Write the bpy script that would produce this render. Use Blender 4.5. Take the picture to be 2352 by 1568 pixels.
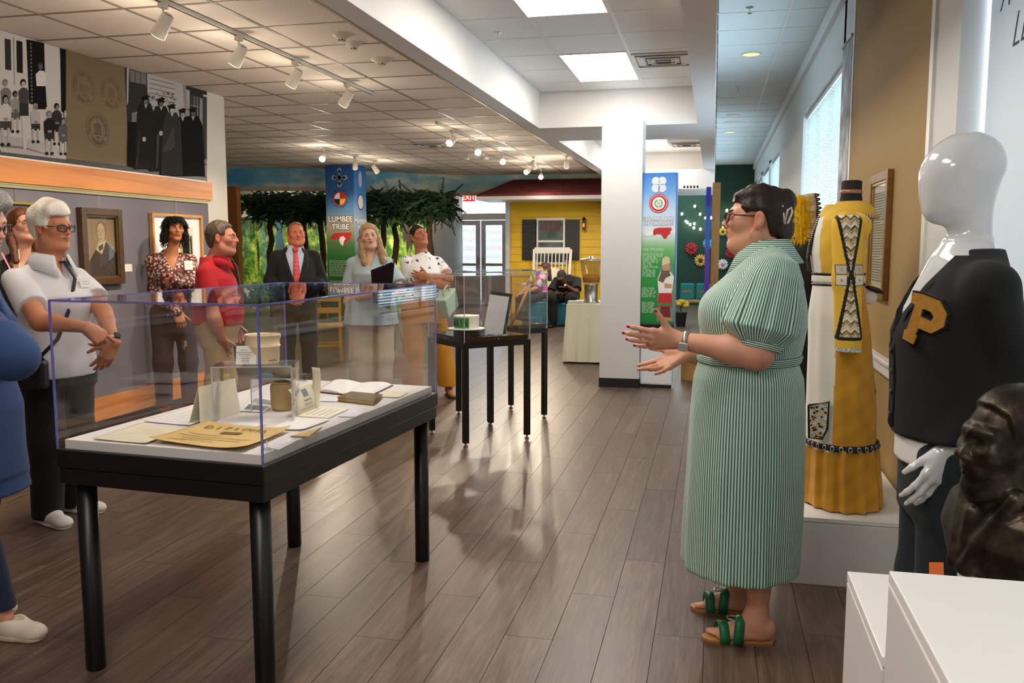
import bpy, math, random
import numpy as np
from mathutils import Vector, Matrix, Euler
for _o in list(bpy.data.objects): bpy.data.objects.remove(_o, do_unlink=True)
S = bpy.context.scene
COL = S.collection
R = math.radians
# ---------------------------------------------------------------- camera
EYE = 1.47
FPX = 2000.0
cam_d = bpy.data.cameras.new('camera'); cam = bpy.data.objects.new('camera', cam_d); COL.objects.link(cam)
cam_d.sensor_width = 36.0; cam_d.lens = FPX / 2352 * 36.0; cam_d.clip_start = .05
_dep = Vector((1640 - 1176, 562 - 784, FPX)).normalized()            # depth axis of the hall, in camera space (right, down, forward)
_up = Vector((0, -FPX, -(784 - 562))).normalized()
_rt = _up.cross(_dep) if _up.cross(_dep).x > 0 else _dep.cross(_up)
W2C = Matrix((_rt, _dep, _up))                                      # rows: world X, Y, Z in camera space
_cx = W2C @ Vector((1, 0, 0)); _cy = W2C @ Vector((0, -1, 0)); _cz = W2C @ Vector((0, 0, -1))
cam.matrix_world = Matrix(((_cx.x, _cy.x, _cz.x, 0), (_cx.y, _cy.y, _cz.y, 0), (_cx.z, _cy.z, _cz.z, EYE), (0, 0, 0, 1)))
S.camera = cam
# ---------------------------------------------------------------- sky, exposure
world = bpy.data.worlds.new('world'); S.world = world; world.use_nodes = True
_bg = world.node_tree.nodes['Background']; _bg.inputs[0].default_value = (.80, .90, 1.0, 1); _bg.inputs[1].default_value = 3.2
S.view_settings.view_transform = 'Standard'; S.view_settings.look = 'None'; S.view_settings.gamma = 1
S.view_settings.use_curve_mapping = False; S.view_settings.exposure = 0.80
PANEL_STRENGTH = 10.0
SPOT_W = 60.0
# ---------------------------------------------------------------- helpers
def ray(x, y): return W2C @ Vector((x - 1176, y - 784, FPX))
def at(x, y, Y):
    r = ray(x, y); return Vector((0, 0, EYE)) + r * (Y / r.y)
def onx(x, y, X):
    r = ray(x, y); return Vector((0, 0, EYE)) + r * (X / r.x)
def onz(x, y, z=0.0):
    r = ray(x, y); return Vector((0, 0, EYE)) + r * ((z - EYE) / r.z)
def lin(h):
    if not isinstance(h, str): return tuple(h)[:3]
    h = h.lstrip('#'); o = []
    for i in (0, 2, 4):
        c = int(h[i:i+2], 16) / 255
        o.append(c / 12.92 if c <= .04045 else ((c + .055) / 1.055) ** 2.4)
    return tuple(o)
def tag(o, label=None, cat=None, group=None, kind=None):
    if label: o['label'] = label
    if cat: o['category'] = cat
    if group: o['group'] = group
    if kind: o['kind'] = kind
    return o
def empty(name, loc=(0, 0, 0), rz=0, label=None, cat=None, group=None, kind=None, parent=None):
    o = bpy.data.objects.new(name, None); COL.objects.link(o); o.location = loc; o.rotation_euler = (0, 0, rz)
    o.empty_display_size = .05
    if parent: o.parent = parent
    return tag(o, label, cat, group, kind)
def copy_tree(o, parent=None):
    c = o.copy(); COL.objects.link(c); c.parent = parent
    for ch in list(o.children): copy_tree(ch, c)
    return c
# ---- materials
MATS = {}
class NT:
    def __init__(s, m): s.t = m.node_tree; s.n = s.t.nodes; s.l = s.t.links; s.b = s.n['Principled BSDF']
    def add(s, ty, **kw):
        n = s.n.new(ty)
        for k, v in kw.items(): setattr(n, k, v)
        return n
    def link(s, a, b): s.l.new(a, b)
    def math(s, op, a, b=None, c=None):
        n = s.add('ShaderNodeMath', operation=op)
        for i, v in enumerate((a, b, c)):
            if v is None: continue
            if hasattr(v, 'node'): s.link(v, n.inputs[i])
            else: n.inputs[i].default_value = v
        return n.outputs[0]
    def mix(s, f, a, b):
        n = s.add('ShaderNodeMix', data_type='RGBA')
        for sock, v in ((n.inputs[0], f), (n.inputs[6], a), (n.inputs[7], b)):
            if hasattr(v, 'node'): s.link(v, sock)
            elif sock == n.inputs[0]: sock.default_value = v
            else: sock.default_value = (*lin(v), 1)
        return n.outputs[2]
    def ramp(s, f, stops, interp='LINEAR'):
        n = s.add('ShaderNodeValToRGB'); n.color_ramp.interpolation = interp
        e = n.color_ramp.elements
        while len(e) < len(stops): e.new(.5)
        for el, (p, c) in zip(e, stops): el.position = p; el.color = (*lin(c), 1)
        s.link(f, n.inputs[0]); return n.outputs[0]
    def obj(s, scale=(1, 1, 1), rot=(0, 0, 0)):
        tc = s.add('ShaderNodeTexCoord'); mp = s.add('ShaderNodeMapping'); s.link(tc.outputs['Object'], mp.inputs[0])
        mp.inputs['Scale'].default_value = scale; mp.inputs['Rotation'].default_value = rot; return mp.outputs[0]
    def noise(s, vec, scale, detail=3, rough=.5, dist=0):
        n = s.add('ShaderNodeTexNoise'); s.link(vec, n.inputs['Vector']); n.inputs['Scale'].default_value = scale
        n.inputs['Detail'].default_value = detail; n.inputs['Roughness'].default_value = rough; n.inputs['Distortion'].default_value = dist
        return n.outputs[0]
    def sep(s, vec):
        n = s.add('ShaderNodeSeparateXYZ'); s.link(vec, n.inputs[0]); return n.outputs
    def bump(s, h, strength, dist=.01):
        n = s.add('ShaderNodeBump'); n.inputs['Strength'].default_value = strength; n.inputs['Distance'].default_value = dist
        s.link(h, n.inputs['Height']); s.link(n.outputs[0], s.b.inputs['Normal'])
    def base(s, c):
        if hasattr(c, 'node'): s.link(c, s.b.inputs['Base Color'])
        else: s.b.inputs['Base Color'].default_value = (*lin(c), 1)
def newmat(name):
    m = bpy.data.materials.new(name); m.use_nodes = True; MATS[name] = m; return m, NT(m)
def mat(name, c, rough=.55, metal=0, var=.0, vscale=6, vst=(1, 1, 1), bump=0, bscale=120, bst=(1, 1, 1), coat=0, sheen=0, spec=None, trans=0, emit=0, emc=None):
    if name in MATS: return MATS[name]
    m, n = newmat(name)
    n.base(c); n.b.inputs['Roughness'].default_value = rough; n.b.inputs['Metallic'].default_value = metal
    if coat: n.b.inputs['Coat Weight'].default_value = coat; n.b.inputs['Coat Roughness'].default_value = .08
    if sheen: n.b.inputs['Sheen Weight'].default_value = sheen
    if spec is not None: n.b.inputs['Specular IOR Level'].default_value = spec
    if trans: n.b.inputs['Transmission Weight'].default_value = trans
    if emit: n.b.inputs['Emission Color'].default_value = (*lin(emc or c), 1); n.b.inputs['Emission Strength'].default_value = emit
    if var:
        l = lin(c); a = tuple(x * (1 - var) for x in l); b = tuple(min(1, x * (1 + var)) for x in l)
        n.base(n.mix(n.ramp(n.noise(n.obj(vst), vscale, 4), [(.3, (0, 0, 0)), (.7, (1, 1, 1))]), a, b))
    if bump: n.bump(n.noise(n.obj(bst), bscale, 2), bump, .004)
    return m
def vcol_mat(name, rough=.5, sheen=0, spec=None, bump=0, bscale=300, coat=0, sss=0, bst=(1, 1, 1)):
    if name in MATS: return MATS[name]
    m, n = newmat(name)
    a = n.add('ShaderNodeVertexColor'); a.layer_name = 'Col'; n.link(a.outputs[0], n.b.inputs['Base Color'])
    n.b.inputs['Roughness'].default_value = rough
    if sheen: n.b.inputs['Sheen Weight'].default_value = sheen
    if coat: n.b.inputs['Coat Weight'].default_value = coat
    if spec is not None: n.b.inputs['Specular IOR Level'].default_value = spec
    if sss:
        n.b.inputs['Subsurface Weight'].default_value = sss; n.b.inputs['Subsurface Radius'].default_value = (.012, .004, .002)
        n.b.inputs['Subsurface Scale'].default_value = .6
    if bump: n.bump(n.noise(n.obj(bst), bscale, 2), bump, .003)
    return m
def clear_mat(name, tint='#ffffff', refl=1.0, ior=1.49, rough=.02, add=0.0):
    if name in MATS: return MATS[name]
    m = bpy.data.materials.new(name); m.use_nodes = True; MATS[name] = m
    t = m.node_tree; t.nodes.remove(t.nodes['Principled BSDF']); out = t.nodes['Material Output']
    fr = t.nodes.new('ShaderNodeFresnel'); ge = t.nodes.new('ShaderNodeNewGeometry'); im = t.nodes.new('ShaderNodeMath'); im.operation = 'MULTIPLY_ADD'
    im.inputs[1].default_value = 1 / ior - ior; im.inputs[2].default_value = ior; t.links.new(ge.outputs['Backfacing'], im.inputs[0]); t.links.new(im.outputs[0], fr.inputs[0])
    tr = t.nodes.new('ShaderNodeBsdfTransparent'); tr.inputs[0].default_value = (*lin(tint), 1)
    gl = t.nodes.new('ShaderNodeBsdfGlossy'); gl.inputs['Roughness'].default_value = rough
    mt = t.nodes.new('ShaderNodeMath'); mt.operation = 'MULTIPLY_ADD'; mt.inputs[1].default_value = refl; mt.inputs[2].default_value = add
    t.links.new(fr.outputs[0], mt.inputs[0])
    mx = t.nodes.new('ShaderNodeMixShader'); t.links.new(mt.outputs[0], mx.inputs[0]); t.links.new(tr.outputs[0], mx.inputs[1]); t.links.new(gl.outputs[0], mx.inputs[2])
    t.links.new(mx.outputs[0], out.inputs[0]); return m
def emit_mat(name, c, s):
    if name in MATS: return MATS[name]
    m = bpy.data.materials.new(name); m.use_nodes = True; MATS[name] = m
    t = m.node_tree; t.nodes.remove(t.nodes['Principled BSDF'])
    e = t.nodes.new('ShaderNodeEmission'); e.inputs[0].default_value = (*lin(c), 1); e.inputs[1].default_value = s
    t.links.new(e.outputs[0], t.nodes['Material Output'].inputs[0]); return m
def wood_mat(name, a, b, scale=3.0, st=(1, 8, 8), rough=.4):
    if name in MATS: return MATS[name]
    m, n = newmat(name); v = n.obj(st)
    h = n.noise(v, scale, 6, .6, 1.5); n.base(n.ramp(h, [(.25, a), (.55, b), (.8, a)])); n.b.inputs['Roughness'].default_value = rough
    n.bump(h, .08, .004); return m
# ---- mesh building
def build_mesh(name, v, f, smooth=False):
    me = bpy.data.meshes.new(name); me.from_pydata([tuple(p) for p in v], [], f); me.update()
    if smooth: me.polygons.foreach_set('use_smooth', [True] * len(me.polygons))
    return me
def link(name, me, m=None, parent=None, loc=None, rot=None):
    o = bpy.data.objects.new(name, me); COL.objects.link(o)
    if m is not None:
        for q in (m if isinstance(m, (list, tuple)) else [m]): me.materials.append(q)
    if parent: o.parent = parent
    if loc is not None: o.location = loc
    if rot is not None: o.rotation_euler = rot
    return o
def frame_of(d, ref=(0, 0, 1)):
    d = Vector(d).normalized(); r = Vector(ref)
    if abs(d.dot(r)) > .95: r = Vector((1, 0, 0)) if abs(d.x) < .9 else Vector((0, 1, 0))
    s = d.cross(r).normalized(); return s, s.cross(d).normalized(), d
class B:
    def __init__(s): s.v = []; s.f = []; s.m = []; s.cm = 0
    def mat(s, i): s.cm = i; return s
    def add(s, v, f):
        k = len(s.v); s.v += [tuple(p) for p in v]; s.f += [tuple(i + k for i in q) for q in f]; s.m += [s.cm] * len(f); return s
    def box(s, lo, hi):
        x0, y0, z0 = lo; x1, y1, z1 = hi
        return s.add([(x0, y0, z0), (x1, y0, z0), (x1, y1, z0), (x0, y1, z0), (x0, y0, z1), (x1, y0, z1), (x1, y1, z1), (x0, y1, z1)],
                     [(0, 3, 2, 1), (4, 5, 6, 7), (0, 1, 5, 4), (1, 2, 6, 5), (2, 3, 7, 6), (3, 0, 4, 7)])
    def bx(s, c, sz, M=None):
        h = [q / 2 for q in sz]; v = []
        for dz in (-1, 1):
            for dx, dy in ((-1, -1), (1, -1), (1, 1), (-1, 1)):
                p = Vector((dx * h[0], dy * h[1], dz * h[2]))
                if M is not None: p = M @ p
                v.append(p + Vector(c))
        return s.add(v, [(0, 3, 2, 1), (4, 5, 6, 7), (0, 1, 5, 4), (1, 2, 6, 5), (2, 3, 7, 6), (3, 0, 4, 7)])
    def bar(s, a, b, w, h, ref=(0, 0, 1)):
        a = Vector(a); b = Vector(b); sx, sy, d = frame_of(b - a, ref); v = []
        for p in (a, b):
            for i, j in ((-1, -1), (1, -1), (1, 1), (-1, 1)): v.append(p + sx * (i * w / 2) + sy * (j * h / 2))
        return s.add(v, [(0, 3, 2, 1), (4, 5, 6, 7), (0, 1, 5, 4), (1, 2, 6, 5), (2, 3, 7, 6), (3, 0, 4, 7)])
    def tube(s, pts, r, seg=10, closed=False, caps=True, flat=1.0, ref=(0, 0, 1)):
        pts = [Vector(p) for p in pts]; n = len(pts); v = []; f = []
        rr = r if isinstance(r, (list, tuple)) else [r] * n
        px = None
        for i, p in enumerate(pts):
            if closed: d = pts[(i + 1) % n] - pts[i - 1]
            else: d = pts[min(i + 1, n - 1)] - pts[max(i - 1, 0)]
            if d.length < 1e-9: d = Vector((0, 0, 1))
            sx, sy, d = frame_of(d, ref)
            if px is not None:
                q = px - d * px.dot(d)
                if q.length > 1e-6: sx = q.normalized(); sy = d.cross(sx)
            px = sx
            for k in range(seg):
                a = 2 * math.pi * k / seg; v.append(p + sx * (math.cos(a) * rr[i]) + sy * (math.sin(a) * rr[i] * flat))
        for i in range(n if closed else n - 1):
            j = (i + 1) % n
            for k in range(seg):
                l = (k + 1) % seg; f.append((i * seg + k, i * seg + l, j * seg + l, j * seg + k))
        if caps and not closed: f.append(tuple(range(seg))[::-1]); f.append(tuple((n - 1) * seg + k for k in range(seg)))
        return s.add(v, f)
    def lathe(s, prof, seg=24, c=(0, 0, 0), caps=True):
        v = []; f = []; n = len(prof)
        for r, z in prof:
            for k in range(seg):
                a = 2 * math.pi * k / seg; v.append((c[0] + r * math.cos(a), c[1] + r * math.sin(a), c[2] + z))
        for i in range(n - 1):
            for k in range(seg):
                l = (k + 1) % seg; f.append((i * seg + k, i * seg + l, (i + 1) * seg + l, (i + 1) * seg + k))
        if caps: f.append(tuple(range(seg))[::-1]); f.append(tuple((n - 1) * seg + k for k in range(seg)))
        return s.add(v, f)
    def ell(s, c, r, seg=12, rings=8, M=None):
        v = []; f = []
        for i in range(rings + 1):
            t = math.pi * i / rings
            for k in range(seg):
                a = 2 * math.pi * k / seg; p = Vector((r[0] * math.sin(t) * math.cos(a), r[1] * math.sin(t) * math.sin(a), r[2] * math.cos(t)))
                if M is not None: p = M @ p
                v.append(p + Vector(c))
        for i in range(rings):
            for k in range(seg):
                l = (k + 1) % seg; f.append((i * seg + k, (i + 1) * seg + k, (i + 1) * seg + l, i * seg + l))
        return s.add(v, f)
    def prism(s, poly, o, u, w, t):
        """poly of 2D points in plane (o; u, w), thickness t along u x w"""
        o = Vector(o); u = Vector(u); w = Vector(w); nn = u.cross(w).normalized() * t; n = len(poly)
        v = [o + u * a + w * b for a, b in poly] + [o + u * a + w * b + nn for a, b in poly]
        f = [tuple(range(n))[::-1], tuple(range(n, 2 * n))] + [(i, (i + 1) % n, (i + 1) % n + n, i + n) for i in range(n)]
        return s.add(v, f)
    def disc(s, c, r, u, w, t, seg=24, ry=None):
        return s.prism([(r * math.cos(2 * math.pi * k / seg), (ry or r) * math.sin(2 * math.pi * k / seg)) for k in range(seg)], c, u, w, t)
    def ring(s, c, r0, r1, u, w, t, seg=32):
        c = Vector(c); u = Vector(u); w = Vector(w); nn = u.cross(w).normalized() * t; v = []; f = []
        for k in range(seg):
            a = 2 * math.pi * k / seg; d = u * math.cos(a) + w * math.sin(a)
            v += [c + d * r0, c + d * r1, c + d * r1 + nn, c + d * r0 + nn]
        for k in range(seg):
            a = 4 * k; b = 4 * ((k + 1) % seg)
            for i in range(4): f.append((a + i, a + (i + 1) % 4, b + (i + 1) % 4, b + i))
        return s.add(v, f)
    def grid(s, P):
        """P[i][j] points"""
        n = len(P); m = len(P[0]); v = [p for row in P for p in row]
        return s.add(v, [(i * m + j, i * m + j + 1, (i + 1) * m + j + 1, (i + 1) * m + j) for i in range(n - 1) for j in range(m - 1)])
    def build(s, name, m=None, parent=None, smooth=False, loc=None, rot=None, bevel=0, solid=0, rel=True):
        v = s.v
        if loc is not None and rel == 'world': v = [tuple(Vector(p) - Vector(loc)) for p in v]
        me = build_mesh(name, v, s.f, smooth)
        o = link(name, me, m, parent, loc, rot)
        if isinstance(m, (list, tuple)) and len(m) > 1: me.polygons.foreach_set('material_index', s.m)
        if solid: q = o.modifiers.new('s', 'SOLIDIFY'); q.thickness = solid; q.offset = 0
        if bevel: q = o.modifiers.new('b', 'BEVEL'); q.width = bevel; q.segments = 2; q.limit_method = 'ANGLE'
        if smooth == 'auto':
            pass
        return o
def struct(o): o['kind'] = 'structure'; return o
_txt_cache = {}
def text(name, body, size, o, u, w, m, parent=None, ext=.001, align='CENTER', sx=1.0, spacing=1.0, bold=0, shear=0):
    """flat lettering whose baseline starts at / is centred on o, running along u, up along w"""
    key = (body, size, align, ext, spacing, bold, shear)
    if key not in _txt_cache:
        cu = bpy.data.curves.new('txt', 'FONT'); cu.body = body; cu.size = size; cu.extrude = ext; cu.align_x = align; cu.space_character = spacing
        cu.offset = bold; cu.resolution_u = 3; cu.shear = shear
        t = bpy.data.objects.new('txt', cu)
        me = bpy.data.meshes.new_from_object(t); bpy.data.objects.remove(t); bpy.data.curves.remove(cu); _txt_cache[key] = me
    me = _txt_cache[key].copy(); me.materials.clear()
    u = Vector(u).normalized() * sx; w = Vector(w).normalized(); nn = Vector(u).normalized().cross(w)
    ob = link(name, me, m, parent)
    ob.matrix_local = Matrix(((u.x, w.x, nn.x, o[0]), (u.y, w.y, nn.y, o[1]), (u.z, w.z, nn.z, o[2]), (0, 0, 0, 1)))
    return ob
def ring_text(name, body, r, size, c, u, w, m, parent=None, a0=math.pi, a1=0, flip=False):
    """letters along an arc, joined into one piece of print"""
    u = Vector(u); w = Vector(w); nn = u.cross(w); vs = []; fs = []
    n = len(body)
    for i, ch in enumerate(body):
        if ch == ' ': continue
        key = ('ch', ch, size)
        if key not in _txt_cache:
            cu = bpy.data.curves.new('txt', 'FONT'); cu.body = ch; cu.size = size; cu.extrude = .0006; cu.align_x = 'CENTER'; cu.resolution_u = 2
            t = bpy.data.objects.new('txt', cu)
            _txt_cache[key] = bpy.data.meshes.new_from_object(t); bpy.data.objects.remove(t); bpy.data.curves.remove(cu)
        me = _txt_cache[key]; a = a0 + (a1 - a0) * (i + .5) / n
        d = u * math.cos(a) + w * math.sin(a)
        if flip: tx = -u * math.sin(a) + w * math.cos(a); ty = -d; o = Vector(c) + d * (r + size * .7)
        else: tx = u * math.sin(a) - w * math.cos(a); ty = d; o = Vector(c) + d * r
        k = len(vs); vs += [o + tx * p.co.x + ty * p.co.y + nn * p.co.z for p in me.vertices]; fs += [tuple(q + k for q in p.vertices) for p in me.polygons]
    return link(name, build_mesh(name, vs, fs), m, parent)
random.seed(7); rng = np.random.default_rng(7)
# ================================================================ STRUCTURE
XR = 0.896          # window / right wall plane
XL = -4.755         # left wall plane
CZ, TZ, KZ, SZ = 2.92, 3.10, 3.37, 2.72   # main ceiling, light tray, window-side ceiling, beam underside
M_white = mat('painted_white', '#e4e2df', .6, var=.02, vscale=2)
M_white2 = mat('painted_white_satin', '#eceae8', .35)
M_tile = mat('ceiling_tile', '#ebe2d6', .9, var=.03, vscale=60, bump=.25, bscale=260)
M_tile_w = mat('ceiling_tile_white', '#e2e0dc', .9, var=.02, vscale=60, bump=.2, bscale=260)
M_tile_c = mat('ceiling_tile_cool', '#d3dbdc', .9, var=.02, vscale=60, bump=.2, bscale=260)
M_tbar = mat('ceiling_grid', '#95897c', .5); M_tbar_w = mat('ceiling_grid_white', '#dcd9d4', .45)
M_black = mat('black_paint', '#0d0d0e', .38); M_blackm = mat('black_matte', '#131313', .7)
M_alu = mat('satin_steel', '#b9b7b2', .3, metal=1)
M_brass = mat('brass', '#c8a45a', .3, metal=1)
M_maple = wood_mat('maple_ply', '#c8742f', '#e0934a', 2.2, (1, .25, 5), .35)
M_oak = wood_mat('oak', '#a9793f', '#c99a5a', 3, (6, 6, .6), .45)
M_darkwood = wood_mat('walnut', '#3a281b', '#553c28', 4, (5, 1, 5), .4)
# ---- floor: separate planks in the foreground, the far ones joined
def floor_mat():
    m, n = newmat('plank_floor')
    oi = n.add('ShaderNodeObjectInfo'); gi = n.add('ShaderNodeNewGeometry')
    rnd = n.math('FRACT', n.math('ADD', oi.outputs['Random'], gi.outputs['Random Per Island']))
    tc = n.add('ShaderNodeTexCoord'); off = n.add('ShaderNodeVectorMath', operation='MULTIPLY_ADD')
    cmb = n.add('ShaderNodeCombineXYZ'); n.link(rnd, cmb.inputs[0]); n.link(rnd, cmb.inputs[1]); n.link(rnd, cmb.inputs[2])
    n.link(cmb.outputs[0], off.inputs[0]); off.inputs[1].default_value = (37, 53, 11); n.link(tc.outputs['Object'], off.inputs[2])
    mp = n.add('ShaderNodeMapping'); n.link(off.outputs[0], mp.inputs[0]); mp.inputs['Scale'].default_value = (7, .55, 1)
    g = n.noise(mp.outputs[0], 3.2, 7, .62, 1.6)
    mp2 = n.add('ShaderNodeMapping'); n.link(off.outputs[0], mp2.inputs[0]); mp2.inputs['Scale'].default_value = (60, 2.2, 1)
    g2 = n.noise(mp2.outputs[0], 2.5, 3)
    c = n.ramp(g, [(.28, '#48392f'), (.5, '#624f43'), (.72, '#7b685b')])
    c = n.mix(n.math('MULTIPLY', n.math('GREATER_THAN', g2, .58), .30), c, '#3f3129')
    hs = n.add('ShaderNodeHueSaturation'); n.link(c, hs.inputs['Color']); n.link(n.math('MULTIPLY_ADD', rnd, .30, .86), hs.inputs['Value'])
    n.base(hs.outputs[0]); n.b.inputs['Roughness'].default_value = .36
    n.link(n.math('MULTIPLY_ADD', g, .22, .24), n.b.inputs['Roughness']); n.bump(n.math('ADD', g, g2), .10, .002); return m
M_floor = floor_mat()
floor = struct(B().box((-11.5, -4.2, -.12), (1.1, 22.6, -.006)).build('floor', mat('floor_joint', '#2b231e', .7)))
PW, PL = .184, 1.22
pm = build_mesh('plank', *(lambda b: (b.v, b.f))(B().box((0, 0, -.006), (PW - .0022, PL - .0022, 0)))); pm.materials.append(M_floor)
cand = []
for i in range(int(-11.5 / PW), int(1.1 / PW) + 1):
    off = ((i * 37) % 100) / 100 * PL
    for j in range(-4, 19):
        x, y = i * PW, j * PL + off
        if x < -11.4 or x > .95 or y < -4 or y + PL > 22.5: continue
        c = ((x + PW / 2) * 0 + x, y + PL / 2); d = math.hypot(x, c[1])
        vis = c[1] > 1.2 and -1.05 * c[1] - .3 < x < .16 * c[1] + .5
        cand.append((d if vis else d + 100, x, y))
cand.sort(); far = B()
for k, (d, x, y) in enumerate(cand):
    if k < 290:
        o = bpy.data.objects.new('plank', pm); COL.objects.link(o); o.parent = floor; o.location = (x, y, 0)
    else: far.box((x, y, -.006), (x + PW - .0022, y + PL - .0022, 0))
tag(far.build('far_planks', M_floor, floor), kind='stuff')
# ---- main ceiling (lower, warm) with lay-in tiles
def tile_ceiling(name, x0, x1, y0, y1, z, tx, ty, px, py, mt, mg, vis, skip=()):
    base = struct(B().box((x0, y0, z + .03), (x1, y1, z + .08)).build(name, mg))
    me = build_mesh('tile', *(lambda b: (b.v, b.f))(B().box((-tx / 2 + .010, -ty / 2 + .010, 0), (tx / 2 - .010, ty / 2 - .010, .018)))); me.materials.append(mt)
    rest = B(); bars = B()
    xs = [px + tx * k for k in range(-40, 41) if x0 + .02 < px + tx * k < x1 - .02]; ys = [py + ty * k for k in range(-60, 61) if y0 + .02 < py + ty * k < y1 - .02]
    for x in xs: bars.box((x - .012, y0, z - .004), (x + .012, y1, z + .028))
    for y in ys: bars.box((x0, y - .012, z - .0036), (x1, y + .012, z + .028))
    ex = [x0] + xs + [x1]; ey = [y0] + ys + [y1]; n = 0
    for a, b in zip(ex, ex[1:]):
        for c, d in zip(ey, ey[1:]):
            cx, cy = (a + b) / 2, (c + d) / 2
            if any(s[0] < cx < s[1] and s[2] < cy < s[3] for s in skip): continue
            full = abs(b - a - tx) < .01 and abs(d - c - ty) < .01
            if full and vis(cx, cy):
                o = bpy.data.objects.new('tile', me); COL.objects.link(o); o.parent = base; o.location = (cx, cy, z); n += 1
            elif vis(cx, cy): B().box((a + .010, c + .010, z), (b - .010, d - .010, z + .018)).build('tile', mt, base); n += 1
            else: rest.box((a + .010, c + .010, z), (b - .010, d - .010, z + .018))
    bars.build('ceiling_grid', mg, base)
    if rest.v: tag(rest.build('far_tiles', mt, base), kind='stuff')
    return base
ceil = tile_ceiling('ceiling', -11.5, -2.0, -4.2, 22.5, CZ, .61, .61, -2.975, 5.50, M_tile, M_tbar,
                    lambda x, y: y > 3.3 and x > -.60 * y - 1.2 and y < 16.4 and x > -.47 * y - 2.3)
# ---- light tray: white box coffer, dropped beam round it
def beam(name, *boxes, m=None):
    b = B()
    for lo, hi in boxes: b.box(lo, hi)
    return struct(b.build(name, m or M_white))
TX0, TX1 = -1.87, -.20
beam('trim_1', ((-2.02, -4.2, SZ), (TX0, 22.5, TZ + .3)))                               # left side of the coffers
beam('trim_2', ((TX1, -4.2, SZ), (-.02, 22.5, KZ + .1)))                               # right side, drops from the window ceiling
beam('trim_3', ((TX0, 9.42, SZ), (TX1, 10.62, TZ + .3)))
beam('trim_4', ((TX0, 16.0, SZ), (TX1, 17.0, TZ + .3)))
beam('trim_5', ((TX0, -4.2, SZ), (TX1, -3.6, TZ + .3)))
LROWS = [-2.62, -.06, 2.50, 5.06, 7.62]
LX0, LX1 = -1.360, -.752
def tray(name, y0, y1, py, vis, lights):
    sk = [(LX0, LX1, a, a + 1.28) for a in lights]
    base = struct(B().box((TX0, y0, TZ + .03), (TX1, y1, TZ + .08)).build(name, M_tbar_w))
    bars = B()
    for x in (LX0, LX1): bars.box((x - .014, y0, TZ - .004), (x + .014, y1, TZ + .03))
    for x in (TX0 + .012, TX1 - .012): bars.box((x - .012, y0, TZ - .004), (x + .012, y1, TZ + .03))
    ys = [py + .64 * k for k in range(-30, 30) if y0 + .05 < py + .64 * k < y1 - .05]
    for y in ys: bars.box((TX0, y - .009, TZ - .0032), (TX1, y + .009, TZ + .03))
    bars.build('ceiling_grid', M_tbar_w, base)
    ey = [y0] + ys + [y1]; rest = B()
    for a, b in ((TX0, LX0), (LX0, LX1), (LX1, TX1)):
        for c, d in zip(ey, ey[1:]):
            if any(s[0] - .01 < (a + b) / 2 < s[1] + .01 and s[2] < (c + d) / 2 < s[3] for s in sk): continue
            bb = B() if vis((c + d) / 2) else rest
            bb.box((a + .012, c + .008, TZ), (b - .012, d - .008, TZ + .018))
            if bb is not rest: bb.build('tile', M_tile_w, base)
    if rest.v: tag(rest.build('far_tiles', M_tile_w, base), kind='stuff')
    return base
tray('ceiling_tray', -3.6, 9.42, 5.06, lambda y: y > 4.6, LROWS)
tray('ceiling_tray.001', 10.62, 16.0, 13.95, lambda y: y > 12, [13.95, 11.39])
M_panel = emit_mat('light_diffuser', '#fff6ea', PANEL_STRENGTH)
def troffer(y, label, grp='ceiling light panels'):
    t = empty('ceiling_light', ((LX0 + LX1) / 2, y + .64, TZ), 0, label, 'ceiling light', grp)
    B().box((-.285, -.622, -.006), (.285, .622, .006)).build('diffuser', M_panel, t)
    fr = B()
    for s in (-1, 1): fr.box((s * .2925 - .0075, -.632, -.008), (s * .2925 + .0075, .632, .012)); fr.box((-.285, s * .627 - .005, -.008), (.285, s * .627 + .005, .012))
    fr.build('frame', M_tbar_w, t)
    return t
_ll = {5.06: 'bright rectangular ceiling light panel cut by the top edge of the photo', 7.62: 'bright rectangular ceiling light panel in the white coffer, left of the square vent',
       2.5: 'bright ceiling light panel over the display table, above the frame', -.06: 'bright ceiling light panel overhead by the photographer', -2.62: 'bright ceiling light panel behind the photographer'}
for y in LROWS: troffer(y, _ll[y])
_door_fill = troffer(18.6, 'flat ceiling light panel in the recess in front of the glazed doors'); _door_fill.location = (-5.6, 19.7, CZ + .01)  # extra panel hidden behind the fascia, added to brighten the door area
troffer(13.95, 'small distant ceiling light panel right of the white square column'); troffer(11.39, 'distant ceiling light panel hidden above the white square column')
# ---- window-side ceiling strip
tile_ceiling('ceiling_window_side', -.02, XR + .45, -4.2, 22.0, KZ, .61, .61, -.06, 7.66, M_tile_c, M_tbar_w, lambda x, y: y > 6 and y < 18 and x < .9)
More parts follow.
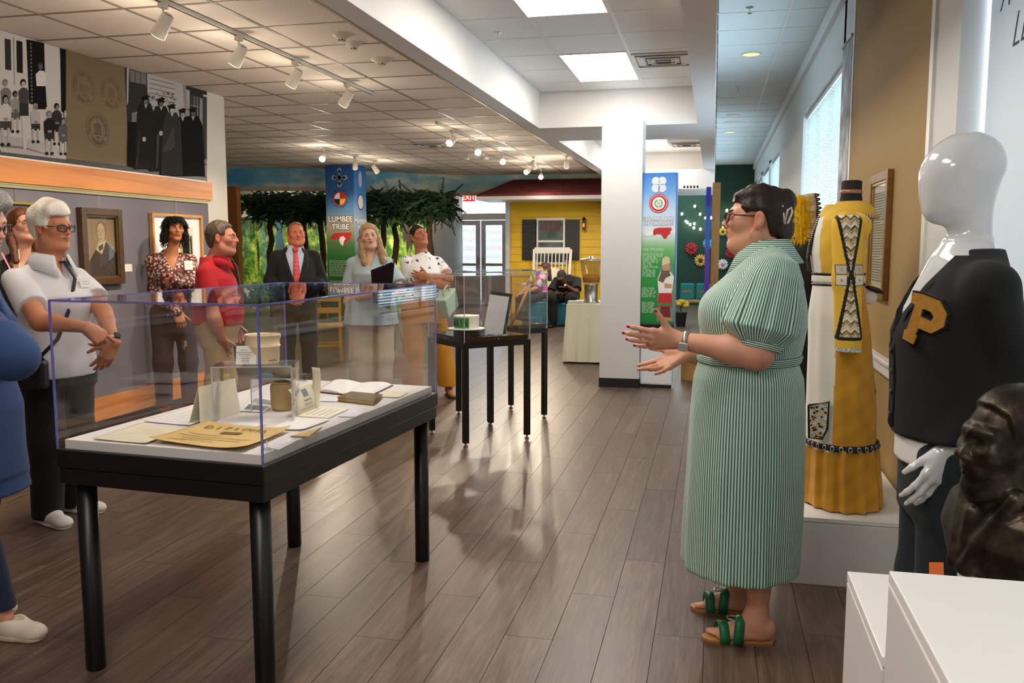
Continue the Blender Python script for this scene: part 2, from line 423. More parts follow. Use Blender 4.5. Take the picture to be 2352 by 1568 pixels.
# ---- left wall: plaster, grey cloth panels, maple band and base
wl = struct(B().box((XL - .22, -4.2, 0), (XL - .02, 7.96, CZ + .05)).build('wall_left', mat('wall_cream', '#d9d2c4', .7)))
struct(B().box((XL - .02, 7.60, 0), (XL, 7.95, CZ)).build('trim_6', mat('wall_cream_end', '#dcd7cc', .6)))
M_cloth = mat('grey_wall_cloth', '#77747e', .95, var=.04, vscale=200, bump=.3, bscale=700)
for a, b in ((-2.2, .3), (.3, 2.75), (2.75, 5.2), (5.2, 7.59)):
    B().box((XL - .02, a + .002, .26), (XL, b - .002, 1.87)).build('cloth_panel', M_cloth, wl)
    B().box((XL - .02, a + .002, .075), (XL + .022, b - .002, .258)).build('base_board', M_maple, wl)
B().box((XL - .02, -2.2, 0), (XL + .008, 7.6, .075)).build('toe_kick', M_blackm, wl)
for a, b in ((-2.2, 2.75), (2.75, 7.64)):
    B().box((XL - .02, a + .001, 1.895), (XL + .03, b - .001, 2.062)).build('wood_band', M_maple, wl, bevel=.003)
rl = B().box((XL, -2.2, 1.862), (XL + .014, 7.58, 1.882)).box((XL + .004, -2.2, 1.882), (XL + .02, 7.58, 1.893))
rl.build('picture_rail', mat('rail_brass', '#b5a878', .4, metal=.6), wl)
B().box((XL - .02, -2.2, 2.062), (XL + .012, 7.57, 2.075)).build('trim_strip', M_white2, wl)
B().box((XL - .02, -2.2, 2.075), (XL + .006, 7.57, 2.11)).build('black_strip', M_black, wl)
# ---- right wall: tan stretch, window bays, near bay with a white shade
M_tan = mat('tan_wall', '#a5864c', .7, var=.02, vscale=3)
wr = struct(B().box((XR, 4.13, 0), (XR + .25, 6.45, 2.74 + .7)).build('wall_right', M_tan))
B().box((XR - .012, 4.10, 0), (XR + .03, 4.16, 3.37)).build('corner_trim', M_white2, wr)
B().box((XR - .006, 6.44, 0), (XR + .03, 6.50, 3.37)).build('end_trim', M_white2, wr)
cr = B().box((XR - .03, 4.16, .80), (XR, 6.44, .86)).box((XR - .045, 4.16, .86), (XR, 6.44, .885)); cr.build('chair_rail', M_white2, wr, bevel=.006)
B().box((XR - .015, 4.16, 0), (XR, 6.44, .11)).build('baseboard', M_white2, wr)
M_bay = mat('bay_white', '#dfe2e2', .6); M_coolw = mat('cool_white', '#dde6ea', .5)
b2 = beam('wall_window', ((XR, 6.45, 0), (XR + .25, 7.0, KZ)), ((XR, 6.9, 2.85), (XR + .25, 9.95, KZ)), ((XR, 6.9, 0), (XR + .25, 9.95, .85)), ((XR, 9.94, 0), (XR + .25, 13.4, KZ)),
          ((XR, 13.4, 2.85), (XR + .25, 22.0, KZ)), ((XR, 13.4, 0), (XR + .25, 22.0, .85)), ((XR, 15.4, .8), (XR + .25, 15.9, 2.9)), ((XR, 18.0, .8), (XR + .25, 18.5, 2.9)), ((XR, 20.5, .8), (XR + .25, 22.2, 2.9)), m=M_bay)
B().box((XR - .04, 6.5, 3.24), (XR, 22, 3.37)).build('cornice', M_bay, b2)
# windows with blinds
M_glass = clear_mat('window_glass', '#f4fbff', .6)
M_slat, _n = newmat('blind_slat'); _n.base('#eef2ee'); _n.b.inputs['Roughness'].default_value = .5
_t = _n.add('ShaderNodeBsdfTranslucent'); _t.inputs[0].default_value = (.85, .92, .88, 1); _mx = _n.add('ShaderNodeMixShader'); _mx.inputs[0].default_value = .45
_n.link(_n.b.outputs[0], _mx.inputs[1]); _n.link(_t.outputs[0], _mx.inputs[2]); _n.link(_mx.outputs[0], _n.n['Material Output'].inputs[0])
_wn = [0]
def window(y0, y1, z0, z1, n, slat=True):
    _wn[0] += 1
    w = struct(empty('window_%d' % _wn[0], (XR + .12, (y0 + y1) / 2, z0))); L = (y1 - y0) / 2; Hh = z1 - z0
    f = B()
    for k in range(n + 1): y = -L + 2 * L * k / n; f.box((-.03, y - .03, 0), (.03, y + .03, Hh))
    f.box((-.03, -L, 0), (.03, L, .06)); f.box((-.03, -L, Hh - .06), (.03, L, Hh)); f.build('window_frame', M_white2, w)
    for k in range(n):
        a = -L + 2 * L * k / n; B().box((.0, a + .03, .06), (.006, a + 2 * L / n - .03, Hh - .06)).build('pane', M_glass, w)
        if slat:
            s = B(); z = .08
            while z < Hh - .06:
                s.bx((-.07, a + L / n, z), (.026, 2 * L / n - .04, .0016), Matrix.Rotation(R(40), 3, 'Y')); z += .026
            tag(s.build('blind_slats', M_slat, w), kind='stuff')
            B().box((-.085, a + .02, Hh - .055), (-.05, a + 2 * L / n - .02, Hh - .02)).build('blind_headrail', M_white2, w)
    B().box((-.16, -L - .03, -.04), (.03, L + .03, 0)).build('window_sill', M_white2, w)
    return w
window(7.0, 9.94, .85, 2.85, 3); window(13.4, 15.4, .85, 2.85, 2); window(15.9, 18.0, .85, 2.85, 2); window(18.5, 20.5, .85, 2.85, 2)
# near bay: wide window closed by a white fabric shade with script lettering
nb = beam('wall_near_bay', ((XR + .0, -4.2, 0), (XR + .25, 4.13, .98)), ((XR, -4.2, 3.0), (XR + .25, 4.13, KZ)), ((XR, 3.72, .9), (XR + .25, 4.13, 3.1)), ((XR, -4.2, .9), (XR + .25, -1.0, 3.1)), m=M_bay)
sl = B().box((XR - .05, -1.0, .985), (XR + .2, 3.74, 1.02)).box((XR - .035, -1.0, .93), (XR, 3.74, .985)).box((XR - .018, -1.0, .86), (XR, 3.74, .93)); sl.build('sill_moulding', M_white2, nb, bevel=.008)
M_shade, _n = newmat('shade_fabric'); _n.base('#eef3f5'); _n.b.inputs['Roughness'].default_value = .8
_t = _n.add('ShaderNodeBsdfTranslucent'); _t.inputs[0].default_value = (.80, .90, .96, 1); _mx = _n.add('ShaderNodeMixShader'); _mx.inputs[0].default_value = .16
_n.link(_n.b.outputs[0], _mx.inputs[1]); _n.link(_t.outputs[0], _mx.inputs[2]); _n.link(_mx.outputs[0], _n.n['Material Output'].inputs[0])
w5 = struct(empty('window_5', (XR + .1, 1.4, 1.02)))
B().box((-.004, -2.4, 0), (.004, 2.3, 1.98)).build('shade', M_shade, w5)
B().box((-.03, -2.4, 1.93), (.03, 2.3, 1.98)).build('shade_rail', M_white2, w5)
M_ink = mat('black_ink', '#22252a', .7)
text('lettering', 'AUC', .17, (-.006, onx(2296, 30, XR + .094).y - 1.4, onx(2296, 30, XR + .094).z - 1.02), (0, -1, 0), (0, 0, 1), M_ink, w5, ext=.0005, align='LEFT', shear=.35, bold=-.003)
text('lettering', 'LEA', .17, (-.006, onx(2322, 112, XR + .094).y - 1.4, onx(2322, 112, XR + .094).z - 1.02), (0, -1, 0), (0, 0, 1), M_ink, w5, ext=.0005, align='LEFT', shear=.35, bold=-.003)
# ---- outer shell
struct(B().box((-11.5, -4.3, 0), (1.2, -4.2, 3.5)).build('wall_behind', M_white))
struct(B().box((-11.6, -4.3, 0), (-11.5, 22.6, 3.5)).build('wall_far_left', M_white))
M_farwall = mat('far_wall_grey', '#dde3ec', .7)
struct(B().box((-11.6, 7.78, 0), (XL - .2, 7.95, CZ + .05)).build('wall_return', M_white))
DX0, DX1, DY = -6.36, -4.93, 21.0
b = B().box((-11.5, DY, 0), (DX0, DY + .15, 3.0)).box((DX1, DY, 0), (-1.9, DY + .15, 3.0)).box((DX0, DY, 2.85), (DX1, DY + .15, 3.0))
struct(b.build('wall_back', M_farwall))
M_green = mat('dark_green_wall', '#0f3a2a', .6, var=.05, vscale=1)
struct(B().box((-1.9, 21.7, 0), (1.2, 21.85, 3.5)).box((-1.95, 17.0, 0), (-1.85, 21.8, 3.4)).build('wall_green', M_green))
struct(B().box((-11.5, 22.5, 0), (DX0 - .6, 22.6, 3.5)).box((DX1 + .6, 22.5, 0), (1.2, 22.6, 3.5)).build('wall_outer', M_white))
struct(B().box((XR + .0, 21.9, 0), (1.3, 22.6, 3.5)).build('wall_corner', M_green))
# ================================================================ BACKGROUND OF THE HALL
X3, Y3, Z3 = Vector((1, 0, 0)), Vector((0, 1, 0)), Vector((0, 0, 1))
# sky-painted fascia that bends round the play area
def sky_mat():
    m, n = newmat('sky_mural'); v = n.obj((1, 1, 2.2)); a = n.noise(v, 1.3, 5, .6, .4); b = n.noise(v, .35, 2)
    c = n.ramp(a, [(.34, '#4a9cc8'), (.50, '#7db8cf'), (.64, '#d5dcd2')])
    x = n.sep(n.obj())[0]; k = n.add('ShaderNodeMapRange'); n.link(x, k.inputs[0]); k.inputs[1].default_value = -6.2; k.inputs[2].default_value = -4.8
    c = n.mix(n.math('MULTIPLY', k.outputs[0], n.ramp(b, [(.4, (0, 0, 0)), (.55, (1, 1, 1))])), c, '#a9b58a'); n.base(c); n.b.inputs['Roughness'].default_value = .7; return m
pth = [(-11.5, 14.7), (-8.95, 15.15), (-7.9, 15.42), (-7.2, 15.85), (-6.5, 16.75), (-5.8, 17.45), (-5.1, 17.85), (-4.2, 17.98), (-1.95, 18.0)]
f = B(); f2 = B()
for p, q in zip(pth, pth[1:]):
    d = Vector((q[0] - p[0], q[1] - p[1], 0)).normalized(); nn = Vector((-d.y, d.x, 0)) * .12
    for bb, z0, z1, ex in ((f, 2.565, CZ, 0), (f2, 2.50, 2.565, .10)):
        e = Vector((d.y, -d.x, 0)) * ex * 0
        P = [Vector((*p, 0)) + e, Vector((*q, 0)) + e, Vector((*q, 0)) + nn, Vector((*p, 0)) + nn]
        bb.add([(a.x, a.y, z0) for a in P] + [(a.x, a.y, z1) for a in P], [(0, 3, 2, 1), (4, 5, 6, 7), (0, 1, 5, 4), (1, 2, 6, 5), (2, 3, 7, 6), (3, 0, 4, 7)])
struct(f.build('trim_7', sky_mat())); struct(f2.build('trim_8', mat('soffit_edge', '#b7a893', .6)))
# forest mural on the wall behind the pergola
def forest_mat():
    m, n = newmat('forest_mural'); v = n.obj((1, 1, .7)); s = n.obj((1, 1, .12))
    a = n.noise(v, 8, 9, .75, .3); c = n.ramp(a, [(.32, '#14310f'), (.43, '#3a6a22'), (.52, '#79a83a'), (.60, '#c6d45a'), (.72, '#efedb0')])
    z = n.sep(n.obj())[2]; k = n.add('ShaderNodeMapRange'); n.link(z, k.inputs[0]); k.inputs[1].default_value = 1.35; k.inputs[2].default_value = 2.05
    c = n.mix(n.math('MULTIPLY', k.outputs[0], .85), c, '#0c1f18')
    t = n.noise(s, 3.2, 2, .4); tr = n.ramp(t, [(.60, (0, 0, 0)), (.62, (1, 1, 1))]); c = n.mix(tr, c, '#2a1c10')
    u = n.noise(s, 2.1, 1); c = n.mix(n.ramp(u, [(.64, (0, 0, 0)), (.69, (.4, .4, .4))]), c, '#2a6f8f'); n.base(c); n.b.inputs['Roughness'].default_value = .6; return m
M_for = forest_mat()
o = B().box((-11.2, 18.30, 0), (-6.15, 18.36, 2.1)).build('wall_mural', M_for); struct(o)
struct(B().box((-11.2, 18.36, 0), (-6.15, 18.5, 2.9)).box((-6.2, 18.36, 0), (-6.1, 21, 2.9)).build('wall_mural_backing', mat('mural_wall', '#b9b3a6', .7)))
struct(B().box((-8.95, 14.6, 0), (-8.55, 14.75, 2.53)).build('trim_9', wood_mat('cedar', '#8a4f22', '#a8662e', 3, (6, 6, .5), .5)))
# pergola of trunks with a thatch of pine boughs
pg = empty('pine_pergola', (-7, 16.2, 0), 0, 'rustic pergola of tree trunks roofed with dark pine boughs beside the painted forest', 'pergola')
M_bark = mat('bark', '#4a3220', .9, var=.3, vscale=14, vst=(1, 1, .2), bump=.5, bscale=40)
def wobble_tube(p, q, r0, r1, n=9, a=.04):
    p = Vector(p); q = Vector(q); return [p.lerp(q, i / n) + Vector((random.uniform(-a, a), random.uniform(-a, a), 0)) * (0 < i < n) for i in range(n + 1)], [r0 + (r1 - r0) * i / n for i in range(n + 1)]
for px, yy in ((627, 16.3), (705, 16.6), (742, 16.2), (880, 16.6), (908, 16.9), (986, 16.2)):
    t = at(px, 700, yy); pts, rr = wobble_tube((t.x + 7, yy - 16.2, 0), (t.x + 7 + .02, yy - 16.2, 2.36), .075, .05); B().tube(pts, rr, 9).build('trunk_post', M_bark, pg, smooth=True)
for yy in (0.0, .55):
    pts, rr = wobble_tube((-2.3, yy, 2.33), (2.05, yy, 2.33), .05, .04, 12, .02); B().tube(pts, rr, 8).build('cross_pole', M_bark, pg, smooth=True)
M_pine = mat('pine_needles', '#24482a', .8, var=.45, vscale=5)
M_pine2 = mat('pine_needles_bright', '#4d7a2f', .8, var=.3, vscale=5)
def boughs(n, xr, yr, zr, down, m, seed, size=.3):
    rr = random.Random(seed); bb = B()
    for _ in range(n):
        c = Vector((rr.uniform(*xr), rr.uniform(*yr), rr.uniform(*zr))); d = Vector((rr.gauss(0, 1), rr.gauss(0, .6), rr.gauss(-down, .5))).normalized()
        L = size * rr.uniform(.6, 1.2); s, w, d = frame_of(d)
        for k in range(14):
            t = k / 13; p = c + d * (L * t)
            for q in (-1, 1):
                e = p + (s * q * rr.uniform(.6, 1) + w * rr.uniform(-.6, .6) + d * .7).normalized() * (.10 * (1 - .5 * t)); g = w * .011 + s * .006
                bb.add([p - g, p + g, e], [(0, 1, 2)])
    return tag(bb.build('pine_boughs', m, pg), kind='stuff')
boughs(2000, (-2.3, 1.95), (-.3, .75), (2.12, 2.48), .35, M_pine, 3)
boughs(260, (-2.2, 2.0), (-.35, .5), (1.98, 2.25), 1.0, M_pine, 4)
boughs(60, (-2.0, 1.6), (-.3, .3), (1.9, 2.1), 1.3, M_pine2, 5, .25)
# ---- square column wrapped with a tribe banner
def banner_mat(name, z0, z1, stops):
    m, n = newmat(name); z = n.sep(n.obj())[2]; k = n.add('ShaderNodeMapRange'); n.link(z, k.inputs[0]); k.inputs[1].default_value = z0; k.inputs[2].default_value = z1
    a = n.noise(n.obj(), 2.2, 4); q = n.math('ADD', k.outputs[0], n.math('MULTIPLY', n.math('SUBTRACT', a, .5), .10)); n.base(n.ramp(q, stops)); n.b.inputs['Roughness'].default_value = .45; return m
M_lum = banner_mat('banner_sky_to_grass', 0, 2.9, [(.0, '#14401c'), (.42, '#2a6a2e'), (.53, '#5d7a4a'), (.62, '#a39a88'), (.72, '#5c86ad'), (.85, '#2c5f9e'), (1, '#1c468a')])
M_wht = mat('print_white', '#efede8', .6); M_red = mat('print_red', '#c3282a', .6); M_yel = mat('print_yellow', '#e8b83a', .6); M_blk = mat('print_black', '#1c1a1a', .6)
M_prgrey = mat('print_grey', '#a9b4bf', .6); M_prskin = mat('print_skin', '#c89470', .6); M_prgreen = mat('print_green', '#3f8a4a', .6)
def state_shape(s): return [(-.50 * s, -.02 * s), (-.30 * s, .17 * s), (-.1 * s, .20 * s), (.48 * s, .20 * s), (.5 * s, .10 * s), (.42 * s, .04 * s), (.46 * s, -.02 * s), (.34 * s, -.07 * s), (.26 * s, -.2 * s), (.14 * s, -.22 * s), (.02 * s, -.06 * s), (-.18 * s, -.03 * s), (-.3 * s, -.08 * s)]
def para(bld, o, u, w, width, lines, h, gap, rr, t=.001, cut=None):
    for k in range(lines):
        z = -k * gap; L = width if not cut else cut(k) * width
        if rr.random() < .1: L *= .6
        x = 0
        while x < L - .012:
            ww = min(rr.uniform(.02, .07), L - x); p = Vector(o) + Vector(u) * x + Vector(w) * z
            bld.prism([(0, 0), (ww, 0), (ww, h), (0, h)], p, u, w, t); x += ww + .012
lc = empty('banner_column', (-6.645, 15.18, 0), 0, 'square column wrapped in a blue to green banner reading LUMBEE TRIBE', 'column')
B().box((-.272, -.275, 0), (.272, .275, 2.905)).build('column_core', mat('column_grey', '#9a958d', .6), lc)
B().box((-.275, -.281, .08), (.275, -.276, 2.90)).build('front_banner', M_lum, lc)
M_meh = banner_mat('banner_pale_sky', 0, 2.9, [(.0, '#17512a'), (.42, '#2f7a45'), (.52, '#8aa7b5'), (.66, '#a9c3de'), (.80, '#4d8fd0'), (1, '#1d5fb0')])
B().box((.276, -.281, .08), (.281, .275, 2.90)).build('side_banner', M_meh, lc)
fr = lambda a, b: Vector((a, -.282, b)); U, W = X3, Z3
def cpr(b, c, r, seg=24, ry=None, t=.002): b.prism([(r * math.cos(2 * math.pi * k / seg), (ry or r) * math.sin(2 * math.pi * k / seg)) for k in range(seg)], c, X3, Z3, t)
b = B()
for dx, dz in ((0, .13), (0, -.13), (.11, 0), (-.11, 0), (0, 0)): cpr(b, fr(dx, 2.68 + dz), .045)
b.prism([(-.11, -.018), (.11, -.018), (.11, .018), (-.11, .018)], fr(0, 2.68), U, W, .002); b.prism([(-.018, -.13), (.018, -.13), (.018, .13), (-.018, .13)], fr(0, 2.68), U, W, .002); b.build('cross_motif', mat('print_slate', '#7f8fa0', .6), lc)
b = B(); cpr(b, fr(0, 2.30), .128); b.build('seal_rim', M_red, lc)
for k, mm in enumerate((M_red, M_wht, M_blk, M_yel)):
    a0 = k * math.pi / 2; b = B(); b.prism([(0, 0)] + [(.108 * math.cos(a0 + i * math.pi / 12), .108 * math.sin(a0 + i * math.pi / 12)) for i in range(7)], fr(0, 2.30) - Vector((0, .002, 0)), U, W, .002); b.build('seal_quarter', mm, lc)
ring_text('seal_lettering', 'LUMBEE TRIBE', .14, .05, fr(0, 2.30), U, W, M_blk, lc, R(170), R(10)); ring_text('seal_lettering', 'OF NORTH CAROLINA', .135, .045, fr(0, 2.30), U, W, M_blk, lc, R(195), R(345), flip=True)
[text('title_shadow', t_, .135, fr(0, z_) + Vector((0, .0004, 0)), U, W, mat('print_shadow_brown', '#4a4038', .6), lc, bold=.012) for t_, z_ in (('LUMBEE', 1.89), ('TRIBE', 1.75))]
text('banner_title', 'LUMBEE', .135, fr(0, 1.89), U, W, M_wht, lc, bold=.003); text('banner_title', 'TRIBE', .135, fr(0, 1.75), U, W, M_wht, lc, bold=.003)
b = B(); b.prism(state_shape(.44), fr(0, 1.60), U, W, .002); b.build('state_map', M_red, lc)
b = B(); b.prism([(-.03, -.12), (.01, -.15), (.04, -.05), (.07, -.02), (.02, .03), (-.04, .01), (-.06, -.05)], fr(.03, 1.60) - Vector((0, .002, 0)), U, W, .002); b.build('county_map', M_wht, lc)
b = B(); rr = random.Random(2); para(b, fr(-.24, 1.17), U, W, .48, 10, .012, .03, rr); para(b, fr(-.24, .80), U, W, .3, 10, .012, .03, rr); tag(b.build('banner_text', mat('print_pale_green', '#9bb59a', .6), lc), kind='stuff')
b = B(); cpr(b, fr(.13, .92), .07); b.prism([(-.1, -.4), (.1, -.4), (.07, 0), (-.07, 0)], fr(.13, .86), U, W, .002); b.build('printed_figure', mat('print_dim_blue', '#6b86a0', .6), lc)
sd = lambda a, b: Vector((.283, a, b))
def cpy(b, c, r, ry=None, seg=24): b.prism([(r * math.cos(2 * math.pi * k / seg), (ry or r) * math.sin(2 * math.pi * k / seg)) for k in range(seg)], c, Y3, Z3, .002)
b = B(); cpy(b, sd(0, 2.66), .08, .15); b.build('cross_motif', M_prgrey, lc)
b = B(); cpy(b, sd(0, 2.25), .14, .15); b.build('seal_rim', mat('print_purple', '#5a3a6a', .6), lc); b = B(); cpy(b, sd(0, 2.25) + Vector((.002, 0, 0)), .115, .125); b.build('seal_face', M_wht, lc)
text('banner_title', 'MEHERRIN', .115, sd(0, 1.86) , Y3, Z3, M_wht, lc, bold=.002); text('banner_title', 'TRIBE', .115, sd(0, 1.73), Y3, Z3, M_wht, lc, bold=.002)
b = B(); b.prism(state_shape(.42), sd(0, 1.55), Y3, Z3, .002); b.build('state_map', M_red, lc)
# ---- yellow clapboard play house with red roof
ph = empty('play_house', (-3, 17.5, 0), 0, 'bright yellow clapboard play house front with dark shutters and red roof', 'play house')
M_yw = mat('yellow_siding', '#ecc11e', .55, var=.03, vscale=3)
HX0, HX1 = -1.08, 1.1
B().box((HX0, .05, 0), (HX1, .5, 2.36)).build('house_body', mat('yellow_shadow', '#c9a21c', .7), ph)
bh = .152
for k in range(15):
    z = .06 + k * bh
    b = B(); P = [(0, z), (.028, z), (.008, z + bh + .01), (0, z + bh + .01)]
    WX0, WX1, WZ0, WZ1 = -.62, .12, 1.16, 1.96
    for a, c in ((HX0, HX1),): b.add([(a, .05 - q[0], q[1]) for q in P] + [(c, .05 - q[0], q[1]) for q in P], [(0, 1, 2, 3), (7, 6, 5, 4), (0, 4, 5, 1), (1, 5, 6, 2), (2, 6, 7, 3), (3, 7, 4, 0)])
    b.build('siding_board', M_yw, ph)
B().box((HX0 - .09, -.02, 0), (HX0, .1, 2.36)).build('corner_post', M_farwall, ph)
w = at(1235, 506, 17.42); w1 = at(1292, 602, 17.42); wx0, wx1, wz0, wz1 = w.x + 3, w1.x + 3, w1.z, w.z
pw = B()
for a, c, d, e in ((wx0 - .05, wx1 + .05, wz1, wz1 + .05), (wx0 - .05, wx1 + .05, wz0 - .05, wz0), (wx0 - .05, wx0, wz0, wz1), (wx1, wx1 + .05, wz0, wz1), (wx0, wx1, (wz0 + wz1) / 2 - .02, (wz0 + wz1) / 2 + .02)): pw.box((a, -.03, d), (c, .03, e))
win = pw.build('window_frame', M_white2, ph)
for d, e in ((wz0, (wz0 + wz1) / 2 - .02), ((wz0 + wz1) / 2 + .02, wz1)): B().box((wx0, .0, d), (wx1, .01, e)).build('pane', mat('dim_pane', '#5a6a6a', .1, var=.5, vscale=5), win)
for k in range(5): B().tube([(wx0 + .05 + .09 * k, -.01, wz1 - .02), (wx0 + .09 * k + .09, -.012, wz1 - .12), (wx0 + .05 + .09 * k, -.01, wz1 - .2)], .012, 6).build('window_swag', M_red, win)
for px0, px1 in ((1198, 1231), (1297, 1329)):
    a, c = at(px0, 504, 17.42), at(px1, 597, 17.42); sh = B().box((a.x + 3, -.03, c.z), (c.x + 3, .02, a.z)).build('shutter', mat('shutter_dark', '#22262c', .5), ph)
    for k in range(8): z = c.z + (a.z - c.z) * (k + .5) / 8; B().bx(((a.x + c.x) / 2 + 3, -.034, z), (c.x - a.x - .05, .012, .04)).build('louvre', MATS['shutter_dark'], sh)
lz = at(1341, 517, 17.4); ln = B().box((lz.x + 3 - .03, -.12, lz.z - .1), (lz.x + 3 + .03, -.06, lz.z + .1)).box((lz.x + 2.985, -.06, lz.z), (lz.x + 3.015, .05, lz.z + .03)).lathe([(.05, .1), (.005, .17)], 8, (lz.x + 3, -.09, lz.z)).build('wall_lantern', mat('lantern_bronze', '#3a2a20', .4, metal=.5), ph)
B().ell((lz.x + 3, -.125, lz.z), (.02, .012, .04), 8, 6).build('lamp_flame', emit_mat('lantern_glow', '#ff5030', 3), ln)
# roof: sloping slab of shingle rows with white eave board
M_roof = mat('red_shingle', '#6e2a2e', .8, var=.25, vscale=9, bump=.4, bscale=60)
rows = 7
for k in range(rows):
    t0, t1 = k / rows, (k + 1) / rows + .05
    y0, y1 = -1.0 + 1.25 * t0, -1.0 + 1.25 * t1; z0, z1 = 2.40 + .36 * t0, 2.40 + .36 * t1; x0 = -1.52 + .42 * t0; x1 = -1.52 + .42 * t1
    P = [(x0, y0, z0), (1.1, y0, z0), (1.1, y1, z1), (x1, y1, z1)]
    B().add([Vector(p) for p in P] + [Vector(p) + Vector((0, 0, .03)) for p in P], [(0, 3, 2, 1), (4, 5, 6, 7), (0, 1, 5, 4), (1, 2, 6, 5), (2, 3, 7, 6), (3, 0, 4, 7)]).build('shingle_row', M_roof, ph)
B().box((-1.52, -1.02, 2.33), (1.1, -.98, 2.40)).box((-1.52, -1.0, 2.33), (1.1, .05, 2.345)).build('eave_board', M_white2, ph)
# ---- glazed double doors under a transom, exit sign
d = struct(empty('door_1', ((DX0 + DX1) / 2, DY + .05, 0)))
b = B(); hw = (DX1 - DX0) / 2
for x in (-hw, hw): b.box((x - .05, -.06, 0), (x + .05, .06, 2.85))
b.box((-hw, -.06, 2.08), (hw, .06, 2.24)); b.box((-hw, -.06, 2.79), (hw, .06, 2.85)); b.build('door_frame', M_coolw, d)
B().box((-hw + .05, -.01, 2.24), (hw - .05, .0, 2.79)).build('transom_pane', M_glass, d)
for s in (-1, 1):
    lf = B(); a, c = (-hw + .05, -.01) if s < 0 else (.01, hw - .05)
    lf.box((a, -.03, 0), (a + .12, .03, 2.07)); lf.box((c - .12, -.03, 0), (c, .03, 2.07)); lf.box((a + .12, -.03, 1.95), (c - .12, .03, 2.07)); lf.box((a + .12, -.03, 0), (c - .12, .03, .85))
    lo = lf.build('door_leaf', mat('door_paint', '#d3deec', .4), d)
    B().box((a + .12, .0, .85), (c - .12, .008, 1.95)).build('pane', M_glass, lo)
    sb = B(); z = .88
    while z < 1.93: sb.bx(((a + c) / 2, -.012, z), (c - a - .26, .03, .0018), Matrix.Rotation(R(35), 3, 'X')); z += .034
    tag(sb.build('blind_slats', M_slat, lo), kind='stuff')
    B().box((a + .1, -.09, .95), (c - .1, -.05, 1.01)).build('push_bar', M_alu, lo); B().box((-.09 if s < 0 else .03, -.06, .98), (-.03 if s < 0 else .09, -.03, 1.16)).build('lock_plate', M_alu, lo)
es = at(1077, 453, 20.6)
ex = empty('exit_sign', (es.x, es.y, es.z), 0, 'red lit EXIT sign hanging in front of the transom window', 'exit sign')
B().box((-.15, -.03, -.10), (.15, .03, .10)).build('housing', emit_mat('exit_red', '#d9202a', 1.0), ex, bevel=.01); text('exit_lettering', 'EXIT', .16, (0, -.032, -.058), X3, Z3, emit_mat('exit_letter', '#ffb0a0', 1.6), ex, bold=.003)
B().tube([(0, 0, .1), (0, 0, CZ - es.z)], .012, 8).build('stem', M_black, ex)
# ---- rocking chair by the house
rc = empty('rocking_chair', (-3.13, 16.75, 0), 0, 'white wooden slatted rocking chair in front of the yellow house', 'rocking chair')
for s in (-1, 1):
    B().tube([(s * .34, -.62 + .13 * k, .02 + .035 * (k - 4.5) ** 2 / 6) for k in range(10)], .028, 8).build('rocker', M_white2, rc, smooth=True)
    B().bar((s * .34, -.38, .1), (s * .34, -.38, .72), .05, .05).build('front_leg', M_white2, rc); B().bar((s * .35, .2, .08), (s * .37, .42, 1.38), .05, .05).build('back_post', M_white2, rc)
    B().box((s * .38 - .06, -.45, .70), (s * .38 + .06, .32, .735)).build('armrest', M_white2, rc, bevel=.01)
    for k in range(4): B().bar((s * .34, -.28 + .13 * k, .45), (s * .34, -.28 + .13 * k, .7), .022, .022).build('arm_spindle', M_white2, rc)
B().box((-.36, .37, 1.30), (.36, .42, 1.42)).build('top_rail', M_white2, rc, bevel=.01); B().box((-.34, .22, .55), (.34, .27, .63)).build('lower_rail', M_white2, rc)
for k in range(9): B().bar((-.29 + .0725 * k, .245, .6), (-.30 + .075 * k, .395, 1.32), .04, .016).build('back_slat', M_white2, rc)
for k in range(8): B().box((-.35, -.42 + .085 * k, .43), (.35, -.35 + .085 * k, .45)).build('seat_slat', M_white2, rc)
for y in (-.36, .2): B().bar((-.34, y, .25), (.34, y, .25), .03, .03).build('stretcher', M_white2, rc)
B().ell((-.02, .17, .82), (.33, .06, .22), 16, 10, Matrix.Rotation(R(-12), 3, 'X')).build('back_cushion', mat('cream_cushion', '#e6dcc8', .9, var=.06, vscale=20), rc, smooth=True)
# ---- teal cube seats
for (cx, cy), lb in (((-3.10, 15.95), 'teal upholstered cube seat under the person in the colourful shirt'), ((-2.56, 15.72), 'teal upholstered cube seat under the person in black')):
    q = empty('cube_seat', (cx, cy, 0), R(8), lb, 'seat', 'teal cube seats'); B().box((-.23, -.23, .02), (.23, .23, .43)).build('upholstery', mat('teal_vinyl', '#15738c', .5, bump=.15, bscale=200), q, bevel=.025); B().box((-.2, -.2, 0), (.2, .2, .02)).build('base', M_blackm, q)
    B().tube([(-.23, -.235, .40), (.235, -.235, .40), (.235, .235, .40), (-.235, .235, .40)], .006, 6, closed=True).build('piping', MATS['teal_vinyl'], q)
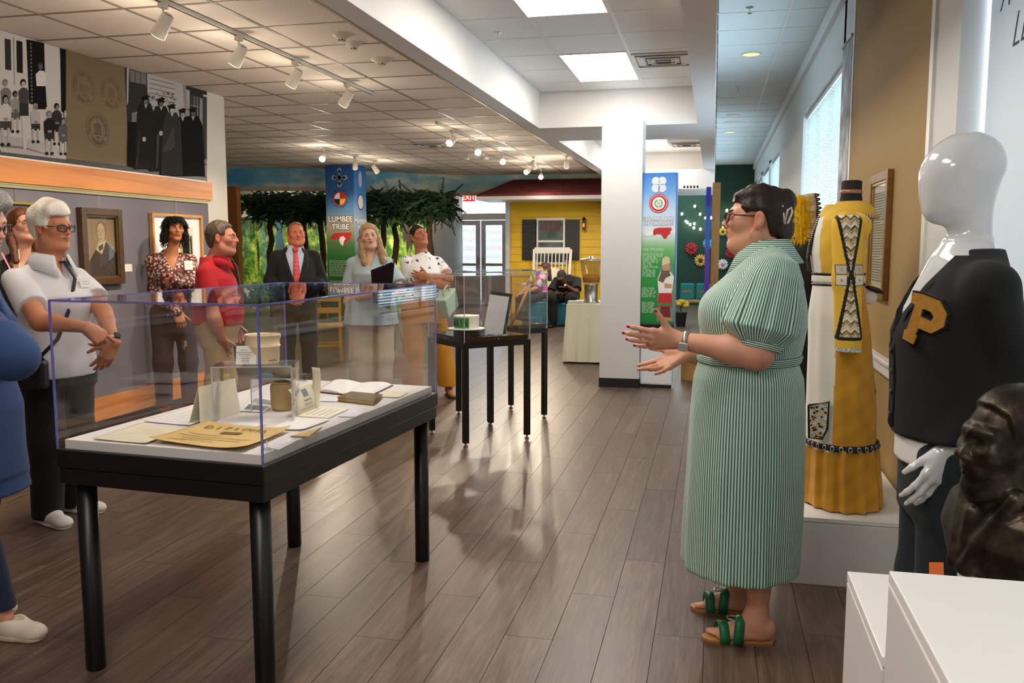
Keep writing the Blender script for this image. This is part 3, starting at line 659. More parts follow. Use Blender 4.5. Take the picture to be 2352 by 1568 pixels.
# ---- refreshment table
rt = empty('refreshment_table', (-1.35, 11.1, 0), 0, 'folding table under a cream tablecloth behind the white column', 'table')
B().box((-.40, -.38, .71), (.42, .38, .735)).build('table_top', M_oak, rt)
for x in (-.33, .35):
    for y in (-.3, .3): B().tube([(x, y, 0), (x, y, .71)], .016, 8).build('leg', M_alu, rt)
cl = B(); N = 72; P0 = []; P1 = []; P2 = []
def rect_ring(t, hx, hy):
    per = 4; s = (t * 4) % 4; k = int(s); u = s - k
    return [(hx * (2 * u - 1), -hy), (hx, hy * (2 * u - 1)), (hx * (1 - 2 * u), hy), (-hx, hy * (1 - 2 * u))][k]
rows_ = []
for zi, (z, e) in enumerate(((.742, 0), (.735, .008), (.6, .012), (.35, .03), (.02, .05))):
    row = []
    for k in range(N + 1):
        x, y = rect_ring(k / N if k < N else 0, .415 + e, .395 + e); r = e * .45 * math.sin(k * 1.9); row.append((x * (1 + r), y * (1 + r), z))
    rows_.append(row)
cl.grid(rows_); cl.add([(-.415, -.395, .742), (.415, -.395, .742), (.415, .395, .742), (-.415, .395, .742)], [(0, 1, 2, 3)])
tc = cl.build('tablecloth', mat('cream_cloth', '#efe8c8', .85, var=.03, vscale=4, bump=.1, bscale=300), None, smooth=False, loc=(-1.35, 11.1, 0)); tag(tc, 'cream tablecloth draped to the floor behind the white column', 'tablecloth')
bd = empty('beverage_dispenser', (-1.50, 10.95, .742), 0, 'clear drink dispenser with orange juice on a steel stand', 'drink dispenser')
B().lathe([(.10, 0), (.105, .01), (.085, .03), (.085, .22), (.095, .235)], 28).build('steel_stand', M_alu, bd, smooth=True)
B().lathe([(.095, .236), (.105, .25), (.145, .52), (.147, .535), (.143, .535), (.10, .252), (.0, .25)], 28, caps=False).build('jar', clear_mat('clear_plastic', '#f2f2ee', .8, 1.45, .05, .04), bd, smooth=True)
B().lathe([(.0, .255), (.098, .255), (.118, .36), (.0, .362)], 28, caps=False).build('juice', mat('orange_juice', '#e8921e', .35, var=.15, vscale=20), bd, smooth=True)
B().lathe([(.15, .535), (.15, .55), (.03, .565), (.025, .585), (.0, .587)], 28, caps=False).build('lid', mat('steel_lid', '#c9c7c2', .25, metal=.8), bd, smooth=True)
B().tube([(0, -.09, .2), (0, -.13, .2), (0, -.14, .17)], .012, 8).build('tap', M_alu, bd)
nk = B()
for k in range(5): nk.bx((0, 0, .004 + .006 * k), (.17, .13, .005), Matrix.Rotation(R(7 * math.sin(k * 2.3)), 3, 'Z'))
tag(nk.build('napkin_stack', M_white2, None, loc=(-1.68, 10.82, .742)), 'small stack of white paper napkins beside the drink dispenser', 'napkins')
cb = empty('crate', (-1.20, 11.05, .742), 0, 'light wooden slatted crate beside the drink dispenser', 'crate')
for k in range(4): B().box((-.16, -.14, .01 + .085 * k), (.16, .14, .085 + .085 * k)).build('slat', M_oak, cb, bevel=.004)
# ---- white square column with black base
wc = struct(empty('column_white', (-.925, 9.15, 0)))
B().box((-.205, -.2, .09), (.205, .2, SZ)).build('shaft', mat('column_white', '#d9d7d6', .55), wc); B().box((-.21, -.205, 0), (.21, .205, .095)).build('column_base', M_blackm, wc)
# ---- tall information kiosk
kk = empty('banner_kiosk', (-.55, 9.06, 0), R(-3), 'slim standing kiosk with a banner reading EASTERN BAND OF CHEROKEE', 'kiosk')
B().box((-.165, -.07, .03), (.165, .07, .60)).build('kiosk_base', mat('kiosk_white', '#eceef2', .25), kk, bevel=.02); B().box((-.15, -.06, 0), (.15, .06, .03)).build('foot', M_blackm, kk)
B().box((-.170, -.072, .60), (.170, .072, .66)).build('black_band', M_black, kk, bevel=.004); B().box((-.178, -.07, .66), (.178, .07, 2.19)).build('kiosk_body', mat('kiosk_blue', '#2f6fb2', .35), kk)
M_che = banner_mat('banner_cherokee', .66, 2.19, [(.0, '#157a35'), (.40, '#2f9a45'), (.52, '#86bd7d'), (.62, '#e4eaf0'), (.76, '#bcd3ee'), (.88, '#6ba3df'), (1, '#2f74c4')])
B().box((-.172, -.076, .665), (.172, -.0705, 2.185)).build('front_banner', M_che, kk)
fr = lambda a, b: Vector((a, -.077, b))
def kz(py): return at(1515, py, 9.0).z
b = B(); cz = kz(424)
for dx, dz in ((.035, .035), (-.035, .035), (.035, -.035), (-.035, -.035)): cpr(b, fr(dx * .9, cz + dz), .042, 20)
b.build('cross_motif', mat('print_cloud', '#d3dbe4', .6), kk)
cz = kz(467)
for r, mm, e in ((.096, M_red, 0), (.086, M_wht, .001), (.082, M_red, .0012), (.062, M_wht, .002), (.048, mat('print_pale', '#cfe3e2', .6), .003), (.014, M_yel, .004)):
    b = B(); cpr(b, fr(0, cz) - Vector((0, e, 0)), r, 28, t=.0016); b.build('seal_ring', mm, kk)
b = B()
for s in (-1, 1):
    for k in range(7): a = R(-70 + 22 * k); cpr(b, fr(s * .036 * math.cos(a), cz + .036 * math.sin(a)) - Vector((0, .0045, 0)), .006, 8)
b.build('wreath', M_prgreen, kk)
[text('title_shadow', t_, .047, fr(0, kz(y_)) + Vector((0, .0004, 0)), X3, Z3, mat('print_shadow', '#6a7a92', .6), kk, bold=.0045, sx=.92) for t_, y_ in (('EASTERN BAND', 506), ('OF CHEROKEE', 517))]
text('banner_title', 'EASTERN BAND', .047, fr(0, kz(506)), X3, Z3, mat('print_title', '#f4f4f6', .6), kk, bold=.0012, sx=.92); text('banner_title', 'OF CHEROKEE', .047, fr(0, kz(517)), X3, Z3, MATS['print_title'], kk, bold=.0012, sx=.92)
b = B(); b.prism([(x * .78 + .03, z) for x, z in state_shape(.27)], fr(0, kz(535)), U, W, .0015); b.build('state_map', M_red, kk)
b = B(); b.prism([(-.14, -.02), (-.09, .02), (-.05, .03), (-.05, -.01), (-.09, -.03)], fr(0, kz(536)) - Vector((0, .001, 0)), U, W, .0015); b.build('county_map', M_wht, kk)
b = B(); rr = random.Random(5); para(b, fr(-.155, kz(572)), U, W, .22, 2, .006, .014, rr)
b2_ = lambda k: .95 if k < 3 else (.72 if k < 12 else .6)
para(b, fr(-.155, kz(583)), U, W, .22, 19, .0055, .0128, rr, cut=lambda k: b2_(k)); para(b, fr(-.155, kz(662)), U, W, .14, 8, .0055, .0128, rr); para(b, fr(-.155, kz(695)), U, W, .135, 9, .0055, .0128, rr); tag(b.build('banner_text', mat('print_text_green', '#bfe0c2', .6), kk), kind='stuff')
# printed child in regalia on the banner
fx = .085; fz = lambda py: kz(py)
def pshape(name, pts, m, e): b = B(); b.prism(pts, fr(fx, 0) - Vector((0, e, 0)), U, W, .001); return b.build(name, m, kk)
H0, H1 = fz(735), fz(592)
hh = H1 - H0; q = lambda l: [(x * hh * .82, H0 + z * hh) for x, z in l]
pshape('printed_shadow', q([(-.16, -.02), (.17, -.02), (.19, .5), (.12, .95), (-.05, 1.02), (-.15, .7)]), mat('print_greygreen', '#6f8f78', .6), .0005)
pshape('printed_leggings', q([(-.10, .03), (.11, .03), (.09, .26), (-.09, .26)]), mat('print_maroon', '#7a1f2c', .6), .001)
pshape('printed_shoes', q([(-.11, .0), (.13, .0), (.12, .05), (-.10, .05)]), mat('print_tan', '#b99a5a', .6), .0015)
pshape('printed_skirt', q([(-.17, .22), (.15, .22), (.11, .47), (-.11, .47)]), M_red, .0015)
pshape('printed_band', q([(-.17, .24), (.15, .24), (.147, .28), (-.165, .28)]), M_prgreen, .002)
pshape('printed_shirt', q([(-.13, .44), (.12, .44), (.16, .70), (.09, .78), (-.10, .78), (-.16, .66)]), M_wht, .002)
pshape('printed_cape', q([(-.15, .64), (-.05, .60), (.0, .68), (.10, .72), (.06, .80), (-.08, .80)]), mat('print_brown', '#6b5a48', .6), .0025)
pshape('printed_hands', q([(-.02, .52), (.12, .52), (.12, .58), (-.02, .6)]), M_prskin, .0025)
pshape('printed_face', q([(-.05, .80), (.06, .80), (.08, .88), (.04, .93), (-.05, .93), (-.07, .86)]), M_prskin, .003)
pshape('printed_cap', q([(-.08, .88), (.08, .92), (.07, 1.0), (.0, 1.03), (-.07, .99)]), mat('print_beige', '#d9c9a9', .6), .0035)
# ---- green play room beyond: soffit, flowers, lights, bench, frame
sf = B(); prof = [(15.0, 2.72), (15.0, 2.40), (15.06, 2.36), (15.2, 2.345), (16.0, 2.345), (16.0, 2.72)]
n_ = len(prof); sf.add([(-1.85, y, z) for y, z in prof] + [(-.02, y, z) for y, z in prof], [tuple(range(n_)), tuple(range(n_, 2 * n_))[::-1]] + [(i, i + n_, (i + 1) % n_ + n_, (i + 1) % n_) for i in range(n_)]); struct(sf.build('trim_10', M_white))
vt = at(1588, 429, 15.0); vv = empty('air_register', (vt.x, 14.995, vt.z), 0, 'small dark slotted air register in the white soffit over the play room', 'vent'); B().box((-.15, -.004, -.035), (.15, .004, .035)).build('frame', M_white2, vv)
for k in range(5): B().box((-.13 + .054 * k, -.007, -.02), (-.10 + .054 * k, -.003, .02)).build('slot', M_black, vv)
def flower(px, py, Y, r, pc, cc, label, npet=14):
    c = at(px, py, Y); e = empty('wall_flower', (c.x, Y, c.z), 0, label, 'wall flower', 'paper flowers on the green wall')
    for k in range(npet):
        a = 2 * math.pi * k / npet; b = B(); b.ell((math.cos(a) * r * .62, -.02 - .01 * (k % 2), math.sin(a) * r * .62), (r * .42, .012, r * .17), 8, 5, Matrix.Rotation(-a, 3, 'Y')); b.build('petal', pc, e, smooth=True)
    B().ell((0, -.03, 0), (r * .38, .03, r * .38), 12, 6).build('flower_centre', cc, e, smooth=True)
    B().box((-.01, -.01, -.01), (.01, .0, .01)).build('pin', M_alu, e)
GY = 21.66
M_fr = mat('flower_red', '#b02428', .7); M_fo = mat('flower_orange', '#d9a24a', .7); M_fc = mat('flower_brown', '#4a2f1c', .8); M_fb = mat('flower_sky', '#5aa6c0', .7)
flower(1588, 571, GY, .16, M_fr, mat('flower_dark_red', '#7a1a1e', .7), 'red paper flower on the green wall above the sunflower', 12)
flower(1609, 598, GY, .15, M_fo, M_fc, 'tan and brown paper sunflower on the green wall beside the blue strip'); flower(1626, 560, GY, .13, M_fb, M_fo, 'pale blue paper flower on the green wall behind the blue strip')
flower(1678, 581, GY, .13, M_fr, MATS['flower_dark_red'], 'red paper flower right of the wooden frame near the speaker', 12); flower(1660, 607, GY, .13, M_white2, mat('flower_pink', '#d88a90', .7), 'white paper daisy right of the wooden frame'); flower(1660, 532, GY, .10, mat('flower_yellow', '#d9b93a', .7), M_fc, 'small yellow paper flower high on the green wall')
M_bulb = emit_mat('fairy_bulb', '#fff2d8', 9)
def string(px, lb):
    e = empty('string_light', (px[0][0], GY - .05 - .03 * len([o for o in bpy.data.objects if o.name.startswith('string_light')]), px[0][1]), 0, lb, 'string light', 'string lights on the green wall'); b = B(); b.tube([(x - px[0][0], 0, z - px[0][1]) for x, z in px], .006, 5); b.build('cord', M_black, e)
    for x, z in px[1::2]: B().ell((x - px[0][0], -.01, z - px[0][1] - .03), (.028, .028, .035), 8, 6).build('bulb', M_bulb, e)
for k, (a, c) in enumerate((((1562, 478), (1600, 508)), ((1572, 500), (1632, 512)), ((1590, 460), (1640, 495)), ((1640, 470), (1720, 455)), ((1650, 520), (1740, 440)))):
    A, C = at(*a, GY), at(*c, GY); string([(A.x + (C.x - A.x) * t / 8, A.z + (C.z - A.z) * t / 8 - .18 * math.sin(math.pi * t / 8)) for t in range(9)], ['string of fairy bulbs at the left of the green wall', 'string of fairy bulbs left of the blue strip, the lower one', 'string of fairy bulbs dropping behind the blue strip', 'string of fairy bulbs high on the green wall over the speaker', 'long string of fairy bulbs rising over the speaker'][k])
bn = empty('bench', (at(1596, 700, 16.5).x, 16.5, 0), 0, 'low bench with two teal flowered cushions in the green room', 'bench')
B().box((-.3, -.2, .42), (.3, .2, .45)).build('seat', M_oak, bn)
for x in (-.25, .25):
    for y in (-.15, .15): B().tube([(x * 1.1, y, 0), (x, y, .42)], .014, 8).build('leg', M_oak, bn)
for s in (-1, 1):
    q = B().box((-.13, -.05, 0), (.13, .05, .30)).build('cushion', mat('teal_cushion', '#1a8a90', .8), bn, bevel=.03, loc=(s * .145, .12, .455)); 
    for k in range(5): B().ell((-.07 + .035 * k, -.054, .14 + .02 * (k % 2)), (.02, .006, .02), 8, 5).build('printed_flower', mat('coral_print', '#c8664a', .8), q)
wf = empty('wood_frame', (-.03, 11.62, 0), 0, 'tall natural wood post frame standing behind the speaker', 'wooden frame')
B().box((-.005, -.05, 0), (.095, .05, 2.20)).build('post', M_oak, wf, bevel=.004); B().box((-.005, -.05, 2.20), (.095, .35, 2.26)).build('lintel', M_oak, wf); B().box((-.005, .30, 0), (.095, .36, 2.2)).build('post', M_oak, wf)
bs = empty('colour_strip', (-.082, 11.48, 0), 0, 'narrow glossy strip shading from blue through purple to red beside the wooden frame', 'strip')
m, n = newmat('blue_purple_red'); z = n.sep(n.obj())[2]; n.base(n.ramp(n.math('DIVIDE', z, 2.2), [(.33, '#b81f2a'), (.40, '#7a3fc0'), (.62, '#6f5ad0'), (.68, '#4a7de8'), (.87, '#3a6ae0'), (.9, '#1f2fd0')])); n.b.inputs['Roughness'].default_value = .25
B().box((-.03, -.008, .02), (.03, .008, 2.2)).build('panel', m, bs); B().box((-.045, -.06, 0), (.045, .06, .02)).build('foot', M_blackm, bs)
ps = empty('wooden_stand', (at(1585, 870, 9.6).x, 9.6, 0), 0, 'small light wooden stand on the floor in front of the green room', 'stand')
B().prism([(-.1, 0), (.1, 0), (.1, .2), (.08, .23), (-.06, .23), (-.1, .19)], (0, .02, .0), X3, Z3, .04).build('panel', M_oak, ps); B().box((-.1, -.2, .30), (.1, .1, .34)).box((-.1, .02, .2), (.1, .05, .32)).build('shelf', M_oak, ps)
yf = empty('yellow_flowers', (at(1568, 700, 16.0).x - .03, 16.0, 0), 0, 'small bunch of yellow flowers in a dark pot beside the bench', 'flowers'); B().lathe([(.08, 0), (.11, .25), (.1, .26)], 14).build('pot', M_blackm, yf)
for k in range(7): B().ell((.09 * math.cos(k), .06 * math.sin(k * 2), .42 + .05 * math.sin(k * 3)), (.06, .05, .04), 8, 6).build('blossom', mat('flower_yellow', '#d9b93a', .7), yf, smooth=True); 
B().tube([(0, 0, .2), (0, 0, .4)], .03, 6).build('stems', M_prgreen, yf)
# ================================================================ DISPLAY TABLE AND VITRINE
TA = R(-4.1); TC = Vector((-1.683, 3.128, 0)); TW, TL, TH = .80, 1.435, .79
Rt = Matrix.Rotation(TA, 3, 'Z')
dt = empty('display_table', TC, TA, 'large black display table with round legs under the clear case', 'table')
B().box((-TW / 2, -TL / 2, TH - .062), (TW / 2, TL / 2, TH)).build('top_frame', M_black, dt, bevel=.004); B().box((-TW / 2 + .006, -TL / 2 + .006, TH - .118), (TW / 2 - .006, TL / 2 - .006, TH - .064)).build('apron', M_black, dt, bevel=.003)
for sx in (-1, 1):
    for sy in (-1, 1): B().lathe([(.031, 0), (.033, .004), (.033, TH - .118)], 24, (sx * (TW / 2 - .06), sy * (TL / 2 - .065), 0)).build('leg', M_black, dt, smooth=True)
DB = lambda empty_case: B().box((-TW / 2 + .022, -TL / 2 + .022, 0), (TW / 2 - .022, TL / 2 - .022, .03)).build('display_board', mat('grey_white_cloth', '#e3dfdb', .9, bump=.1, bscale=500), empty_case)
BZ = TH + .031
M_acr = clear_mat('acrylic', '#fefeff', .8, 1.49, .01, .006)
m = bpy.data.materials.new('acrylic_edge'); m.use_nodes = True; MATS['acrylic_edge'] = m; n = NT(m); n.base('#8f8fe0'); n.b.inputs['Roughness'].default_value = .15; n.b.inputs['Transmission Weight'].default_value = .6; n.b.inputs['IOR'].default_value = 1.3; M_edge = m
def vitrine(parent, w, l, z0, z1, t=.007, e=.006, edge=None):
    edge = edge or M_edge
    for sx in (-1, 1): B().box((sx * w / 2 - t / 2, -l / 2, z0), (sx * w / 2 + t / 2, l / 2, z1)).build('side_pane', M_acr, parent)
    for sy in (-1, 1): B().box((-w / 2 + t / 2, sy * l / 2 - t / 2, z0), (w / 2 - t / 2, sy * l / 2 + t / 2, z1)).build('side_pane', M_acr, parent)
    B().box((-w / 2, -l / 2, z1 - t), (w / 2, l / 2, z1)).build('top_pane', M_acr, parent)
    for sx in (-1, 1):
        for sy in (-1, 1): B().bx((sx * w / 2, sy * l / 2, (z0 + z1) / 2), (e, e, z1 - z0)).build('edge', edge, parent)
        B().bx((sx * w / 2, 0, z1 - .002), (e, l, e)).build('edge', edge, parent); B().bx((0, sx * l / 2, z1 - .002), (w, e, e)).build('edge', edge, parent)
vt = empty('display_case', TC + Vector((0, 0, TH)), TA, 'long clear acrylic case with violet edges over the papers and pail', 'display case')
DB(vt); vitrine(vt, TW - .012, TL - .012, 0, .50)
# ---- things laid in the case
M_pap = mat('paper_white', '#f1efe9', .9); M_par = mat('parchment', '#d8b876', .9, var=.06, vscale=9); M_pale = mat('old_paper', '#e6dcc0', .9, var=.04, vscale=14); M_crm = mat('cream_card', '#e9e2cc', .85)
M_prnt = mat('faded_print', '#8b7346', .9); M_bwp = mat('photo_grey', '#8d8d8d', .8, var=.6, vscale=18)
def bil(c, u, v): return c[0] * (1 - u) * (1 - v) + c[1] * u * (1 - v) + c[2] * u * v + c[3] * (1 - u) * v
def sheet(name, px, m, label, cat='paper', lift=.002, curl=0, n=14, z=None, group=None, extra=None):
    """corner pixels give where on the board the sheet lies; it is a real sheet at that height"""
    z = BZ if z is None else z; c = [onz(x, y, z) for x, y in px]; cen = sum(c, Vector()) / 4; e = empty(name, cen, 0, label, cat, group)
    rr = random.Random(hash(label) % 1000); ph = [rr.uniform(0, 6) for _ in range(3)]
    def P(u, v, dz=0):
        q = bil(c, u, v) - cen; k = curl * (max(0, (abs(u - .5) * 2) ** 4) * .9 + max(0, (abs(v - .5) * 2) ** 4) * .6 + .12 * math.sin(7 * u + ph[0]) * math.sin(5 * v + ph[1]) + .12)
        return q + Vector((0, 0, lift + dz + max(0, k)))
    b = B(); b.grid([[P(u / n, v / n) for v in range(n + 1)] for u in range(n + 1)]); b.build('sheet', m, e, smooth=curl > 0, solid=.0012)
    def patch(nm, u0, u1, v0, v1, mm, dz=.0012, k=10):
        q = B(); q.grid([[P(u0 + (u1 - u0) * i / k, v0 + (v1 - v0) * j / 4, dz) for j in range(5)] for i in range(k + 1)]); q.build(nm, mm, e)
    if extra: extra(patch, P, e)
    return e
def ex_dipl(patch, P, e):
    rr = random.Random(3); i = 0
    o = P(.12, .72); u = (P(.9, .80) - P(.12, .72)); w = (P(.1, .95) - P(.1, .7))
    for k, ch in enumerate('DIPLOMA'):
        q = P(.16 + .105 * k, .76 + .03 * math.sin(k / 6 * math.pi), .004); uu = P(.2 + .105 * k, .76, .004) - P(.12 + .105 * k, .76, .004); ww = P(.16 + .105 * k, .90, .004) - P(.16 + .105 * k, .76, .004)
        text('printed_letter', ch, .045, q, uu, ww, M_prnt, e, ext=.0003)
    patch('printed_emblem', .40, .62, .60, .70, mat('emblem_ink', '#6b5a3a', .9), .003)
    for v, a, c in ((.50, .12, .5), (.40, .08, .86), (.31, .16, .8), (.22, .2, .55), (.16, .1, .3)): patch('printed_line', a, c, v, v + .014, M_prnt, .003)
sheet('parchment_diploma', [(342, 1018), (557, 1041), (668, 992), (474, 978)], M_par, 'large tan parchment with curling edges and printed heading on the board', 'parchment', .003, .012, 20, extra=ex_dipl)
def ex_lines(nl, mm, a=.1, c=.9):
    def f(patch, P, e):
        for k in range(nl): patch('written_line', a, c - .2 * ((k * 7) % 3) / 2, .12 + .76 * k / nl, .12 + .76 * k / nl + .012, mm, .0012)
    return f
M_faint = mat('faint_ink', '#b9b3a8', .9)
sheet('parchment', [(213, 1010), (337, 1021), (427, 985), (321, 975)], M_pale, 'pale aged paper lying at the left corner of the board', 'paper', .002, .003, extra=ex_lines(6, mat('faded_cream', '#cfc3a2', .9)))
sheet('letter', [(330, 969), (435, 979), (520, 946), (439, 936)], M_pap, 'white document behind the pale aged paper', 'paper', .002, .002, extra=ex_lines(8, M_faint))
sheet('paper', [(621, 987), (696, 990), (760, 966), (674, 960)], M_pap, 'white paper in front of the standing certificate', 'paper', .002, .004)
sheet('print_card', [(665, 1004), (714, 1006), (742, 982), (690, 996)], M_par, 'small tan card with a dark border near the case corner', 'card', .002, .001, extra=lambda patch, P, e: [patch('dark_border', 0, 1, 0, .12, M_darkwood), patch('dark_border', .85, 1, 0, 1, M_darkwood)])
_cl = ['white label card beside the tan parchment corner', 'white label card in front of the small brown book', 'white label card between the certificate and the open ledger', 'white label card behind the large parchment', 'bluish label card left of the acrylic riser']
for k, q in enumerate(([(622, 1030), (640, 1034), (684, 1012), (662, 1009)], [(775, 957), (816, 959), (840, 947), (800, 943)], [(734, 922), (776, 923), (790, 913), (748, 911)], [(520, 976), (575, 983), (612, 976), (560, 971)], [(430, 984), (445, 988), (487, 977), (468, 973)])):
    sheet('label_card', q, mat('label_white', '#eef0f4', .8), _cl[k], 'label card', .002, 0, 6, group='label cards in the long case', extra=ex_lines(3, mat('ink_blue_grey', '#8a90a8', .9)))
sheet('envelope', [(866, 912), (917, 914), (939, 902), (895, 897)], M_pale, 'aged envelope at the far corner of the board', 'envelope', .002, .001)
sheet('photo_sheet', [(552, 945), (607, 948), (640, 921), (585, 912)], M_pap, 'printed sheet of black and white pictures under the small riser', 'print', .003, 0, extra=lambda patch, P, e: [patch('printed_picture', .08, .92, .1, .45, M_bwp), patch('printed_picture', .08, .92, .55, .9, M_bwp)])
# open ledger
oc = [onz(x, y, BZ) for x, y in ((727, 901), (845, 914), (903, 886), (762, 877))]; cen = sum(oc, Vector()) / 4
ob = empty('open_ledger', cen, 0, 'open ledger with blank white pages and maroon cover', 'book')
b = B(); b.add([c - cen + Vector((0, 0, z)) for z in (.001, .005) for c in oc], [(0, 3, 2, 1), (4, 5, 6, 7), (0, 1, 5, 4), (1, 2, 6, 5), (2, 3, 7, 6), (3, 0, 4, 7)]); b.build('cover', mat('maroon_cover', '#5a1f30', .6), ob)
for h, (u0, u1) in enumerate(((.015, .5), (.5, .985))):
    b = B(); N = 12
    top = [[bil(oc, u0 + (u1 - u0) * i / N, .02 + .96 * j) - cen + Vector((0, 0, .006 + .016 * math.sin(math.pi * (i / N if h == 0 else 1 - i / N) ** .6) * (.6 + .4 * (i / N if h == 0 else 1 - i / N)))) for j in (0, 1)] for i in range(N + 1)]
    b.grid(top); b.grid([[Vector((p.x, p.y, .005)) for p in r] for r in top][::-1])
    for j in (0, 1): b.grid([[r[j], Vector((r[j].x, r[j].y, .005))] for r in (top if j else top[::-1])])
    b.build('page_block', M_pap, ob)
bc = [onz(x, y, BZ) for x, y in ((774, 922), (859, 932), (880, 915), (806, 908))]; cen = sum(bc, Vector()) / 4
sb = empty('small_book', cen, 0, 'small worn brown book lying closed near the table edge', 'book')
def slab(name, m, z0, z1, k=1.0):
    b = B(); b.add([(c - cen) * k + Vector((0, 0, z)) for z in (z0, z1) for c in bc], [(0, 3, 2, 1), (4, 5, 6, 7), (0, 1, 5, 4), (1, 2, 6, 5), (2, 3, 7, 6), (3, 0, 4, 7)]); return b.build(name, m, sb, bevel=.001)
M_bkc = mat('brown_cover', '#6b532e', .8, var=.3, vscale=30); slab('back_cover', M_bkc, .001, .004); slab('pages', mat('page_edge', '#b08a4a', .9), .004, .016, .96); slab('front_cover', M_bkc, .016, .019)
# risers
M_acr2 = clear_mat('acrylic_riser', '#fafafa', 1.1, 1.49, .01, .03)
M_edge2 = mat('riser_edge', '#dfe6ee', .1, trans=.5)
def riser(pleg, ptop, w, l, rz, label):
    p = onz(*pleg, BZ); h = at(pleg[0], ptop, p.y).z - BZ; e = empty('acrylic_riser', (p.x, p.y, BZ), rz, label, 'riser'); t = .005
    B().box((0, 0, h - t), (w, l, h)).build('shelf', M_acr2, e); B().box((0, 0, 0), (t, l, h - t)).build('side', M_acr2, e); B().box((w - t, 0, 0), (w, l, h - t)).build('side', M_acr2, e)
    for x in (0, w - t): B().bx((x + t / 2, 0, h / 2), (t, .003, h)).build('edge', M_edge2, e)
    B().bx((w / 2, 0, h - t / 2), (w, .003, t)).build('edge', M_edge2, e); B().bx((w / 2, l, h - t / 2), (w, .003, t)).build('edge', M_edge2, e)
    return p, h
p1, h1 = riser((489, 972), 842, .29, .16, TA + R(22), 'taller clear acrylic riser holding the enamel pail')
p2, h2 = riser((577, 946), 868, .19, .13, TA + R(16), 'lower clear acrylic riser beside the standing certificate')
# enamel pail
bcen = at(603, 838, p1.y + .13)
pl = empty('enamel_pail', (bcen.x, p1.y + .135, BZ + h1), R(20), 'cream enamel pail with wire handle on the tall riser', 'pail')
r0 = .0625
M_en = mat('cream_enamel', '#e6cfa9', .3, var=.06, vscale=8)
B().lathe([(0, .002), (r0 * .93, .002), (r0 * .96, .006), (r0, .062), (r0 + .003, .064), (r0 + .003, .067), (r0, .069), (r0 * 1.01, .103), (r0 * 1.04, .105), (r0 * 1.04, .109), (r0 * 1.0, .109), (r0 * .97, .1), (r0 * .9, .008), (0, .006)], 40, caps=False).build('body', M_en, pl, smooth=True)
B().tube([(r0 * 1.03 * math.cos(R(a)), r0 * 1.03 * math.sin(R(a)), .106 + .012 * math.sin(R(a))) for a in range(0, 181, 12)], .0016, 6).build('wire_handle', mat('wire', '#6d5a44', .4, metal=.8), pl)
for s in (-1, 1): B().ell((s * r0 * 1.02, 0, .1), (.004, .008, .01), 8, 6).build('ear', M_en, pl, smooth=True)
for k in range(5): B().ell((r0 * .985 * math.cos(R(-60 + 7 * k)), r0 * .985 * math.sin(R(-60 + 7 * k)), .015 + .004 * math.sin(k * 3)), (.003, .003, .002), 6, 4).build('chip', M_darkwood, pl)
cc = at(565, 836, p1.y + .06)
lc2 = empty('sign_card', (cc.x, p1.y + .06, BZ + h1), R(12), 'white printed card standing in front of the enamel pail', 'card')
B().box((-.038, -.001, .004), (.038, .001, .072)).build('card', M_pap, lc2, rot=(R(-12), 0, 0)); B().tube([(-.015, -.012, .001), (.015, -.012, .001), (0, .02, .05)], .0015, 6).build('easel', M_acr2, lc2)
for k, (w_, z) in enumerate(((.026, .058), (.06, .049), (.044, .042), (.022, .026), (.026, .018))): B().bx((0, -.0125 + (.05 - z) * .2 - .002, z), (w_, .0008, .003)).build('printed_line', M_faint, lc2)
# stoneware pot, refracted image and cards
jg = empty('stoneware_pot', (p2.x + .105, p2.y + .085, BZ + h2), 0, 'grey stoneware pot on the lower riser', 'pot')
B().lathe([(.0, .0), (.032, .0), (.05, .006), (.052, .012), (.043, .03), (.034, .042), (.036, .045), (.0, .05)], 28, caps=False).build('bowl', mat('stoneware', '#8b7f70', .45), jg, smooth=True); B().tube([(.04, 0, .02), (.062, 0, .03), (.058, 0, .05), (.034, 0, .04)], .004, 8).build('handle', mat('handle_tan', '#b99a6a', .4), jg, smooth=True)
cr_ = empty('stoneware_crock', (p2.x + .095, p2.y + .075, BZ), 0, 'tan stoneware crock standing under the lower riser', 'crock'); B().lathe([(.0, 0), (.038, 0), (.045, .02), (.046, h2 * .72), (.04, h2 * .80), (.036, h2 * .8), (.034, .01), (0, .008)], 28, caps=False).build('body', mat('tan_crock', '#b59a6c', .5, var=.1, vscale=15), cr_, smooth=True); B().ring((0, 0, h2 * .8), .034, .042, X3, Y3, .006).build('rim', MATS['tan_crock'], cr_)  # solid tan shape in place of an image refracted by the acrylic
A, C = onz(460, 974, BZ), onz(552, 948, BZ)
tcen = (A + C) / 2; tf = empty('tent_card', tcen, 0, 'tall blank cream folded card standing in front of the tall riser', 'card')
u = C - A; nrm = Vector((-u.y, u.x, 0)).normalized(); hgt = .135
b = B()
for s, off in ((0, 0), (1, .05)):
    P = [A - tcen + nrm * off * 1, C - tcen + nrm * off, C - tcen + nrm * .03 + Vector((.01, 0, hgt)), A - tcen + nrm * .03 + Vector((.025, 0, hgt))]
    B().add(P, [(0, 1, 2, 3)]).build('leaf', M_crm, tf, solid=.0015)
cA, cB = onz(683, 958, BZ), onz(733, 936, BZ); cD, cC = onz(754, 962, BZ), onz(802, 941, BZ); ccen = (cA + cB + cC + cD) / 4
ct = empty('certificate', ccen, 0, 'cream certificate booklet propped open with a curved upright cover', 'certificate')
fl = B(); fl.add([c - ccen + Vector((0, 0, z)) for z in (.001, .005) for c in (cA, cD, cC, cB)], [(0, 3, 2, 1), (4, 5, 6, 7), (0, 1, 5, 4), (1, 2, 6, 5), (2, 3, 7, 6), (3, 0, 4, 7)]); fl.build('lower_leaf', M_crm, ct)
outw = (cA - cD).normalized(); N = 12
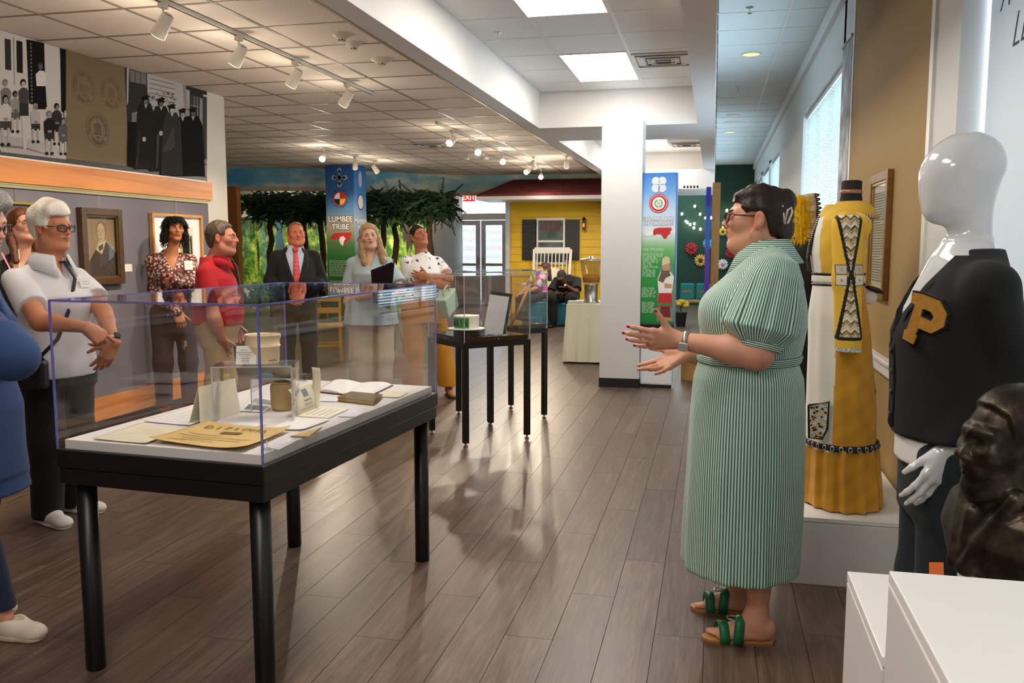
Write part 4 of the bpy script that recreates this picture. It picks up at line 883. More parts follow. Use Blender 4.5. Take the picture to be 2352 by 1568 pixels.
def CP(u, t, dz=0): base = cA.lerp(cB, u) - ccen; q = base + outw * (.035 * t - .035 * math.sin(t * math.pi) * .35) + Vector((0, 0, .004 + .10 * t)); return q - outw * dz
b = B(); b.grid([[CP(u / 6, t / N) for t in range(N + 1)] for u in range(7)]); b.build('upright_leaf', M_crm, ct, smooth=True, solid=.0015)
def cpatch(nm, u0, u1, t0, t1, mm): q = B(); q.grid([[CP(u0 + (u1 - u0) * i / 4, t0 + (t1 - t0) * j / 4, .0018) for j in range(5)] for i in range(5)]); q.build(nm, mm, ct)
for a in range(1): cpatch('printed_crest', .40, .62, .60, .86, mat('crest_ink', '#7d8a98', .8))
uu = (cB - cA).normalized(); ww = (CP(.5, .5) - CP(.5, .4)).normalized()
text('printed_title', 'The Lumbee Tribe', .0085, CP(.5, .45, .003), uu, ww, M_blk, ct, ext=.0002); text('printed_name', 'Summer Teacher', .009, CP(.5, .30, .003), uu, ww, MATS['crest_ink'], ct, ext=.0002, shear=.3)
for t in (.18, .12): cpatch('printed_line', .12, .9, t, t + .014, M_faint)
for k in range(4):
    q = [cA.lerp(cD, .18 + .2 * k).lerp(cB.lerp(cC, .18 + .2 * k), v) - ccen + Vector((0, 0, .006)) for v in (.15, .8)]; B().bar(q[0], q[1], .002, .0006).build('printed_line', M_faint, ct)
fin = empty('curved_card', (p2.x + .21, p2.y + .11, BZ), R(-25), 'pale card curling upward behind the stoneware pot', 'card')
b = B(); b.grid([[(.012 * s_ + .0, .02 * math.sin(t / 10 * 2.2) + 0 * s_, .165 * t / 10) for s_ in (-2, -1, 0, 1, 2)] for t in range(11)]); b.build('leaf', M_crm, fin, smooth=True, solid=.0015); B().box((-.025, -.012, 0), (.025, .012, .002)).build('foot', M_crm, fin)
es = onz(612, 1034, BZ); st = empty('plate_stand', es, R(15), 'tiny clear acrylic stand in the front corner of the case', 'stand')
B().ring((0, 0, .003), .010, .016, X3, Y3, .004, 20).build('ring', M_edge2, st); B().bar((-.004, 0, .005), (-.016, .004, .034), .004, .002).build('prong', M_edge2, st); B().bar((.004, 0, .005), (.002, -.004, .034), .004, .002).build('prong', M_edge2, st)
# ================================================================ SQUARE CASES BEYOND
def square_case(c, rz, zt, zg, label, clabel):
    t = empty('case_stand', (c[0], c[1], 0), rz, label, 'stand'); s = .268
    for a in (-1, 1):
        for b_ in (-1, 1):
            l = B().bx((a * s, b_ * s, (zt + .03) / 2), (.04, .04, zt - .03)).build('leg', M_black, t, bevel=.003); B().lathe([(.016, 0), (.018, .012), (.008, .016), (.008, .03)], 12, (a * s, b_ * s, 0)).build('levelling_foot', M_alu, l)
        B().bx((a * s, 0, zt - .02), (.04, 2 * s - .04, .04)).build('rail', M_black, t); B().bx((0, a * s, zt - .02), (2 * s - .04, .04, .04)).build('rail', M_black, t)
    v = empty('display_case', (c[0], c[1], zt), rz, clabel, 'display case')
    B().box((-s - .005, -s - .005, 0), (s + .005, s + .005, .035)).build('deck', mat('black_gloss', '#0b0b0c', .08), v)
    vitrine(v, 2 * s + .03, 2 * s + .03, .002, zg - zt, .005, .005, M_edge2)
    for k in (-1, 1): B().ell((k * .0, -s - .02, .018), (.006, .004, .006), 8, 6).build('screw', M_alu, v); B().ell((-s - .02, k * .0, .018), (.004, .006, .006), 8, 6).build('screw', M_alu, v)
    return t
cA2, cB2 = (-1.735, 6.385), (-1.755, 7.19)
square_case(cA2, R(45.5), .765, 1.25, 'slim black square-leg stand nearest the display table', 'clear case with the white hat inside')
square_case(cB2, R(45), .775, 1.255, 'slim black square-leg stand behind the one with the hat', 'clear case with the wooden stick, behind the hat case')
hz = .765 + .036; hc = onz(1072, 768, hz)
ht = empty('boater_hat', (hc.x, hc.y, hz), 0, 'white flat-topped hat with a green band reading MAIN in the clear case', 'hat')
M_hat = mat('hat_white', '#f0ede2', .6); tlt = Matrix.Rotation(R(8), 3, 'Y'); cy_ = .045
B().lathe([(.10, 0), (.10, .045), (.0, .046)], 24).build('black_block', M_black, ht)
hb = B(); hb.lathe([(.142, cy_), (.142, cy_ + .004), (.092, cy_ + .007), (.096, cy_ + .095), (.094, cy_ + .10), (.0, cy_ + .102)], 40, caps=False); hb.lathe([(.142, cy_), (.0, cy_)], 40, caps=False); hb.build('hat_body', M_hat, ht, smooth=False)
g = B(); prof = []
for k in range(15):
    a = R(180 + 30 + k * 6.2); prof.append([(.0965 * math.cos(a), .0965 * math.sin(a), cy_ + z) for z in (.012, .088)])
g.grid(prof); g.build('green_band', mat('band_green', '#3f9a3e', .6), ht, solid=.001)
for k, ch in enumerate('MAIN'):
    a = R(180 + 43 + k * 19.5); p = Vector((.0985 * math.cos(a), .0985 * math.sin(a), cy_ + .022)); text('hat_letter', ch, .078, p, (-math.sin(a), math.cos(a), 0), (0, 0, 1), M_blk, ht, ext=.0008, sx=.55, bold=.0015)
pc = onz(1130, 772, hz); pq = empty('plaque', (pc.x - .02, pc.y + .10, hz), R(0), 'leaning grey text panel beside the hat in the clear case', 'panel')
B().box((-.075, -.003, 0), (.075, .003, .30)).build('panel', mat('grey_panel', '#b7bbbc', .5), pq, rot=(R(-14), R(7), 0)); B().box((-.085, .0, 0), (.085, .006, .325)).build('backing', clear_mat('green_acrylic', '#cfeee2', 1, 1.49, .02, .05), pq, rot=(R(-14), R(7), 0), loc=(.01, .006, 0))
for x in (-.05, .05): B().bar((x + .02, .16, .0), (x + .02, .05, .2), .006, .006).build('easel_leg', M_edge2, pq)
sm = onz(1135, 785, hz); gp = empty('glass_pieces', (-1.62, 6.30, hz), 0, 'small scattered clear glass pieces in front of the grey text panel', 'glass')
for k in range(6): B().bx((-.10 + .045 * k, .02 * math.sin(k * 2.1) - .05, .006), (.035, .022, .010), Matrix.Rotation(k * .8, 3, 'Z')).build('glass_piece', M_edge2, gp)
dz3 = .775 + .036; s3 = onz(1172, 755, dz3); stk = empty('wooden_stick', (s3.x, s3.y, dz3), 0, 'long pale wooden stick leaning in the rear clear case', 'stick')
B().tube([(0, 0, .012), (.07, .02, .16), (.15, .05, .36)], [.012, .011, .012], 10).build('shaft', M_oak, stk, smooth=True); B().ell((.152, .05, .372), (.018, .014, .018), 10, 8).build('knob', M_oak, stk, smooth=True)
# yellow wooden chair behind the group
yc = empty('wooden_chair', (at(745, 700, 10.3).x, 10.3, 0), R(25), 'yellow wooden chair standing behind the man in the dark suit', 'chair')
M_yc = wood_mat('yellow_wood', '#b8872a', '#d2a540', 3, (6, 6, .6), .4)
B().box((-.22, -.21, .43), (.22, .21, .46)).build('seat', M_yc, yc, bevel=.008)
for sx in (-1, 1): B().bar((sx * .2, -.19, 0), (sx * .19, -.18, .43), .035, .035).build('leg', M_yc, yc); B().bar((sx * .19, .19, 0), (sx * .2, .27, .95), .035, .035).build('leg', M_yc, yc)
for z in (.62, .77, .91): B().bar((-.2, .20 + .09 * (z - .43), z), (.2, .20 + .09 * (z - .43), z), .07, .018, (0, 1, 0)).build('back_slat', M_yc, yc)
for sy in (-.18, .19): B().bar((-.19, sy, .2), (.19, sy, .2), .022, .022).build('stretcher', M_yc, yc)
# ================================================================ LEFT WALL PICTURES
def lw(px, py, off=0.0): p = onx(px, py, XL); return Vector((XL + off, p.y, p.z))
UY, UZ = Vector((0, 1, 0)), Vector((0, 0, 1))      # along the wall (right in the picture), up ; normal = Y x Z = +X
def printed(name, pts, m, parent, lvl, org):
    q = [(lw(*p).y - org[1], lw(*p).z - org[2]) for p in pts]; b = B(); b.prism(q, (.0018 + .0004 * lvl, 0, 0), UY, UZ, .0003)
    return b.build(name, m, parent)
def wall_panel(name, y0, y1, z0, z1, m, label, cat):
    e = empty(name, (XL + .004, (y0 + y1) / 2, z0), 0, label, cat); B().box((-.02, -(y1 - y0) / 2, 0), (.002, (y1 - y0) / 2, z1 - z0)).build('panel', m, e); return e
tones = {k: mat('sepia_%d' % k, (k / 100 * .98, k / 100 * .93, k / 100 * .92), .9, spec=.1) for k in (1, 2, 4, 7, 12, 20, 32, 48, 62, 74)}
T = tones
ZP1 = CZ - .004
g1 = wall_panel('photo_mural', 4.2, 5.715, 2.112, ZP1, T[62], 'black and white photo mural of people sitting on steps, left of the gold panel', 'photo mural')
z1m = lambda l: [(x / 4.61, 60 + y / 4.61) for x, y in l]
def ellp(cx, cy, rx, ry, n=14, rot=0): return [(cx + rx * math.cos(2 * math.pi * k / n) * math.cos(rot) - ry * math.sin(2 * math.pi * k / n) * math.sin(rot), cy + rx * math.cos(2 * math.pi * k / n) * math.sin(rot) + ry * math.sin(2 * math.pi * k / n) * math.cos(rot)) for k in range(n)]
O1 = tuple(g1.location); Lv = [0]
def s1(pts, tone, nm='printed_shape'):
    Lv[0] += 1; return printed(nm, z1m(pts[::-1]), T[tone], g1, Lv[0] * .12, O1)
s1([(40, 130), (105, 145), (112, 470), (48, 460)], 4); s1([(165, 150), (230, 165), (235, 500), (170, 490)], 2); s1([(270, 140), (330, 150), (345, 830), (300, 820)], 1); s1([(330, 150), (460, 180), (470, 560), (490, 860), (345, 830)], 1)
for k in range(16): s1(ellp(318 + k * .8, 190 + k * 40, 9, 13, 8), 20)
s1([(130, 120), (140, 122), (150, 620), (142, 620)], 32); s1([(628, 235), (690, 250), (690, 940), (640, 900)], 1)
s1([(0, 1150), (200, 1180), (440, 1220), (690, 1330), (690, 1410), (0, 1330)], 48); s1([(0, 1280), (250, 1300), (640, 1400), (250, 1280), (0, 1250)], 20)
def sitter(x, y, s, shirt, pants, skin=32, hair=2, leg=48):
    s1([(x - 45 * s, y + 300 * s), (x - 55 * s, y + 170 * s), (x + 55 * s, y + 170 * s), (x + 60 * s, y + 300 * s)], pants)
    for d in (-30, 30): s1([(x + (d - 12) * s, y + 280 * s), (x + (d + 14) * s, y + 280 * s), (x + (d + 12) * s, y + 430 * s), (x + (d - 8) * s, y + 430 * s)], leg); s1(ellp(x + (d + 2) * s, y + 440 * s, 20 * s, 20 * s, 8), 2)
    s1([(x - 60 * s, y + 90 * s), (x - 20 * s, y + 45 * s), (x + 25 * s, y + 45 * s), (x + 60 * s, y + 90 * s), (x + 55 * s, y + 215 * s), (x - 55 * s, y + 215 * s)], shirt)
    s1(ellp(x, y, 30 * s, 40 * s), hair); s1(ellp(x + 5 * s, y + 12 * s, 21 * s, 30 * s), skin); s1(ellp(x + 12 * s, y + 8 * s, 3 * s, 3 * s, 6), 7); s1(ellp(x + 5 * s, y + 195 * s, 26 * s, 16 * s, 8), skin)
def stander(x, y, s, shirt, pants, skin=32, hair=2, bare=False):
    if bare: s1([(x - 20 * s, y + 320 * s), (x + 40 * s, y + 320 * s), (x + 35 * s, y + 700 * s), (x + 5 * s, y + 700 * s)], 62)
    s1([(x - 40 * s, y + 200 * s), (x + 55 * s, y + 200 * s), (x + 60 * s, y + (350 if bare else 460) * s), (x - 40 * s, y + (350 if bare else 460) * s)], pants)
    s1([(x - 50 * s, y + 90 * s), (x - 10 * s, y + 50 * s), (x + 35 * s, y + 55 * s), (x + 65 * s, y + 100 * s), (x + 55 * s, y + 215 * s), (x - 40 * s, y + 215 * s)], shirt)
    s1(ellp(x, y, 30 * s, 42 * s), hair); s1(ellp(x + 3 * s, y + 14 * s, 21 * s, 30 * s), skin)
stander(45, 600, 1.0, 20, 7, 32, 20); stander(418, 420, 1.0, 74, 1, 12, 4); sitter(150, 720, .9, 32, 12, 12, 1); stander(235, 600, 1.0, 7, 4, 48, 1, True)
sitter(45, 770, 1.1, 62, 7, 32, 2); sitter(365, 850, .85, 48, 4, 20, 32); sitter(590, 850, .9, 4, 2, 20, 1); sitter(510, 930, .95, 2, 4, 32, 20); sitter(655, 1000, .8, 12, 12, 32, 4); s1(ellp(690 - 12, 930, 12, 40), 48)
gp_ = wall_panel('seal_panel', 5.717, 6.447, 2.112, ZP1, mat('gold_panel', '#6f5a33', .6), 'gold wall panel bearing three round university seals', 'wall panel')
M_sl = mat('seal_dark', '#3c3126', .6); M_sl2 = mat('seal_faint', '#5e4c33', .6)
def wall_seal(px, py, r, m, top, bot, icon):
    p = lw(px, py); c = Vector((.0025, p.y - gp_.location[1], p.z - gp_.location[2])); s = empty('seal', c, parent=gp_)
    B().ring((0, 0, 0), r * .975, r, UY, UZ, .0005, 48).build('outer_ring', m, s); B().ring((0, 0, 0), r * .64, r * .665, UY, UZ, .0005, 40).build('inner_ring', m, s)
    ring_text('seal_lettering', top, r * .72, r * .26, (0, 0, 0), UY, UZ, m, s, R(205), R(-25)); ring_text('seal_lettering', bot, r * .70, r * .27, (0, 0, 0), UY, UZ, m, s, R(228), R(312), flip=True)
    if icon == 'temple':
        b = B(); f_ = lambda l: [(x * r, z * r) for x, z in l]
        b.prism(f_([(-.36, .22), (.36, .22), (.0, .44)]), (0, 0, 0), UY, UZ, .0005); b.prism(f_([(-.32, .15), (.32, .15), (.32, .2), (-.32, .2)]), (0, 0, 0), UY, UZ, .0005)
        for k in range(4): b.prism(f_([(-.27 + .155 * k, -.22), (-.18 + .155 * k, -.22), (-.18 + .155 * k, .15), (-.27 + .155 * k, .15)]), (0, 0, 0), UY, UZ, .0005)
        b.prism(f_([(-.34, -.29), (.34, -.29), (.34, -.22), (-.34, -.22)]), (0, 0, 0), UY, UZ, .0005); tag(b.build('temple_emblem', m, s), kind='stuff')
        text('seal_year', '1887', r * .18, (0, 0, -r * .50), UY, UZ, m, s, ext=.0004)
    else:
        b = B(); f_ = lambda l: [(x * r, z * r) for x, z in l]
        for q in (-1, 1): b.prism(f_([(0, -.2), (q * .36, -.14), (q * .36, .22), (0, .16)][::q]), (0, 0, 0), UY, UZ, .0005)
        b.prism(f_([(-.4, -.28), (.4, -.28), (.4, -.2), (-.4, -.2)]), (0, 0, 0), UY, UZ, .0005); b.build('book_emblem', m, s); text('seal_year', '1887', r * .18, (0, 0, -r * .48), UY, UZ, m, s, ext=.0004)
wall_seal(191, 201, .128, M_sl2, 'PEMBROKE STATE UNIVERSITY', 'PEMBROKE, N.C.', 'book'); wall_seal(254, 215, .128, M_sl2, 'PEMBROKE STATE COLLEGE', 'PEMBROKE, NC', 'temple'); wall_seal(223, 298, .132, M_sl, 'The University of North Carolina', 'PEMBROKE', 'temple')
g2 = wall_panel('photo_mural', 6.449, 7.57, 2.112, ZP1, T[4], 'black and white photo mural of graduates in caps and gowns, right of the gold panel', 'photo mural')
O2 = tuple(g2.location); z2m = lambda l: [(280 + x / 5.058, 130 + y / 5.058) for x, y in l]; Lv[0] = 0
def s2(pts, tone, nm='printed_shape'): Lv[0] += 1; return printed(nm, z2m(pts[::-1]), T[tone], g2, Lv[0] * .15, O2)
s2([(50, 120), (75, 130), (65, 540), (50, 560)], 48); s2([(80, 150), (280, 205), (280, 330), (90, 290)], 20); s2([(285, 200), (660, 300), (780, 360), (780, 800), (340, 640), (290, 420)], 48)
for k in range(5): s2([(312, 250 + 55 * k), (610, 320 + 55 * k), (610, 328 + 55 * k), (312, 258 + 55 * k)], 12)
for k in range(3): s2([(140 + 65 * k, 165 + 17 * k), (147 + 65 * k, 167 + 17 * k), (152 + 65 * k, 300 + 15 * k), (145 + 65 * k, 300 + 15 * k)], 7)
s2([(700, 320), (740, 330), (770, 700), (720, 700)], 32); s2([(735, 340), (980, 400), (980, 450), (740, 380)], 4); s2([(790, 440), (910, 470), (900, 770), (800, 740)], 7)
for a in ((830, 460, 840, 760), (865, 470, 872, 765)): s2([(a[0], a[1]), (a[0] + 8, a[1]), (a[2] + 5, a[3]), (a[2] - 3, a[3])], 32)
s2([(790, 560), (905, 585), (905, 592), (790, 567)], 32); s2([(900, 480), (930, 490), (930, 1100), (890, 800)], 32); s2([(930, 460), (980, 470), (980, 1200), (930, 1100)], 7); s2([(880, 1180), (980, 1200), (980, 1390), (880, 1380)], 32); s2([(880, 1240), (980, 1250), (980, 1260), (880, 1250)], 7)
rr = random.Random(9)
for k in range(60): s2(ellp(rr.uniform(300, 620), rr.uniform(420, 620), rr.uniform(5, 16), rr.uniform(4, 12), 7), rr.choice((4, 12, 20)))
def grad(x, y, w, h, gown, skin, tass=1):
    s2([(x - w * .35, y + 40), (x + w * .35, y + 40), (x + w * .62, y + 160), (x + w * .75, y + h), (x - w * .75, y + h), (x - w * .6, y + 160)], gown); s2([(x - 18, y + 40), (x + 22, y + 40), (x + 4, y + 95)], 48)
    s2(ellp(x, y, 32, 48), 1); s2(ellp(x + 4, y + 12, 24, 36), skin); s2([(x - 55, y - 35), (x + 15, y - 62), (x + 55, y - 45), (x - 10, y - 14)], 1); s2([(x - 34, y - 30), (x + 34, y - 30), (x + 34, y - 5), (x - 34, y - 5)], 1)
s2([(100, 650), (170, 640), (165, 780), (100, 760)], 20); s2([(60, 760), (170, 760), (190, 1290), (50, 1270)], 1)
grad(262, 510, 170, 800, 2, 20); grad(440, 535, 170, 800, 2, 12); grad(690, 660, 190, 730, 1, 32); grad(810, 650, 190, 740, 1, 12); grad(565, 610, 170, 770, 4, 48)
for x, y in ((243, 960), (438, 890), (545, 1050)): s2(ellp(x, y, 22, 30, 9), 48)
s2([(450, 1100), (590, 800), (600, 1050), (480, 1110)], 7); s2([(180, 860), (200, 860), (170, 1280), (140, 1280)], 4); s2([(390, 900), (420, 910), (400, 1300), (380, 1300)], 7)
# framed pictures hung from the rail
def frame(parent, w, h, fw, d, m, inner, inner_m, glass=True, lip=None):
    for s in (-1, 1):
        B().box((-.002, s * (w / 2 - fw / 2) - fw / 2, 0), (d, s * (w / 2 - fw / 2) + fw / 2, h)).build('frame_side', m, parent, bevel=.004)
        B().box((-.002, -w / 2 + fw, (h - fw) * (s > 0)), (d, w / 2 - fw, (h - fw) * (s > 0) + fw)).build('frame_rail', m, parent, bevel=.004)
    if lip:
        for s in (-1, 1): B().box((d * .5, s * (w / 2 - fw) - .006 - .006 * s, fw - .01), (d * .8, s * (w / 2 - fw) + .006 - .006 * s, h - fw + .01)).build('frame_lip', lip, parent); B().box((d * .5, -w / 2 + fw, (h - fw if s > 0 else fw) - .006 - .006 * s), (d * .8, w / 2 - fw, (h - fw if s > 0 else fw) + .006 - .006 * s)).build('frame_lip', lip, parent)
    B().box((.002, -w / 2 + fw * .7, fw * .7), (.010, w / 2 - fw * .7, h - fw * .7)).build(inner, inner_m, parent)
    if glass: B().box((.0165, -w / 2 + fw, fw), (.018, w / 2 - fw, h - fw)).build('glass', clear_mat('picture_glass', '#ffffff', .7, 1.45), parent)
def hang(parent, h):
    B().tube([(.012, 0, h), (.014, 0, 1.875 - parent.location[2])], .0022, 6).build('hanging_wire', mat('wire_pale', '#b9ad9a', .4), parent)
a, c = lw(178, 480), lw(273, 650); pf = empty('framed_portrait', (XL + .006, (a.y + c.y) / 2, 1.155), 0, 'dark framed sepia portrait of a bow-tied man on the grey wall', 'picture frame')
PWd, PHt = c.y - a.y + .04, .60
frame(pf, PWd, PHt, .055, .045, M_darkwood, 'portrait_print', mat('sepia_print', '#8f7a5c', .6, var=.25, vscale=3), lip=mat('gilt_lip', '#5a4528', .4))
def pp(pts, m, lvl): b = B(); b.prism([(x * PWd, z * PHt) for x, z in pts], (.0105 + .0005 * lvl, 0, 0), UY, UZ, .0004); b.build('portrait_shape', m, pf)
pp([(-.38, .10), (.38, .10), (.38, .40), (.22, .52), (.1, .58), (-.06, .52), (-.3, .3)], mat('sepia_dark', '#3a2f24', .6), 0); pp([(-.12, .46), (.02, .40), (.14, .58), (.0, .62)], mat('sepia_shirt', '#b7a68a', .6), 1); pp([(-.06, .50), (.06, .54), (.05, .47), (-.04, .44)], MATS['sepia_dark'], 2)
pp(ellp(.03, .70, .125, .145, 18), mat('sepia_hair', '#6b5a46', .6), 1); pp(ellp(.02, .68, .10, .125, 18), mat('sepia_skin', '#ad9472', .6), 2)
for x in (-.025, .06): pp(ellp(x, .70, .020, .007, 8), mat('sepia_mid', '#6a563f', .6), 3); pp(ellp(x, .722, .026, .005, 8), MATS['sepia_mid'], 3)
pp([(.0, .69), (.03, .69), (.035, .64), (-.005, .64)], MATS['sepia_print'], 3); pp(ellp(.015, .605, .035, .006, 8), MATS['sepia_mid'], 3); pp([(-.08, .70), (-.06, .58), (.0, .56), (-.03, .62), (-.05, .72)], mat('sepia_shade', '#97805f', .6), 2.5)
hang(pf, PHt)
a, c = lw(340, 490), lw(463, 650); fr2 = empty('framed_artwork', (XL + .006, (a.y + c.y) / 2, 1.14), 0, 'light oak framed picture with white mat behind the curly haired woman', 'picture frame')
W2, H2 = c.y - a.y, .605; frame(fr2, W2, H2, .028, .035, wood_mat('light_oak', '#b57d3c', '#d39a54', 3, (6, 1, 6), .4), 'mat_board', M_pap)
for x0, x1, z0, z1, mm in ((.05, .30, .30, .68, mat('art_gold', '#cfa85a', .7)), (.10, .24, .34, .56, mat('art_sky', '#9fb4bf', .7)), (.12, .28, .22, .34, mat('art_olive', '#8a8448', .7)), (.26, .33, .4, .8, mat('art_cream', '#e6d9b4', .7))): B().box((.0105, x0 * W2, z0 * H2), (.0112, x1 * W2, z1 * H2)).build('painted_shape', mm, fr2)
hang(fr2, H2)
fr3 = empty('framed_picture', (XL + .006, 5.02, 1.15), 0, 'brass framed picture behind the woman in the black blazer', 'picture frame'); frame(fr3, .62, .62, .022, .03, M_brass, 'print', mat('print_dark', '#5b5a5c', .6, var=.3, vscale=5)); hang(fr3, .62)
a, c = lw(274, 607), lw(303, 623); lb = B().box((0, 0, 0), (.004, c.y - a.y, a.z - c.z)).build('wall_label', mat('label_paper', '#ece6de', .8), None, loc=(XL, a.y, c.z)); tag(lb, 'small white caption card on the grey wall right of the portrait', 'label')
lb2 = B().box((0, 0, 0), (.004, .10, .05)).build('wall_label', MATS['label_paper'], None, loc=(XL, lw(466, 605).y, 1.32)); tag(lb2, 'small white caption card right of the oak framed picture', 'label')
# ================================================================ RIGHT WALL THINGS
fd = empty('framed_document', (XR - .001, 5.155, 1.18), R(180), 'narrow brown framed document on the tan wall', 'picture frame')
M_brf = wood_mat('brown_frame', '#6a4320', '#8f6230', 3, (6, 1, 6), .35)
frame(fd, .54, .68, .05, .03, M_brf, 'document', M_pale, lip=M_brass)
b = B(); rr = random.Random(8); para(b, Vector((.0115, -.19, .57)), UY, UZ, .38, 34, .005, .0145, rr, t=.0004); tag(b.build('written_lines', mat('sepia_ink', '#8f8067', .8), fd), kind='stuff')
bw = empty('photo_banner', (XR - .002, 6.74, .9), 0, 'tall black and white photo banner beside the window blinds', 'banner')
B().box((-.006, -.23, 0), (.0, .23, 2.0)).build('print', mat('bw_print', '#9a9ea6', .5, var=.9, vscale=5), bw); B().tube([(-.008, -.23, 2.0), (-.008, .23, 2.0)], .01, 8).build('rod', M_alu, bw)
def pedestal(name, lo, hi, label):
    e = empty(name, ((lo[0] + hi[0]) / 2, (lo[1] + hi[1]) / 2, 0), 0, label, 'pedestal'); hx, hy, z = (hi[0] - lo[0]) / 2, (hi[1] - lo[1]) / 2, hi[2]
    B().box((-hx, -hy, 0), (hx, hy, z - .022)).build('box', mat('pedestal_white', '#e2e0df', .45), e, bevel=.003); B().box((-hx, -hy, z - .02), (hx, hy, z)).build('top', mat('pedestal_top', '#efeeec', .35), e, bevel=.002); return e
pedestal('pedestal', (.287, .80, 0), (.79, 1.452, .95), 'white box pedestal filling the bottom right corner, the nearest one'); pedestal('pedestal', (.285, 1.462, 0), (.79, 1.848, .80), 'lower white box pedestal just behind the nearest one')
pedestal('pedestal', (.605, 1.95, 0), (.84, 2.27, .735), 'white pedestal under the bronze bust'); pedestal('plinth', (.30, 3.85, 0), (.88, 4.85, .30), 'low wide white plinth under the yellow dress')
oc_ = onz(2152, 1300, .74); oe = empty('orange_card', (at(2152, 1300, 1.83).x, 1.825, .801), R(12), 'small orange card standing in front of the bronze bust', 'card'); B().box((-.014, -.001, 0), (.014, .001, .038)).build('card', mat('orange_card', '#d2672a', .7), oe, rot=(R(-10), 0, 0)); B().box((-.012, -.004, 0), (.012, .008, .002)).build('foot', M_blackm, oe)
# ================================================================ CEILING FITTINGS
M_fit = mat('fixture_white', '#d9d3c8', .4)
def track(x, y0, y1, label): 
    e = empty('light_track', (x, y0, CZ - .004), 0, label, 'light track'); B().box((-.018, 0, -.022), (.018, y1 - y0, 0)).build('rail', M_fit, e); B().box((-.006, .01, -.0235), (.006, y1 - y0 - .01, -.021)).build('slot', M_black, e); return e
track(-3.22, 2.6, 8.04, 'white track light rail along the near ceiling over the left wall'); track(-3.24, 10.06, 17.3, 'distant track light rail with lit spotlights pointing this way'); track(-5.74, 12.2, 14.5, 'short distant track light rail above the banner column')
M_lens = emit_mat('spot_lens', '#fff0d8', 40); M_lens_off = emit_mat('spot_lens_side', '#ffe2b8', 6)
def track_head(p, aim, label, power, lit=True, L=.15, r=.045):
    d = Vector(aim).normalized(); e = empty('track_spotlight', p, 0, label, 'spotlight', 'track spotlights')
    B().box((-.016, -.03, -.03), (.016, .03, 0)).build('adapter', M_fit, e); B().tube([(0, 0, -.03), (0, 0, -.085)], .008, 8).build('stem', M_fit, e)
    c = Vector((0, 0, -.12)); b = B(); b.tube([c - d * L * .45, c - d * L * .4, c + d * L * .35, c + d * L * .55], [r * .55, r * .8, r, r * 1.05], 18); hd = b.build('head', M_fit, e, smooth=False)
    b = B(); s, w, _ = frame_of(d); b.disc(c + d * (L * .551), r * .93, s, w, .002, 18); b.disc(c + d * (L * .551), r * .93, w, s, .002, 18); b.build('lens', M_lens if lit else M_lens_off, hd)
    ld = bpy.data.lights.new('track_lamp', 'SPOT'); ld.energy = power; ld.color = (1, .84, .64); ld.spot_size = R(75); ld.spot_blend = .6; ld.shadow_soft_size = .04
    lo = bpy.data.objects.new('track_lamp', ld); COL.objects.link(lo); lo.parent = e; lo.location = c + d * (L * .62); lo.rotation_euler = (-d).to_track_quat('Z', 'Y').to_euler()
    gd = bpy.data.lights.new('track_lamp_spill', 'POINT'); gd.energy = power * .065; gd.color = (1, .84, .66); gd.shadow_soft_size = .06
    go = bpy.data.objects.new('track_lamp_spill', gd); COL.objects.link(go); go.parent = e; go.location = c + d * (L * .95) + Vector((0, 0, -.10)); return e
for k, y in enumerate((3.7, 4.75, 5.6, 6.43, 7.42)):
    track_head((-3.22, y, CZ - .026), (-.55, .05, -.75), ['cream track spotlight above the frame, first along the near rail', 'cream track spotlight aimed at the left wall, nearest along the rail', 'cream track spotlight second along the near rail', 'cream track spotlight third along the near rail', 'cream track spotlight at the far end of the near rail'][k], SPOT_W * .85, False)
for k, y in enumerate((10.7, 11.9, 13.35, 15.3, 16.5)):
    track_head((-3.24, y, CZ - .026), [(-.15, -.7, -.45), (.35, -.8, -.42), (.4, -.85, -.4), (-.2, -.8, -.4), (.15, -.85, -.38)][k], ['lit round spotlight nearest on the distant rail', 'lit round spotlight second on the distant rail', 'lit round spotlight third on the distant rail', 'lit round spotlight fourth on the distant rail', 'lit round spotlight farthest on the distant rail'][k], SPOT_W * .9)
for k, (y, am) in enumerate(((12.3, (.2, -.85, -.4)), (13.5, (-.3, .6, -.7)), (14.35, (.3, .6, -.6)))): track_head((-5.74, y, CZ - .026), am, ['lit round spotlight above the man in the suit', 'white spotlight turned to the banner column', 'white spotlight on the end of the short rail'][k], SPOT_W * 1.2, k == 0)
track(-8.6, 17.0, 18.0, 'hidden track rail behind the sky-painted fascia, left') if False else None
for k, (x, y, am) in enumerate(((-8.6, 16.6, (-.1, .75, -.55)), (-7.3, 16.9, (.0, .7, -.6)), (-6.6, 17.3, (.1, .6, -.7)), (-9.8, 16.4, (0, .8, -.5)), (-5.4, 18.4, (0, -.2, -1)), (-2.95, 14.4, (.1, .7, -.75)), (-2.4, 14.4, (-.1, .7, -.7)))): track_head((x, y, CZ - .0), am, ['spotlight behind the sky-painted fascia over the forest mural, %s' % q for q in ('left one', 'middle one', 'right one', 'far left one')][k] if k < 4 else ['ceiling spotlight in the recess before the glazed doors', 'ceiling spotlight facing the yellow house, left one', 'ceiling spotlight facing the yellow house, right one'][k - 4], SPOT_W * (1.7 if k < 5 else 1.0), False)  # the recess and house spots are extra lamps added to brighten the far hall
